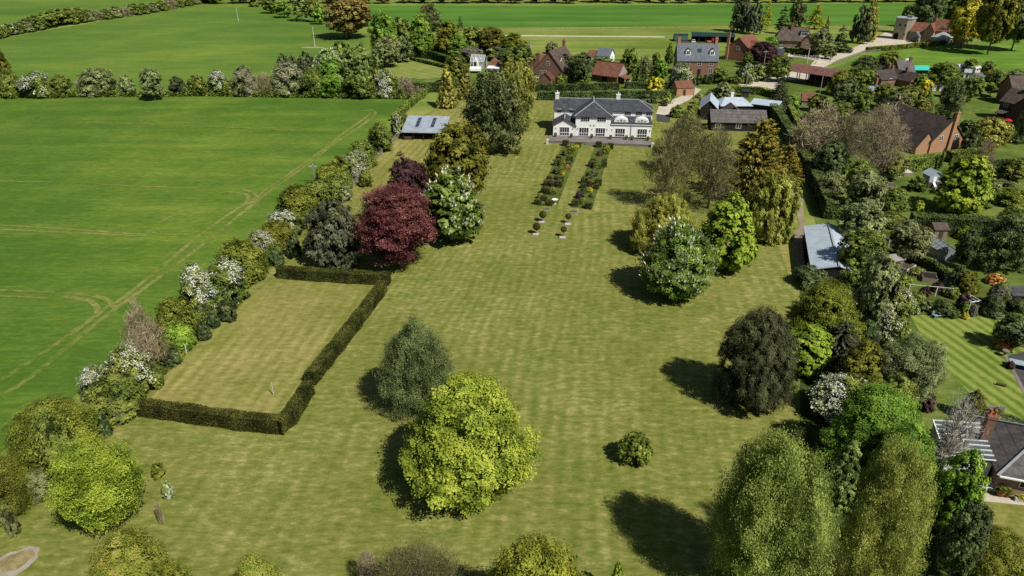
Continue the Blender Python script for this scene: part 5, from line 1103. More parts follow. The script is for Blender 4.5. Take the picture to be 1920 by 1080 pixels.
car((117.21, 315.04), R(10), 'silver car beside the brown roofed bungalow', 'carsilver'); car((144.97, 333.84), R(60), 'white car half hidden at the bungalow end by the lane', 'carwhite'); car((82.93, 333.01), R(80), 'white vehicle parked beside the green tunnel shed', 'carwhite')
car((109.27, 286.49), R(20), 'dark car near the low white garage and lane', 'cardark')
# ------------------------------------------------------------------ flower beds and topiary
ground_sheet('flower_bed', [(12.70, 167.40), (16.76, 165.99), (8.75, 124.66), (4.09, 125.24)], .05, G_SOIL)
ground_sheet('flower_bed', [(20.58, 166.46), (24.24, 165.53), (15.00, 122.13), (10.99, 123.24)], .05, G_SOIL)
bx = clipped_hedge('clipped_box', [(-.5, 0), (.5, 0)], 1.0, .95, MATS['boxgreen'], .1, '', None, cover=1.8, rough=.03)
POINT = [(10.51, 152.54), (9.96, 149.37), (7.67, 138.43), (7.11, 135.74), (6.57, 130.93), (4.79, 124.95), (6.18, 126.4), (13.01, 152.13), (12.54, 148.98), (10.11, 138.43), (9.47, 135.08), (7.11, 124.38), (15.92, 163.69), (12.93, 165.06), (18.23, 151.33), (17.48, 148.59), (14.99, 137.07), (14.5, 134.1), (11.96, 124.09), (20.8, 163.69), (20.7, 150.94), (20.26, 148.21), (17.64, 136.07), (17.06, 133.78), (14.36, 122.69), (23.45, 162.33)]
BEDS = [('shrublime', (13.85, 158.37), 2.4, 2.3, 'yellow green dome shrub at the top of the bed nearer the tall birch'),
        ('shrubyellow', (15.62, 163.23), 1.5, 1.0, 'yellow flowering plant beside the terrace wall'),
        ('shrubgrey', (13.58, 163.23), 1.4, 1.0, 'pale flowering plant beside the terrace wall'),
        ('shrub', (11.10, 148.59), 2.0, 1.8, 'green rose bush above the orange bush'),
        ('shruborange', (12.17, 147.06), 1.3, 1.0, 'vivid orange bush in the flower bed'),
        ('shrubyellow', (10.83, 142.63), 1.2, 1.1, 'yellow bush just below the vivid orange bush'),
        ('shrubmaroon', (9.42, 139.81), 1.4, 1.0, 'pinkish brown plant in the middle of the bed nearer the tall birch'),
        ('shrubmaroon', (8.16, 135.08), 1.6, 1.3, 'pink tinged shrub below the pinkish brown plant'),
        ('shrub', (8.04, 130.62), 1.9, 1.6, 'green shrub near the bird bath'),
        ('shrub', (10.63, 144.82), 1.8, 1.4, 'leafy plant beside the yellow bush'),
        ('shrubgrey', (5.80, 124.66), 1.4, 0.8, 'pale plant at the foot of the bed by the bird bath'),
        ('shrub', (5.52, 128.18), 1.6, 1.2, 'green plant near the foot of the bed by the bird bath'),
        ('shrubdark', (12.24, 156.66), 1.8, 1.6, 'dark shrub beside the yellow green dome'),
        ('shrubdark', (9.39, 143.36), 1.8, 1.4, 'dark shrub in mid bed nearer the tall birch'),
        ('shrublime', (21.96, 158.37), 2.3, 2.4, 'yellow green dome shrub at the top of the bed nearer the budding trees'),
        ('shrubmaroon', (20.27, 156.66), 1.6, 1.4, 'maroon shrub beside the second yellow green dome'),
        ('shrub', (18.61, 147.06), 2.2, 2.0, 'green rose bush in mid bed nearer the budding trees'),
        ('shrubgrey', (17.48, 141.92), 1.9, 1.8, 'grey stemmed shrub in mid bed'),
        ('shrubdark', (16.21, 140.50), 1.8, 1.6, 'dark shrub beside the grey stemmed shrub'),
        ('shrubmaroon', (15.82, 135.41), 1.5, 1.2, 'reddish shrub below the grey stemmed shrub'),
        ('shrubyellow', (15.57, 131.87), 1.4, 1.1, 'yellow plant in the lower bed nearer the budding trees'),
        ('shrubmaroon', (13.23, 128.18), 1.9, 1.7, 'maroon ball shrub in the lower bed'),
        ('shrub', (13.59, 125.24), 1.9, 1.3, 'green shrub at the foot of the bed nearer the budding trees'),
        ('shrubgrey', (15.68, 128.78), 1.3, 1.0, 'white flecked plant in the lower bed'),
        ('shrubdark', (14.24, 131.24), 1.6, 1.2, 'dark green plant above the maroon ball shrub')]
for i, (X, Y) in enumerate(POINT):
    o = bx if i == 0 else copy_tree(bx); o.location = (X, Y, 0); o.rotation_euler.z = R(-14+7*math.sin(i)); f = 1.15+.18*math.sin(i*2.1); o.scale = (f, f, f*1.05)
    tag(o, 'dark clipped box cube in the flower bed nearer the '+('tall birch' if i < 14 else 'budding trees'), 'topiary', 'box cubes of the bed nearer the '+('tall birch' if i < 14 else 'budding trees'))
for sp, (x, y), w_, h_, lb in BEDS:
    plant(sp, x, y, w_*.86, h_*.9, 54, lb, 'flower bed shrubs')
def ball(p, d, stem, label):
    r = empty('topiary_tree', (*p, 0)); rng = np.random.default_rng(int(d*100)); n = 1500; u = unit(rng.normal(size=(n,3))); s = .07*rng.uniform(.6,1.3,n)
    nn = unit(u+unit(rng.normal(size=(n,3)))*.5); ax = unit(np.cross(nn, unit(rng.normal(size=(n,3))))); b = np.cross(nn, ax)
    m = leaf_mesh('topiary_crown', u*(d/2)*(1+rng.normal(0,.03,n))[:,None]+(0,0,stem+d/2), ax*s[:,None], b*(s*.7)[:,None], np.clip(.5+rng.normal(0,.15,n),0,1), MATS['yewhedge'])
    o = bpy.data.objects.new('crown', m); COL.objects.link(o); o.parent = r; MB().lathe([(d*.42*math.cos(a), stem+d/2+d*.42*math.sin(a)) for a in [math.pi*(i/8-.5) for i in range(9)]], 12).obj('dark_core', MATS['core_shade'], o)  # near-black sphere paints the shade inside the ball
    MB().tube([(0,0,0), (0,0,stem+.1)], [.06,.05], 7).obj('trunk', MATS['bark_grey'], r); return tag(r, label, 'topiary', 'ball topiary trees')
for p, d, st_, lb in (((5.51, 116.16), 1.25, .75, 'ball topiary on a stem, upper one in the row below the bird bath'), ((4.20, 110.53), 1.25, .75, 'ball topiary on a stem, lowest and nearest the chestnut candles'), ((10.01, 115.27), 1.0, .85, 'ball topiary on a stem, upper one in the row below the other bed'), ((8.80, 109.14), 1.0, .95, 'ball topiary with pale stem, lowest in the row nearest the willow')): ball(p, d, st_, lb)
for p, lb in (((5.36, 115.78), 'around the upper ball topiary below the bird bath'), ((4.13, 110.18), 'around the lowest ball topiary near the chestnut candles'), ((9.98, 114.77), 'around the upper ball topiary of the other row'), ((8.64, 108.80), 'around the lowest pale stemmed ball topiary'), ((6.55, 122.13), 'left empty just below the bird bath'), ((11.51, 120.89), 'left empty just below the far flower bed')):
    r = empty('planting_frame', (*p, 0), R(-6)); m = MB(); m.box(-.62,-.62,0,.62,-.52,.18); m.box(-.62,.52,0,.62,.62,.18); m.box(-.62,-.51,0,-.52,.51,.18); m.box(.52,-.51,0,.62,.51,.18); m.obj('border', MATS['woodgrey'], r)
    m = MB(); m.box(-.51,-.51,.0,.51,.51,.1); m.obj('soil', G_SOIL if 'empty' in lb else G_GRAVEL, r); tag(r, 'square grey timber planting frame '+lb, 'planting frame', 'square planting frames')

# ------------------------------------------------------------------ hedges
for name, pts, w_, h_, mat, s_, lab, grp in (
 ('clipped_hedge', [(-40.45, 60.71), (-34.38, 59.51), (-28.82, 58.35), (-24.20, 57.65), (-23.56, 59.33), (-23.23, 61.94), (-23.04, 64.41)], 1.25, 1.75, 'yewhedge', .075, 'low clipped yew hedge bent round the near corner of the dry lawn enclosure', None),
 ('clipped_hedge', [(-23.26, 65.97), (-22.49, 69.69), (-21.55, 74.24), (-20.19, 81.23), (-18.73, 89.44)], 1.3, 1.7, 'yewhedge', .08, 'straight clipped yew hedge along the long side of the dry lawn enclosure', None),
 ('clipped_hedge', [(-35.31, 93.96), (-28.83, 92.89), (-23.88, 92.18), (-18.14, 91.66)], 1.4, 1.7, 'yewhedge', .085, 'short clipped yew hedge in front of the dark pine and copper beech', None),
 ('clipped_hedge', [(74.21, 202.11), (71.36, 183.88), (67.56, 164.14), (63.76, 144.82), (60.72, 130.31), (57.55, 117.05)], 2.2, 3.1, 'darkhedge', .16, 'tall dark clipped hedge beside the side track leading to the blue roofed barn', None),
 ('clipped_hedge', [(80.08, 202.11), (73.99, 176.34), (67.61, 149.37), (63.36, 130.31), (59.87, 117.05)], 1.6, 2.0, 'beechhedge', .18, 'bright green trimmed hedge running parallel behind the tall dark track hedge', None),
 ('clipped_hedge', [(69.34, 112.32), (74.01, 111.12), (79.01, 110.18), (84.54, 109.49)], 2.4, 3.0, 'darkhedge', .15, 'broad flat topped hedge behind the glass greenhouse', None),
 ('clipped_hedge', [(5.51, 227.88), (17.22, 227.88), (27.73, 229.53), (34.78, 230.37)], 1.6, 2.2, 'darkhedge', .24, 'dark clipped hedge close in front of the old red brick house', None),
 ('clipped_hedge', [(7.86, 215.41), (19.52, 213.94), (32.73, 215.41), (49.58, 216.15)], 1.5, 2.6, 'darkhedge', .24, 'long dark hedge across the lawn behind the white house', None),
 ('clipped_hedge', [(37.11, 232.05), (46.38, 232.05), (53.21, 230.37)], 1.6, 2.2, 'darkhedge', .24, 'dark clipped hedge beside the red tiled barn and yellow shrub', None),
 ('clipped_hedge', [(-50.74, 282.80), (-45.62, 286.49), (-42.05, 291.55)], .9, 1.2, 'darkhedge', .26, 'low dark hedge along the far end of the striped lawn', None),
 ('clipped_hedge', [(-40.90, 287.74), (-33.02, 278.01), (-25.22, 268.87)], .9, 1.2, 'darkhedge', .26, 'low dark hedge along the slanting side of the striped lawn', None),
 ('clipped_hedge', [(-39.13, 294.14), (-30.89, 287.74), (-24.77, 278.01)], 1.5, 3.0, 'darkhedge', .28, 'tall dark yew hedge between striped lawn and white glasshouse', None),
 ('clipped_hedge', [(-35.52, 313.56), (-26.52, 304.96)], 1.5, 2.6, 'beechhedge', .28, 'short flat topped hedge below the golden trees near the tall yew hedge', None),
 ('clipped_hedge', [(-32.95, 227.07), (-28.23, 226.25), (-23.34, 227.07)], 1.6, 2.9, 'darkhedge', .24, 'square cut hedge below the paved terrace of the striped lawn', None),
 ('clipped_hedge', [(84.32, 144.82), (88.56, 146.31), (94.11, 148.59)], 2.2, 2.8, 'beechhedge', .16, 'bright green hedge under the gable of the orange brick bungalow', None),
 ('clipped_hedge', [(98.10, 151.73), (101.45, 152.54), (105.31, 153.35)], 2.0, 2.4, 'beechhedge', .16, 'bright green hedge stub between orange brick bungalow and golden bush', None),
 ('clipped_hedge', [(150.53, 307.78), (160.06, 310.64), (169.10, 315.04), (184.72, 322.63), (201.06, 330.56)], 1.8, 1.8, 'hedgeolive', .3, 'long yellow green hedge between the stone tower house and the paddock', None),
 ('clipped_hedge', [(114.67, 306.36), (120.36, 302.19), (126.56, 298.12)], 1.8, 2.0, 'darkhedge', .3, 'hedge in front of the brown roofed bungalow beside the pale lane', None),
 ('clipped_hedge', [(141.42, 222.27), (148.25, 223.85)], 2.2, 3.0, 'darkhedge', .24, 'dark brownish hedge block near the dark brick house', None),
 ('clipped_hedge', [(64.82, 222.27), (71.62, 225.45), (79.13, 222.27), (80.95, 217.66)], 1.8, 2.2, 'beechhedge', .22, 'green hedge between the pale farm track and the blue roofed sheds', None),
 ('clipped_hedge', [(59.33, 239.01), (63.35, 240.81), (69.69, 240.81), (76.55, 242.64)], 1.5, 1.8, 'darkhedge', .24, 'dark garden hedge in front of the slate roofed brick house', None),
 ('clipped_hedge', [(47.76, 183.88), (51.37, 195.69), (54.13, 206.15)], 1.4, 2.4, 'beechhedge', .2, 'narrow green hedge beside the black boarded shed on the drive side', None),
 ('clipped_hedge', [(59.33, 99.05), (62.96, 100.24), (64.72, 96.36), (64.73, 92.36)], 1.0, 1.6, 'darkhedge', .14, 'thin dark hedge running behind the wooden compost boxes', None),
 ('clipped_hedge', [(99.57, 144.82), (104.87, 146.31), (115.64, 149.37)], 1.6, 1.9, 'darkhedge', .18, 'dark hedge behind the long grey board fence', None),
 ('clipped_hedge', [(113.28, 216.15), (120.98, 218.41), (128.28, 222.27)], 1.6, 1.8, 'darkhedge', .22, 'dark hedge in front of the clustered old tiled roofs', None),
 ('clipped_hedge', [(-32.25, 188.45), (-30.74, 200.80), (-29.04, 214.67), (-27.11, 223.85)], 1.6, 1.8, 'shrubmix', .22, 'rough russet and green hedge running uphill beside the field shelter', None)):
    clipped_hedge(name, pts, w_, h_, MATS['hedge' if mat == 'shrubmix' else mat], s_, lab, grp)

# ------------------------------------------------------------------ trees and shrubs: kind, x, y, spread, height, size in view, label
near = 'specimen trees on the big lawn'
ROWS = [
 ('lime', -3.91, 49.16, 11.56, 12.34, 251.414, 'big bright lime green tree standing alone in the middle of the lawn', near),
 ('birch', -9.85, 60.98, 7.69, 11.21, 150.793, 'grey green silver birch just behind the big lime green tree', near),
 ('yewgreen', 12.07, 53.12, 3.25, 3.50, 63.581, 'small round clipped yew bush alone on open lawn', near),
 ('chestnut', 23.40, 88.22, 9.94, 11.03, 142.655, 'dark green horse chestnut thick with white candles at the lawn edge', near),
 ('chestnutlime', 32.61, 96.72, 8.61, 11.66, 116.261, 'bright green chestnut with few flowers beside the white candled chestnut', near),
 ('willow', 43.75, 109.61, 9.07, 10.90, 118.684, 'yellow green weeping willow next to the side track', near),
 ('willow', 24.65, 104.12, 10.84, 9.25, 130.373, 'olive gold weeping willow behind the white candled chestnut', near),
 ('budding', 28.60, 123.10, 8.28, 14.62, 94.183, 'tall budding tree with visible grey branches beside the flower bed lawn', near),
 ('budding', 36.87, 122.80, 10.62, 15.18, 124.599, 'wide budding tree with brownish twigs between golden cedar and willow', near),
 ('budding', 36.85, 143.41, 9.39, 13.17, 94.294, 'budding grey twigged tree at the corner of the white house', near),
 ('goldcedar', 46.00, 127.06, 9.93, 15.60, 112.230, 'orange gold cedar with upswept sprays beside the stone slab roof', near),
 ('goldcedar', 53.12, 129.99, 6.60, 9.99, 74.870, 'lower orange gold cedar leaning over the side track', near),
 ('yew', 26.31, 62.62, 8.16, 11.56, 156.127, 'large dark rounded yew at the shady border of the lawn', near),
 ('pine', -27.51, 97.79, 9.26, 10.47, 124.057, 'dark grey green pine between hedgerow and copper beech', near),
 ('beech', -17.45, 97.22, 10.92, 12.94, 148.698, 'crimson copper beech in full sun', near),
 ('beechdark', -18.63, 119.68, 6.63, 10.67, 78.996, 'darker purple beech shaded behind the crimson copper beech', near),
 ('chestnut', -9.92, 108.33, 10.45, 11.62, 117.492, 'horse chestnut covered in white candles next to the copper beech', near),
 ('olive', -9.86, 124.08, 12.02, 15.55, 120.274, 'olive gold maple rising behind the white flowered chestnut and purple beech', near),
 ('birch', -4.53, 159.15, 14.96, 17.92, 118.482, 'tall grey green birch with pale branches left of the white house', near),
 ('birchgold', 0.79, 179.07, 8.87, 15.31, 70.912, 'brownish birch merging with the tall grey green birch', near),
 ('goldcone', -18.94, 205.16, 6.17, 11.52, 44.102, 'dense golden cypress cone beside the field shelter', near),
 ('goldcone', -14.18, 216.55, 5.38, 10.13, 33.380, 'slightly smaller golden cypress cone behind the first one', near),
 ('willow', 1.21, 213.29, 11.98, 11.42, 72.884, 'pale weeping willow between tall birch and white house', near),
 ('chestnutlayer', -35.48, 44.91, 6.43, 8.97, 176.113, 'spreading chestnut with layered bright leaves near the field hedge', near),
 ('mapletint', -26.24, 33.36, 6.50, 10.93, 198.130, 'green and bronze maple beside the bonfire ash ring, cut by the frame', None),
 ('mapletint', -17.60, 32.89, 4.83, 9.18, 140.100, 'small bronze tinted tree top at the lower frame edge', None),
 ('brushgreen', -6.63, 34.23, 9.19, 7.23, 229.771, 'budding greyish twiggy shrub mass at the lower frame edge', None),
 ('yellowmaple', 1.45, 31.42, 8.95, 11.83, 262.143, 'yellow green maple crown at the lower frame edge', None),
 ('sapling', -11.45, 38.39, 1.74, 3.87, 44.787, 'thin bare sapling beside the greyish twiggy shrub', None),
 ('lime', 8.15, 37.27, 1.12, 4.02, 28.183, 'tip of a yellow green sapling beside the maple crown', None),
 ('birchbig', 19.18, 37.49, 7.58, 15.75, 234.781, 'huge olive green birch with white limbs overhanging the lawn', None),
 ('birchbig', 27.01, 36.74, 5.39, 15.59, 196.397, 'second huge olive birch behind the long shadow near the boundary hedge', None),
 ('sprucegreen', 30.00, 47.51, 3.84, 6.94, 96.233, 'light green drooping conifer squeezed between the two huge birches', None),
 ('fresh', 34.01, 46.44, 5.65, 9.49, 146.699, 'fresh green tree behind the second huge birch', None),
 # boundary belt by the neighbour
 ('maple', 38.13, 73.34, 8.42, 9.41, 142.937, 'lime yellow maple next to the small spruce in the boundary belt', 'trees of the boundary belt'),
 ('chestnutlime', 34.74, 68.69, 5.86, 6.22, 98.136, 'low bright green tree between dark yew and lime yellow maple', 'trees of the boundary belt'),
 ('spruce', 40.73, 73.20, 2.91, 7.81, 54.556, 'slender dark grey spruce in front of the lime yellow maple', 'trees of the boundary belt'),
 ('spruce', 38.57, 68.97, 5.38, 6.46, 96.516, 'blue grey conifer below the slender spruce', 'trees of the boundary belt'),
 ('maple', 38.80, 63.74, 5.43, 7.08, 106.884, 'golden green maple between the blue grey conifer and white blossom', 'trees of the boundary belt'),
 ('treegrey', 43.34, 62.84, 6.52, 8.07, 136.391, 'grey olive rounded tree at the edge of the striped neighbour lawn', 'trees of the boundary belt'),
 ('mayW', 35.47, 60.43, 6.26, 4.67, 122.782, 'white blossoming bush beneath the golden green maple', 'trees of the boundary belt'),
 ('fresh', 34.03, 51.60, 8.84, 9.69, 192.001, 'large fresh green tree filling the boundary belt above the huge birches', 'trees of the boundary belt'),
 ('mayC', 48.01, 76.24, 5.67, 6.92, 102.948, 'cream flowered hawthorn beside the striped neighbour lawn corner', 'trees of the boundary belt'),
 ('treegrey', 45.72, 76.79, 4.91, 11.59, 98.630, 'grey green tree next to the bean poles and vegetable plot', 'trees of the boundary belt'),
 ('tree', 50.99, 91.93, 6.93, 8.17, 98.310, 'olive green tree overhanging the blue roofed barn', 'trees of the boundary belt'),
 ('treegrey', 56.06, 103.24, 7.29, 8.39, 98.132, 'pale flecked tree at the top corner of the blue roofed barn', 'trees of the boundary belt'),
 ('shrubdark', 44.07, 91.29, 5.07, 3.02, 70.937, 'dark feathery shrub at the near end of the blue roofed barn', 'trees of the boundary belt'),
 ('barepale', 42.02, 51.81, 4.93, 9.43, 144.234, 'leafless pale branched tree beside the glass lean-to', 'trees of the boundary belt'),
 ('fresh', 37.80, 44.09, 3.88, 8.85, 114.734, 'glossy green tree beside the slate roofed cottage', 'trees of the boundary belt'),
 ('treedark', 35.55, 39.22, 3.22, 7.92, 110.129, 'dark green tree overhanging the black gap by the boundary', 'trees of the boundary belt'),
 ('shrubolive', 38.89, 39.42, 4.68, 4.72, 139.569, 'gold tinged olive shrub on the cottage front lawn', 'trees of the boundary belt'),
 ('sprucegreen', 30.41, 36.60, 0.20, 11.26, 78.662, 'green conifer with drooping fronds beside the black boundary gap', 'trees of the boundary belt'),
 ('tree', 39.30, 57.63, 3.26, 7.08, 80.619, 'mid green bush wedged below the grey olive rounded tree', 'trees of the boundary belt'),
 ('shrubdark', 44.34, 73.84, 2.67, 3.83, 50.039, 'dark bush in the gap beside the cream flowered hawthorn', 'trees of the boundary belt'),
 ('tree', 45.60, 83.35, 3.94, 6.38, 65.456, 'dark green bush behind the lime yellow maple', 'trees of the boundary belt'),
 # the field hedge, from the near corner uphill
]
HEDGE = [
 ('shrubolive', -46.06, 46.75, 5.20, 5.68, 142.049, 'olive bushy field maple'), ('shrubolive', -45.50, 54.34, 7.90, 5.86, 180.274, 'big olive field maple bush'),
 ('shrub', -43.39, 51.44, 3.11, 7.30, 90.736, 'green hawthorn tucked under the olive maple'), ('mayW', -46.58, 63.93, 3.26, 3.82, 70.083, 'white flowering hawthorn by the crop'),
 ('shrub', -42.72, 60.97, 5.38, 4.63, 108.229, 'dark leaved hawthorn'), ('mayC', -43.03, 64.76, 5.28, 5.58, 108.297, 'half flowering hawthorn'),
 ('bare', -42.56, 68.22, 4.63, 9.56, 92.257, 'bare rusty thorn tree with grey stem'), ('shrubolive', -42.46, 75.71, 4.77, 6.13, 80.721, 'gold tipped field maple'),
 ('shrubfresh', -41.67, 74.11, 3.54, 3.68, 64.937, 'low bright green elder'), ('mayW', -43.12, 83.73, 4.09, 6.73, 68.843, 'white hawthorn in full blossom beside the crop'),
 ('mayW', -39.80, 85.38, 5.86, 6.46, 82.116, 'largest white hawthorn in full blossom'), ('shrubolive', -40.45, 93.50, 6.90, 6.06, 100.170, 'broad yellow green maple bush'),
 ('mayC', -40.74, 103.00, 4.00, 3.82, 50.550, 'cream dusted hawthorn'), ('shrubolive', -39.07, 106.44, 5.69, 3.87, 72.636, 'olive bush below a white hawthorn'),
 ('mayW', -40.20, 113.12, 5.04, 3.17, 60.691, 'small white hawthorn near the pine'), ('shrubolive', -38.38, 117.68, 7.81, 5.98, 90.662, 'rounded olive bush near the telegraph pole'),
 ('shrub', -36.26, 121.13, 6.41, 5.73, 70.918, 'green bush beside the pine top'), ('shrubolive', -36.45, 133.18, 6.14, 5.17, 62.049, 'olive bush above the telegraph pole'),
 ('shrub', -33.93, 129.17, 5.61, 4.90, 56.223, 'leafy bush on the lawn side'), ('mayC', -33.31, 141.74, 5.63, 5.44, 52.327, 'cream hawthorn near the rail fence'),
 ('shrub', -33.02, 148.56, 6.10, 5.77, 54.379, 'green hawthorn by the rail fence'), ('shrub', -31.09, 160.06, 5.48, 6.58, 48.521, 'green hawthorn below the field shelter'),
 ('mayC', -29.05, 174.52, 2.94, 5.47, 26.775, 'cream hawthorn at the shelter corner'), ('shrubolive', -35.85, 139.80, 3.99, 4.84, 40.231, 'olive sapling bush behind the cream hawthorn'),
 ('shrubdark', -39.51, 76.15, 1.74, 2.32, 32.386, 'small dark holly on the lawn edge'), ('shrubdark', -39.41, 79.09, 1.54, 2.07, 26.486, 'second small dark holly on the lawn edge'),
 ('shrubdark', -38.19, 80.98, 2.31, 3.31, 36.536, 'dark holly beneath the largest white hawthorn'), ('shrubdark', -41.35, 80.55, 2.32, 2.52, 40.242, 'dark holly between white hawthorn and gold maple'),
 ('shrubdark', -38.31, 94.29, 1.98, 3.60, 28.724, 'dark holly under the broad yellow green maple'), ('shrubdark', -36.69, 98.00, 2.01, 2.73, 28.952, 'bluish holly near the short yew hedge'),
 ('shrubdark', -34.90, 101.31, 2.14, 3.87, 30.081, 'dark holly beside the pine shadow'), ('shrubdark', -41.20, 70.38, 2.16, 2.29, 40.062, 'dark holly beside the bare rusty thorn'),
 ('shrubdark', -41.84, 59.11, 1.38, 2.09, 32.745, 'dark holly by the hedge corner'), ('shrubdark', -42.25, 57.07, 1.26, 2.69, 30.611, 'dark spiky holly at the lawn corner'),
 ('shrubgrey', -43.71, 48.19, 2.17, 3.06, 60.926, 'greyish bramble below the olive maple'), ('shrubgrey', -43.36, 43.75, 1.10, 3.03, 40.856, 'greyish bramble near the ash ring'),
 ('shrubdark', -41.09, 61.38, 1.49, 2.25, 32.894, 'dark holly at the end of the yew hedge'), ('shrub', -41.02, 65.68, 1.89, 3.17, 40.925, 'low green bush below the bare rusty thorn'),
 ('shrub', -38.61, 86.70, 2.59, 2.45, 40.612, 'low green bush below the broad maple'), ('shrub', -36.22, 113.75, 2.61, 2.84, 30.120, 'low green bush by the pine'),
 ('shrubgrey', -32.20, 126.83, 2.84, 3.24, 30.474, 'greyish bush near the fence end'), ('shrub', -29.83, 135.31, 2.67, 3.46, 28.673, 'low bush on the fence line'),
]
for sp, x, y, w_, h_, px, lab in HEDGE:
    plant(sp, x, y, w_, h_, px, lab+' in the slanting field hedge', 'bushes of the slanting field hedge')
# the hedge between the two wheat fields
CROSS = [
 ('shrub', -154.81, 218.71, 6.25, 8.57, 50.426, 'green thorn at the frame edge'), ('mayW', -147.53, 219.76, 9.26, 7.37, 70.640, 'wide white hawthorn'), ('shrub', -144.57, 218.15, 4.70, 5.89, 40.872, 'green bush in front of the wide white hawthorn'),
 ('shrub', -139.89, 219.74, 6.40, 6.46, 50.067, 'green thorn beside the wide white hawthorn'), ('brush', -134.54, 221.78, 3.89, 5.44, 34.395, 'brownish low scrub'), ('shrubgrey', -130.30, 223.24, 10.88, 7.87, 76.406, 'broad grey olive thorn'),
 ('shrubgrey', -121.30, 222.90, 4.53, 5.74, 34.980, 'small thorn with pale top'), ('treegrey', -108.87, 214.16, 5.93, 9.66, 46.207, 'upright grey thorn standing free'), ('shrubdark', -106.37, 224.66, 5.03, 5.08, 35.640, 'dark round thorn standing free'),
 ('shrub', -99.04, 222.62, 6.00, 5.87, 42.879, 'green thorn beside the bright white hawthorn'), ('mayW', -93.30, 225.06, 6.43, 6.73, 44.121, 'bright white round hawthorn standing free'), ('shrub', -88.88, 222.29, 4.42, 4.43, 32.357, 'low green bush by the bright white hawthorn'),
 ('mayP', -83.47, 221.64, 7.17, 8.65, 52.419, 'pale buff blackthorn'), ('brush', -77.82, 224.04, 6.47, 6.19, 44.763, 'brown twiggy blackthorn'), ('mayP', -69.84, 222.71, 9.92, 9.68, 68.927, 'large pale buff blackthorn'),
 ('shrub', -61.87, 220.61, 7.48, 8.49, 50.324, 'green bush behind the large blackthorn'), ('shrubfresh', -55.59, 219.83, 8.15, 6.72, 54.612, 'fresh green bush'), ('mayC', -53.87, 221.13, 4.15, 6.26, 30.786, 'grey white hawthorn between green bushes'),
 ('shrub', -47.52, 218.08, 9.77, 6.69, 64.912, 'large green bush near the poplars'), ('mayW', -39.03, 219.94, 7.49, 7.71, 48.311, 'white hawthorn by the striped garden'), ('brush', -33.62, 221.13, 5.72, 5.75, 40.601, 'buff twiggy shrub beside the square cut hedge'),
 ('brush', -30.11, 218.20, 4.15, 3.72, 28.837, 'low buff scrub beside the square cut hedge'),
]
for sp, x, y, w_, h_, px, lab in CROSS:
    plant(sp, x, y, w_, h_, px, lab+' in the hedge between the wheat fields', 'bushes between the wheat fields')
plant('olive', -167.63, 234.86, 5.42, 13.59, 46.408, 'olive tree at the frame edge above the hedge between the wheat fields')
# the hedge along the skyline of the far wheat field
n_ = 0
for a_, b_, k_ in zip([(-244.90, 344.04), (-245.54, 351.17), (-246.20, 358.58), (-245.65, 364.33), (-244.55, 370.26), (-244.68, 378.45), (-243.69, 386.99), (-243.23, 395.90), (-241.41, 402.84), (-240.13, 410.01), (-238.05, 414.93), (-235.92, 419.96), (-233.13, 425.10), (-231.63, 433.05), (-228.71, 438.50), (-227.08, 446.94), (-224.66, 452.73), (-222.91, 461.69), (-221.77, 471.00), (-220.58, 480.66), (-219.35, 490.72), (-218.06, 501.18), (-216.73, 512.07), (-215.33, 523.43), (-213.88, 535.28)], [5.5, 5, 5, 4.6, 5.6, 6.5, 7.5, 8, 7.5, 7, 5.5, 5, 5, 5.5, 5, 6, 5.5, 5, 5.5, 6, 5, 5, 5, 4.5, 4.5], 'shrub shrub mayC shrub shrubgrey shrub tree tree shrub shrub shrubgrey brush shrub shrubgrey brush shrub shrub shrubgrey shrub brush shrub shrub shrubgrey shrub shrub'.split()):
    WORD = {'shrub': 'green thorn', 'mayC': 'pale blossoming thorn', 'shrubgrey': 'grey olive thorn', 'tree': 'tall green tree', 'brush': 'brown twiggy thorn'}[k_]
    plant(k_, *a_, b_*1.5, b_*1.05, 40, WORD+' in the diagonal hedge beyond the far wheat field', WORD+' repeats in the diagonal hedge')
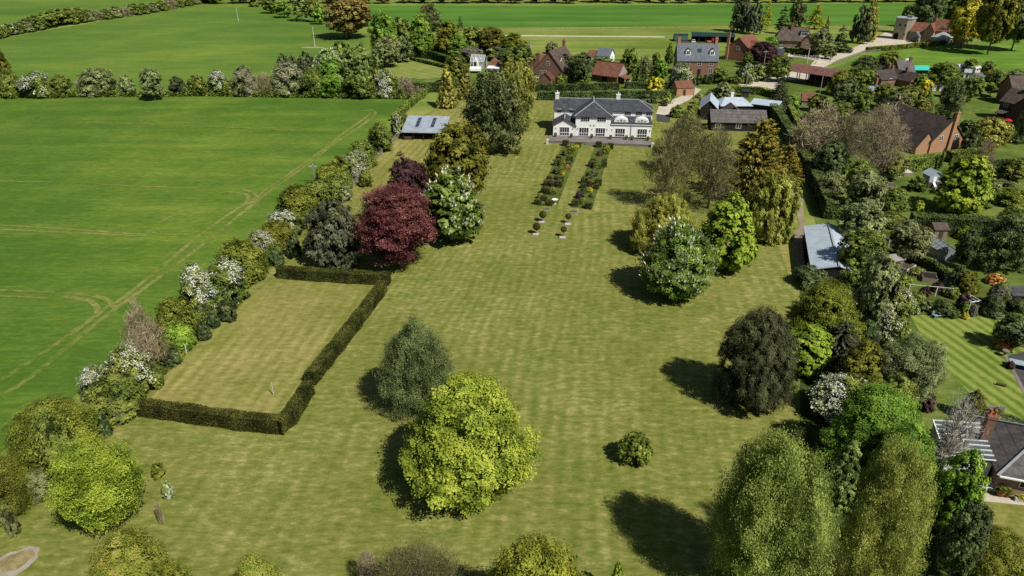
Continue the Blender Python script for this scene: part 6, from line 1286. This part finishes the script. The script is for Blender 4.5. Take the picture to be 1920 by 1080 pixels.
ROWS += [
 # wood edge and garden trees behind the field
 ('oak', -77.28, 347.70, 21.49, 19.67, 92.198, 'great bronze oak at the field corner', None),
 ('shrub', -169.80, 497.14, 10.09, 7.06, 32.241, 'low bush first in the row towards the bronze oak', 'field edge trees'), ('tree', -147.61, 454.25, 10.42, 9.86, 32.415, 'olive tree second in the row towards the bronze oak', 'field edge trees'),
 ('treefresh', -132.89, 432.20, 9.54, 8.80, 34.613, 'bright green round tree in the row towards the bronze oak', 'field edge trees'), ('poplar', -117.78, 415.14, 10.18, 14.81, 38.789, 'tall pale tree in the row towards the bronze oak', 'field edge trees'),
 ('tree', -109.77, 410.18, 7.03, 12.87, 28.995, 'leafy tree next to the bronze oak', 'field edge trees'), ('treefresh', -103.93, 400.45, 7.32, 9.60, 26.144, 'bright young tree against the bronze oak trunk', 'field edge trees'),
 ('treefresh', -49.11, 279.57, 10.57, 18.27, 55.908, 'pale green tree behind the striped lawn', 'garden trees'), ('tree', -45.06, 296.42, 8.48, 14.74, 38.249, 'brown green tree behind the pale green tree', 'garden trees'),
 ('fresh', -37.16, 301.79, 10.47, 16.12, 52.443, 'yellow green tree above the striped lawn', 'garden trees'), ('birch', -40.99, 371.22, 11.07, 12.93, 46.535, 'dark brownish birch standing above the garden trees', 'garden trees'),
 ('oak', -46.84, 405.50, 7.88, 9.69, 26.541, 'bronze topped tree beside the dark birch', 'garden trees'), ('fresh', -37.08, 295.77, 9.66, 10.91, 46.533, 'vivid green tree by the tall yew hedge', 'garden trees'),
 ('maple', -26.36, 302.55, 10.57, 12.86, 50.841, 'gold green maple above the short hedge', 'garden trees'), ('fresh', -21.70, 291.12, 9.56, 9.11, 44.076, 'fresh green tree beside the lilac', 'garden trees'),
 ('tree', -16.58, 301.91, 8.65, 10.57, 42.230, 'olive tree between the golden maples', 'garden trees'), ('olive', -8.50, 301.53, 10.86, 10.39, 50.454, 'golden maple at the edge of the pale path', 'garden trees'),
 ('maple', 0.37, 293.82, 12.33, 9.07, 60.714, 'yellow green tree above the lilac hedge', 'garden trees'), ('spruce', -26.49, 376.49, 3.51, 6.82, 14.100, 'tiny dark fir against the bright field', 'garden trees'),
 ('treegrey', -46.98, 270.93, 10.65, 10.79, 56.091, 'dark grey tree behind the low lawn hedge', 'garden trees'), ('treegrey', -41.66, 281.42, 6.42, 9.08, 34.419, 'grey tree next to the vivid green tree', 'garden trees'),
 ('poplar', -49.78, 221.66, 5.33, 15.61, 34.746, 'pale slim poplar nearest the bronze oak', 'garden poplars'), ('poplar', -45.60, 216.93, 5.09, 16.75, 34.874, 'second pale poplar in the trio', 'garden poplars'), ('poplar', -43.71, 230.22, 4.44, 12.55, 28.135, 'shorter pale poplar against the striped lawn', 'garden poplars'),
 ('tree', -59.74, 252.48, 7.16, 11.99, 42.566, 'brown tinged tree beside the poplars', 'garden trees'), ('chestnut', -60.90, 238.39, 10.32, 11.23, 60.404, 'dark green chestnut beside the pines', 'garden trees'),
 ('pine', -71.29, 248.49, 6.22, 9.02, 38.192, 'dark grey pine beside the dark green chestnut', 'garden trees'), ('pine', -80.61, 252.83, 4.95, 7.65, 30.921, 'dark grey pine nearest the far wheat field', 'garden trees'), ('pine', -78.08, 255.56, 4.00, 6.55, 24.090, 'small pine between two bigger pines', 'garden trees'),
 ('treefresh', -56.37, 224.62, 6.94, 10.24, 48.548, 'bright green tree beneath the dark green chestnut', 'garden trees'), ('shrub', -43.19, 225.60, 5.00, 9.61, 32.181, 'green tree below the shorter poplar', 'garden trees'),
 ('tree', -18.44, 239.08, 8.55, 9.35, 48.162, 'green bushy tree between golden cypress and glasshouse', 'garden trees'),
 ('lilac', -16.16, 281.71, 9.91, 5.52, 50.288, 'lilac bush in mauve flower behind the white glasshouse', 'lilac bushes'), ('lilac', -14.04, 302.14, 8.70, 4.26, 40.404, 'tallest mauve lilac behind the white glasshouse', 'lilac bushes'), ('lilac', -6.80, 286.89, 8.25, 4.77, 42.638, 'fading lilac bush beyond the white glasshouse', 'lilac bushes'),
 ('shrubdark', -2.08, 270.87, 8.71, 6.79, 46.770, 'dark green shrub between lilac and brick house', 'garden trees'), ('tree', 3.59, 261.04, 8.63, 9.23, 44.976, 'green tree beside the brick house chimney', 'garden trees'),
 ('mayC', 5.42, 307.64, 5.44, 4.28, 24.053, 'white flecked bush by the pale path', 'garden trees'), ('shrubgrey', 16.66, 302.88, 5.54, 4.62, 26.409, 'greyish flowering shrub behind the brick house roof', 'garden trees'),
 ('treedark', 23.06, 239.30, 7.68, 10.16, 46.777, 'dark green tree between the brick house and red tiled barn', 'village garden trees'), ('mayP', 26.53, 260.94, 5.03, 6.10, 28.901, 'pinkish blossom bush behind the red tiled barn', 'village garden trees'),
 ('shrubdark', 18.43, 247.83, 6.70, 8.13, 38.601, 'dark ivy bush against the brick house end', 'village garden trees'), ('tree', 33.21, 263.30, 7.29, 4.90, 40.112, 'green bush hiding the white gabled outbuilding', 'village garden trees'),
 ('tree', 40.05, 245.52, 5.36, 10.54, 34.428, 'green tree behind the red tiled barn', 'village garden trees'), ('budding', 44.67, 240.78, 5.55, 9.05, 36.654, 'thin budding tree beside the golden column', 'village garden trees'),
 ('poplar', 44.62, 238.99, 2.51, 8.54, 16.762, 'narrow golden column tree', 'village garden trees'), ('poplar', 41.85, 241.53, 2.76, 6.43, 16.666, 'narrow green column tree beside the golden column', 'village garden trees'),
 ('treefresh', 49.76, 239.40, 4.46, 7.74, 26.942, 'bright green tree at the end of the dark hedges', 'village garden trees'), ('treedark', 47.84, 242.63, 3.50, 5.45, 22.888, 'dark round bush beside the bright green tree', 'village garden trees'),
 ('tree', 53.79, 267.71, 3.53, 5.79, 18.872, 'small tree on the meadow edge', 'village garden trees'), ('fresh', 59.60, 273.35, 3.44, 8.25, 18.986, 'young tree beside the slate roofed brick house', 'village garden trees'),
 ('treeyellow', 43.91, 218.63, 5.89, 6.11, 36.926, 'yellow leaved tree by the long dark hedge', 'village garden trees'),
 ('shrubdark', 40.41, 211.66, 6.30, 2.45, 42.882, 'low spreading dark juniper behind the white house', 'village garden trees'),
 ('mayC', 55.55, 234.06, 7.60, 7.47, 48.145, 'pale flowering bush in front of the slate roofed house', 'village garden trees'), ('treedark', 54.46, 229.68, 4.71, 5.33, 28.269, 'brownish bush below the pale flowering bush', 'village garden trees'),
 ('treedark', 62.32, 237.14, 2.24, 3.43, 14.575, 'first clipped dark ball before the slate roofed house', 'village garden trees'), ('treedark', 64.95, 238.72, 1.67, 3.14, 10.673, 'second clipped dark ball before the slate roofed house', 'village garden trees'), ('treedark', 66.54, 238.55, 1.84, 3.53, 12.723, 'third clipped dark ball before the slate roofed house', 'village garden trees'),
 ('tree', 70.19, 240.11, 4.87, 5.19, 30.757, 'small apple tree on the green lawn', 'village garden trees'), ('treebeech', 95.22, 273.22, 11.75, 8.62, 60.078, 'purple tree in front of the new red brick house', 'village garden trees'),
 ('mayW', 79.24, 240.27, 4.73, 6.21, 30.092, 'cream flowering tree by the dark telegraph pole', 'village garden trees'), ('mayC', 85.10, 245.64, 6.78, 5.23, 40.218, 'pale variegated tree beside the farm track', 'village garden trees'),
 ('shrubdark', 78.48, 246.06, 3.26, 4.11, 20.040, 'dark bush close to the cream flowering tree', 'village garden trees'), ('tree', 90.61, 243.31, 7.45, 8.64, 44.416, 'green tree beside the rusty barn', 'village garden trees'),
 ('treefresh', 110.93, 311.14, 5.46, 5.61, 26.272, 'small round green tree before the brown bungalow', 'village garden trees'),
 ('pine', 114.75, 369.68, 10.59, 16.20, 44.585, 'dark pine in the clump beyond the brick houses', 'village conifers'), ('pine', 119.35, 361.96, 7.85, 14.48, 36.825, 'grey pine in the clump beyond the brick houses', 'village conifers'), ('sprucegold', 130.34, 377.93, 5.06, 14.16, 24.995, 'golden conifer beside the dark pines', 'village conifers'),
 ('spruce', 133.61, 363.96, 7.43, 12.50, 30.230, 'dark spruce behind the brown bungalow', 'village conifers'), ('birch', 151.00, 392.01, 9.38, 13.78, 38.350, 'thin birch behind the brown bungalow', 'village conifers'), ('sprucegold', 157.30, 382.47, 9.01, 11.71, 40.610, 'gold green conifer behind the bungalow dormer', 'village conifers'),
 ('goldcone', 135.27, 315.78, 3.50, 13.20, 20.872, 'slim green conifer at the bungalow end', 'village conifers'), ('treegrey', 124.59, 293.87, 7.90, 11.08, 44.812, 'grey green tree over the bungalow end wall', 'village conifers'),
 ('spruce', 143.33, 317.84, 6.51, 9.18, 30.111, 'dark blue spruce by the lane', 'village conifers'), ('pine', 158.16, 334.10, 8.06, 15.98, 42.201, 'tall grey pine beside the lane', 'village conifers'), ('goldcone', 178.78, 367.95, 8.23, 16.64, 36.293, 'tall golden green cypress beside the lane', 'village conifers'),
 ('shrubyellow', 165.37, 336.58, 4.26, 4.59, 22.561, 'yellow gorse at the lane bend', 'village conifers'), ('treegrey', 160.31, 328.66, 5.30, 10.47, 26.467, 'lighter green cypress behind the yellow gorse', 'village conifers'),
 ('shrubdark', 140.28, 307.21, 7.99, 2.72, 40.205, 'low dark shrub under the tall grey pine', 'village conifers'),
 ('treedark', 209.17, 390.35, 7.19, 10.86, 34.873, 'dark round tree behind the stone tower', 'woodland trees'), ('treedark', 201.58, 359.92, 13.35, 23.07, 64.915, 'dark tall tree behind the red roofs', 'woodland trees'), ('tree', 217.45, 359.55, 13.39, 24.80, 70.306, 'great tree rising behind the red roofs and golden tree', 'woodland trees'),
 ('treeyellow', 196.03, 317.58, 12.75, 19.52, 72.476, 'bright golden leaved tree with bare trunk', 'woodland trees'), ('olive', 197.48, 300.47, 14.00, 28.91, 92.700, 'broad olive tree with thick trunk beside the golden tree', 'woodland trees'), ('treedark', 213.61, 310.13, 15.53, 25.48, 84.081, 'dark oak at the frame edge', 'woodland trees'), ('treedark', 224.38, 356.15, 12.78, 27.31, 70.556, 'dark crown behind the golden tree', 'woodland trees'),
 # gardens on the village side
 ('treedark', 124.70, 253.02, 8.69, 6.83, 54.517, 'dark thicket beside the lane fence', 'paddock edge trees'), ('tree', 132.99, 253.97, 7.35, 8.34, 48.815, 'round green tree at the paddock edge', 'paddock edge trees'), ('treedark', 136.06, 254.86, 4.98, 5.36, 28.020, 'small dark tree by the white screens', 'paddock edge trees'),
 ('tree', 139.98, 231.48, 9.36, 8.12, 66.550, 'spreading green tree behind the old tiled roofs', 'paddock edge trees'), ('tree', 166.50, 260.09, 4.89, 4.75, 30.011, 'small green tree beside the caravans', 'paddock edge trees'), ('tree', 165.67, 249.18, 4.29, 5.79, 30.247, 'green tree beyond the caravans', 'paddock edge trees'),
 ('tree', 149.19, 219.76, 5.95, 7.89, 46.323, 'leafy tree behind the dark brick house', 'paddock edge trees'), ('shrubgrey', 172.05, 242.82, 7.03, 3.96, 50.589, 'scrubby bush at the paddock end', 'paddock edge trees'),
 ('treedark', 94.07, 198.17, 7.58, 9.78, 62.357, 'very dark yew beside the rusty barn', 'village orchard trees'), ('shrubolive', 103.26, 222.52, 7.20, 7.27, 50.279, 'yellow green bush at the rusty barn end', 'village orchard trees'), ('tree', 111.72, 228.20, 8.57, 7.83, 58.501, 'green tree behind the very dark yew', 'village orchard trees'),
 ('spruce', 76.47, 201.04, 6.10, 9.55, 46.522, 'blue green fir beside the farm track', 'village orchard trees'), ('shrubfresh', 81.07, 204.18, 5.57, 3.74, 38.798, 'lush low shrub beneath the blue green fir', 'village orchard trees'),
 ('treegrey', 62.50, 209.04, 5.70, 6.42, 40.841, 'brown green shrub by the blue roofed sheds', 'village orchard trees'), ('shrubolive', 65.36, 212.20, 3.97, 4.47, 26.991, 'yellow green shrub by the blue roofed sheds', 'village orchard trees'),
 ('bare', 68.97, 153.56, 12.53, 12.53, 124.932, 'leafless brown tree beside the tall track hedge', 'bare village trees'), ('bare', 75.53, 140.35, 11.58, 15.54, 126.713, 'leafless brown tree before the brown bungalow roof', 'bare village trees'), ('bare', 74.67, 150.66, 8.32, 11.69, 92.484, 'smaller leafless tree between two larger bare trees', 'bare village trees'),
 ('tree', 110.79, 197.39, 10.01, 7.54, 78.122, 'olive tree below the old tiled roofs', 'village orchard trees'), ('treeyellow', 124.87, 213.61, 4.01, 6.40, 32.520, 'golden topped bush behind the orange brick bungalow', 'village orchard trees'), ('goldcone', 116.53, 196.61, 3.46, 4.17, 28.634, 'small golden conifer at the bungalow ridge', 'village orchard trees'), ('sprucegreen', 122.40, 206.18, 2.86, 4.79, 22.636, 'variegated conifer beneath the golden topped bush', 'village orchard trees'),
 ('birch', 117.30, 187.01, 6.90, 11.50, 68.682, 'feathery grey green birch behind the orange brick bungalow', 'village orchard trees'), ('tree', 138.95, 212.90, 6.40, 7.50, 50.065, 'dark leafy tree near the white sheds', 'village orchard trees'),
 ('treedark', 117.22, 177.39, 3.90, 3.27, 36.297, 'round dark clipped bush between the houses', 'village orchard trees'), ('shrubgold', 116.41, 167.19, 8.67, 6.06, 86.383, 'large gold olive bush beside the orange brick bungalow', 'village orchard trees'), ('shrubdark', 106.49, 158.29, 3.87, 5.82, 42.345, 'dark shrub shaded by the gold olive bush', 'village orchard trees'),
 ('birch', 124.25, 166.51, 4.49, 9.94, 54.881, 'weeping birch at the frame edge by the red parasol', 'village orchard trees'), ('brush', 102.24, 146.07, 3.92, 6.28, 48.565, 'brown shrub below the gold olive bush', 'village orchard trees'),
 ('chestnutlime', 82.81, 120.90, 9.20, 10.50, 122.137, 'broad bright green walnut tree in the village garden', 'village orchard trees'),
 ('shrubfresh', 67.26, 140.12, 7.13, 5.64, 76.553, 'bright shrub beside the tall track hedge', 'garden shrubs'), ('treedark', 65.28, 137.63, 6.46, 8.76, 72.487, 'dark shaded tree under the leafless brown tree', 'garden shrubs'), ('shrubgrey', 61.20, 126.74, 5.32, 5.99, 60.683, 'grey white flowered bush beside the track hedge', 'garden shrubs'),
 ('treegrey', 63.41, 118.09, 5.90, 8.96, 78.086, 'thin grey willow beside the white screens', 'garden shrubs'), ('shrub', 71.49, 122.64, 5.27, 4.07, 60.622, 'rounded green shrub below the sand pit', 'garden shrubs'), ('shrub', 67.29, 114.57, 5.21, 2.16, 64.690, 'green bush at the end of the flat topped hedge', 'garden shrubs'),
 ('tree', 78.89, 139.49, 5.57, 5.52, 60.374, 'green tree beside the bright bungalow hedge', 'garden shrubs'), ('yew', 93.16, 146.28, 0.60, 4.71, 14.179, 'narrow dark cypress in front of the bungalow gable', 'garden shrubs'),
 ('shrublime', 75.64, 121.06, 1.66, 2.14, 22.151, 'tiny lime shrub on the flat topped hedge line', 'garden shrubs'), ('mayC', 101.51, 142.39, 2.69, 2.35, 30.829, 'cream flowering shrub by the grey fence', 'garden shrubs'),
 ('shrubolive', 94.90, 124.55, 5.41, 3.32, 68.126, 'russet olive bush at the frame edge', 'garden shrubs'), ('shrubgrey', 101.27, 136.21, 4.58, 1.64, 54.038, 'grey leaved border shrub below the fence', 'garden shrubs'), ('shrub', 87.82, 113.30, 4.48, 4.03, 60.284, 'green shrub beyond the flat topped hedge', 'garden shrubs'),
 ('treegrey', 61.92, 99.10, 5.63, 6.78, 82.948, 'pale leaning apple tree beside the greenhouse', 'garden shrubs'), ('shrublime', 76.72, 108.29, 2.69, 2.15, 38.841, 'lime yellow bush in the hedge shadow', 'garden shrubs'), ('birch', 75.36, 96.96, 7.18, 8.58, 119.030, 'wide spreading dark leaved tree shading the garden', 'garden shrubs'),
 ('shrubolive', 66.10, 89.38, 3.06, 3.06, 44.138, 'yellow green border shrub beside the peach rhododendron', 'garden shrubs'), ('shruborange', 71.62, 91.73, 2.33, 1.48, 40.500, 'bright peach flowered rhododendron bush', 'garden shrubs'), ('lilac', 67.50, 84.68, 2.70, 3.76, 50.548, 'pale lilac flowered rhododendron', 'garden shrubs'),
 ('shrubdark', 68.77, 82.58, 2.75, 2.27, 50.876, 'dark shrub beside the small shed', 'garden shrubs'), ('treedark', 62.14, 73.70, 4.06, 4.69, 80.826, 'dense dark domed tree on the neighbour lawn', 'garden shrubs'), ('shruborange', 61.89, 74.14, 2.33, 2.01, 44.942, 'orange leaved acer under the domed tree', 'garden shrubs'),
 ('shrub', 56.46, 84.93, 2.54, 2.08, 40.577, 'green border plant by the white rail', 'garden shrubs'), ('shrubmaroon', 58.86, 87.39, 1.58, 1.76, 26.687, 'bronze border shrub by the white rail', 'garden shrubs'), ('shrubdark', 58.60, 82.48, 2.76, 2.25, 48.913, 'dark border shrub behind the pale bench', 'garden shrubs'), ('shrubmaroon', 62.32, 83.98, 1.78, 2.42, 32.216, 'maroon border shrub beside the pergola', 'garden shrubs'),
 ('lilac', 62.61, 82.02, 0.99, 1.65, 20.456, 'hanging mauve wisteria on the pergola', 'garden shrubs'), ('shrubgrey', 65.32, 82.11, 2.77, 1.11, 48.616, 'silver border plants along the lawn edge', 'garden shrubs'), ('shrubfresh', 61.90, 82.79, 0.76, 1.73, 16.340, 'yellowish border plant under the pergola', 'garden shrubs'),
 ('shrubdark', 64.99, 90.53, 2.07, 3.27, 36.957, 'dark bush beside the cold frame', 'garden shrubs'), ('shrub', 61.79, 94.98, 2.60, 0.93, 40.439, 'leafy vegetables beside the compost boxes', 'garden shrubs'),
 ('shrub', 45.83, 62.56, 1.64, 1.86, 34.252, 'green bush between grey olive tree and bare tree', 'garden shrubs'), ('shrubmaroon', 45.41, 61.40, 1.58, 2.14, 34.304, 'pinkish brown brushwood beside the bare tree', 'garden shrubs'), ('shrubolive', 49.26, 59.74, 2.19, 3.65, 50.832, 'olive shrub under the bare tree', 'garden shrubs'), ('shrubgrey', 50.70, 58.34, 1.30, 2.56, 34.253, 'grey leaved shrub by the lawn bench', 'garden shrubs'), ('shrubdark', 52.93, 58.29, 3.17, 0.96, 71.421, 'dark low shrubs behind the chimney', 'garden shrubs'),
 ('shrubmaroon', 59.73, 69.40, 0.92, 1.02, 18.275, 'dark red shrub on the patio edge', 'garden shrubs'),
 # young trees near the ash ring
 ('shrubolive', -33.89, 50.83, 1.20, 1.70, 28.591, 'tiny young leafy tree planted near the layered chestnut', 'young staked trees'),
 ('mayW', -31.84, 48.20, 0.96, 1.82, 25.839, 'tiny young tree in white blossom near the layered chestnut', 'young staked trees'),
 ('sapling', -31.03, 44.94, 0.51, 2.60, 22.842, 'leaning bare sapling with stakes near the layered chestnut', 'young staked trees'),
 ('willow', 46.34, 210.07, 3.28, 3.37, 22.223, 'little weeping tree beside the house drive', None), ('shrubdark', 44.94, 207.07, 2.11, 1.90, 14.251, 'clipped round bush beside the house drive', None),
]
ROWS += [
 ('tree', 98.04, 196.71, 5.88, 7.41, 48.669, 'green tree hiding the foot of the very dark yew', 'garden filling shrubs'),
 ('tree', 107.95, 204.67, 5.82, 6.94, 44.939, 'green tree screening the dark tiled cottage', 'garden filling shrubs'),
 ('treegrey', 107.29, 193.52, 5.65, 6.78, 48.200, 'grey olive tree between pale roofed cottage and golden conifer', 'garden filling shrubs'),
 ('shrub', 117.69, 204.03, 5.25, 4.53, 40.438, 'green shrubs under the brown gabled cottage', 'garden filling shrubs'),
 ('tree', 88.11, 186.63, 5.83, 5.56, 44.495, 'olive tree before the red and grey roofed shed', 'garden filling shrubs'),
 ('shrubdark', 98.68, 196.50, 3.96, 3.01, 32.815, 'dark shrub at the pale roofed cottage corner', 'garden filling shrubs'),
 ('tree', 129.86, 225.66, 5.12, 5.90, 34.406, 'green tree beside the turquoise tarpaulin stack', 'garden filling shrubs'),
 ('shrub', 135.95, 218.51, 5.05, 4.15, 38.852, 'green shrubs beside the white walled shed', 'garden filling shrubs'),
 ('treedark', 69.49, 96.73, 2.70, 6.65, 48.853, 'very dark shaded bush beside the glass greenhouse', 'garden filling shrubs'),
 ('shrubdark', 65.27, 82.43, 2.71, 2.85, 48.550, 'dark green bush beneath the lilac rhododendron', 'garden filling shrubs'),
 ('shrubfresh', 55.07, 82.54, 1.17, 1.28, 20.697, 'bright border plant near the pale bench end', 'garden filling shrubs'),
 ('shrubgrey', 57.10, 83.54, 1.76, 1.49, 30.779, 'silvery border plant behind the pale bench', 'garden filling shrubs'),
 ('shrub', 59.73, 81.56, 1.34, 1.49, 24.202, 'green border plant between bench and pergola', 'garden filling shrubs'),
 ('shrubyellow', 61.20, 81.23, 0.90, 1.03, 16.408, 'yellow border plant at the pergola foot', 'garden filling shrubs'),
 ('shrub', 68.14, 81.07, 2.52, 0.76, 44.011, 'low green border plants beyond the silver border', 'garden filling shrubs'),
 ('shrublime', 57.98, 91.17, 2.15, 1.49, 32.347, 'lime green vegetables beside the bean poles', 'garden filling shrubs'),
 ('shrub', 55.60, 89.77, 1.96, 1.94, 30.219, 'green currant bush at the vegetable plot end', 'garden filling shrubs'),
 ('shrubmaroon', 61.76, 89.26, 1.58, 1.46, 26.831, 'bronze bush beside the cold frame end', 'garden filling shrubs'),
 ('shrub', 62.77, 87.40, 1.82, 1.70, 30.040, 'green bush below the grey glazed cold frame', 'garden filling shrubs'),
 ('tree', 102.46, 136.74, 5.76, 5.20, 62.006, 'leafy bush rising behind the long grey fence', 'garden filling shrubs'),
 ('shrubgrey', 96.60, 132.74, 2.89, 2.41, 34.963, 'pale grey shrub at the foot of the grey fence', 'garden filling shrubs'),
 ('shrub', 82.31, 115.21, 4.05, 2.09, 50.827, 'green shrub under the bright walnut tree', 'garden filling shrubs'),
 ('treegrey', 60.31, 109.07, 3.39, 4.12, 44.478, 'grey green bush between pale flecked tree and flat topped hedge', 'garden filling shrubs'),
 ('shrub', 81.12, 132.75, 3.26, 2.82, 38.926, 'green bush on the lawn beside the summer house', 'garden filling shrubs'),
 ('tree', 68.88, 131.89, 4.74, 6.34, 54.038, 'olive bush below the larger leafless tree', 'garden filling shrubs'),
 ('shrubolive', 98.98, 171.40, 2.85, 3.62, 26.562, 'olive bush against the bungalow roof side', 'garden filling shrubs'),
 ('shrub', 78.75, 182.43, 4.64, 4.47, 40.151, 'green shrubs beside the bright trimmed hedge', 'garden filling shrubs'),
 ('tree', 87.59, 200.32, 5.89, 4.68, 42.159, 'small leafy tree beside the red and grey roofed shed', 'garden filling shrubs'),
 ('shrubdark', 75.89, 197.96, 4.06, 2.68, 30.734, 'dark low bush below the blue green fir', 'garden filling shrubs'),
 ('shrub', 61.88, 216.95, 4.26, 2.95, 28.779, 'green shrub beside the orange roofed lodge', 'garden filling shrubs'),
 ('shrubgrey', 56.29, 209.64, 3.79, 2.92, 26.655, 'grey shrub at the drive gate', 'garden filling shrubs'),
 ('shrub', 45.92, 193.79, 4.08, 3.18, 30.393, 'green shrub on the verge of the house drive', 'garden filling shrubs'),
 ('tree', 43.99, 174.53, 4.99, 6.15, 38.521, 'olive tree between house drive and black shed', 'garden filling shrubs'),
 ('treegrey', 38.82, 158.13, 5.21, 7.54, 46.469, 'grey green tree close to the white house corner', 'garden filling shrubs'),
 ('shrub', 76.08, 240.91, 5.05, 2.67, 30.012, 'green bush at the lawn edge below the red brick house', 'garden filling shrubs'),
 ('tree', 88.13, 269.61, 3.63, 5.47, 20.068, 'small green tree by the brown post and rail fence', 'garden filling shrubs'),
 ('shrub', 118.93, 300.25, 4.64, 2.91, 24.696, 'green shrub before the bungalow brick wing', 'garden filling shrubs'),
 ('tree', 126.86, 289.26, 5.37, 4.99, 30.071, 'green tree above the white car', 'garden filling shrubs'),
 ('shrub', 16.45, 238.19, 4.26, 3.74, 24.709, 'green bush at the foot of the old brick house', 'garden filling shrubs'),
 ('shrub', 23.98, 239.07, 5.83, 2.88, 34.973, 'green bush between brick house and red tiled barn', 'garden filling shrubs'),
 ('mayC', 7.47, 240.40, 3.97, 3.40, 22.359, 'pale bush at the near corner of the old brick house', 'garden filling shrubs'),
 ('tree', -1.09, 260.71, 6.00, 7.19, 30.872, 'dark leafy tree behind the orange tiled pavilion', 'garden filling shrubs'),
 ('shrub', -19.81, 234.28, 4.70, 4.20, 28.270, 'green bush beside the taller golden cypress', 'garden filling shrubs'),
 ('shrub', -7.69, 233.93, 6.73, 3.76, 40.710, 'green bush below the white garden tent', 'garden filling shrubs'),
]
for row in ROWS:
    sp, x, y, w_, h_, px, lab, grp = row
    plant(sp, x, y, w_, h_, px, lab, grp)
# far woodland line beyond the barley
wood_rows = [(x_, random.Random(x_).uniform(-1.5, 1.5)) for x_ in range(-230, 330, 13)]
for x_, j_ in wood_rows:
    yy = 522+.02*x_+j_*3
    plant(('tree', 'treedark', 'treegrey', 'oak', 'treedark', 'tree')[x_ % 6], x_+j_*2, yy, 15+j_*2, 9+j_, 40,
          'broadleaf tree in the continuous row beyond the barley field', 'tree row beyond the barley field')

# tangled undergrowth nobody could count, along the hedges
def tangle(name, pts, width, h, n, mat, s, seed, label):
    rng = np.random.default_rng(seed); P = np.array(pts, float); L_ = np.r_[0, np.cumsum(np.linalg.norm(np.diff(P, axis=0), axis=1))]
    d = rng.random(n)*L_[-1]; x = np.interp(d, L_, P[:,0]); y = np.interp(d, L_, P[:,1])
    hump = np.clip(.55+.45*np.sin(d*.8)*np.sin(d*.31+1)+.3*np.sin(d*2.3), .1, 1.2); off = rng.normal(0, .4, n)*width*.6
    top = h*hump*np.exp(-(off/width)**2*3); c = np.c_[x+off*.75, y+off*.65, top*rng.random(n)**.6]
    nn = unit(np.c_[rng.normal(size=(n,2))*.6, np.ones(n)]); ax = unit(np.cross(nn, unit(rng.normal(size=(n,3))))); b = np.cross(nn, ax); z = s*rng.uniform(.5,1.5,n)
    m = leaf_mesh(name, c, ax*z[:,None], b*(z*.6)[:,None], np.clip(.45+rng.normal(0,.17,n)+.12*np.sin(d*.9), 0, 1), MATS[mat]); o = bpy.data.objects.new(name, m); COL.objects.link(o)
    tag(o, label, None, None, 'stuff')
tangle('undergrowth', [(-45.68, 43.85), (-44.70, 48.33), (-44.74, 52.67), (-43.66, 57.56), (-43.13, 62.13), (-42.55, 67.25), (-41.76, 74.24), (-40.83, 82.39), (-40.12, 88.62), (-38.89, 99.44), (-37.48, 107.89)], 2.3, 2.6, 42000, 'hedge', .13, 5, 'tangled brambles and saplings along the near part of the slanting field hedge')
tangle('undergrowth', [(-37.40, 112.56), (-35.87, 121.58), (-34.48, 133.46), (-32.84, 147.44), (-31.79, 161.88), (-30.14, 176.34), (-29.30, 190.21)], 2.2, 2.4, 22000, 'hedge', .2, 6, 'tangled brambles along the upper part of the slanting field hedge')
tangle('undergrowth', [(-165.72, 218.41), (-142.52, 218.41), (-118.40, 219.94), (-93.68, 220.71), (-66.29, 218.41), (-42.82, 216.90), (-27.91, 216.15)], 1.9, 2.6, 17000, 'hedge', .3, 7, 'rough undergrowth along the hedge between the wheat fields')
tangle('grass', [(-45.66, 43.14), (-44.00, 47.99), (-42.42, 56.28), (-41.44, 66.18), (-40.57, 73.00), (-39.56, 80.94), (-38.65, 91.14), (-37.55, 103.53)], .9, .55, 14000, 'hedgeolive', .1, 8, 'long unmown grass at the lawn side of the slanting field hedge')
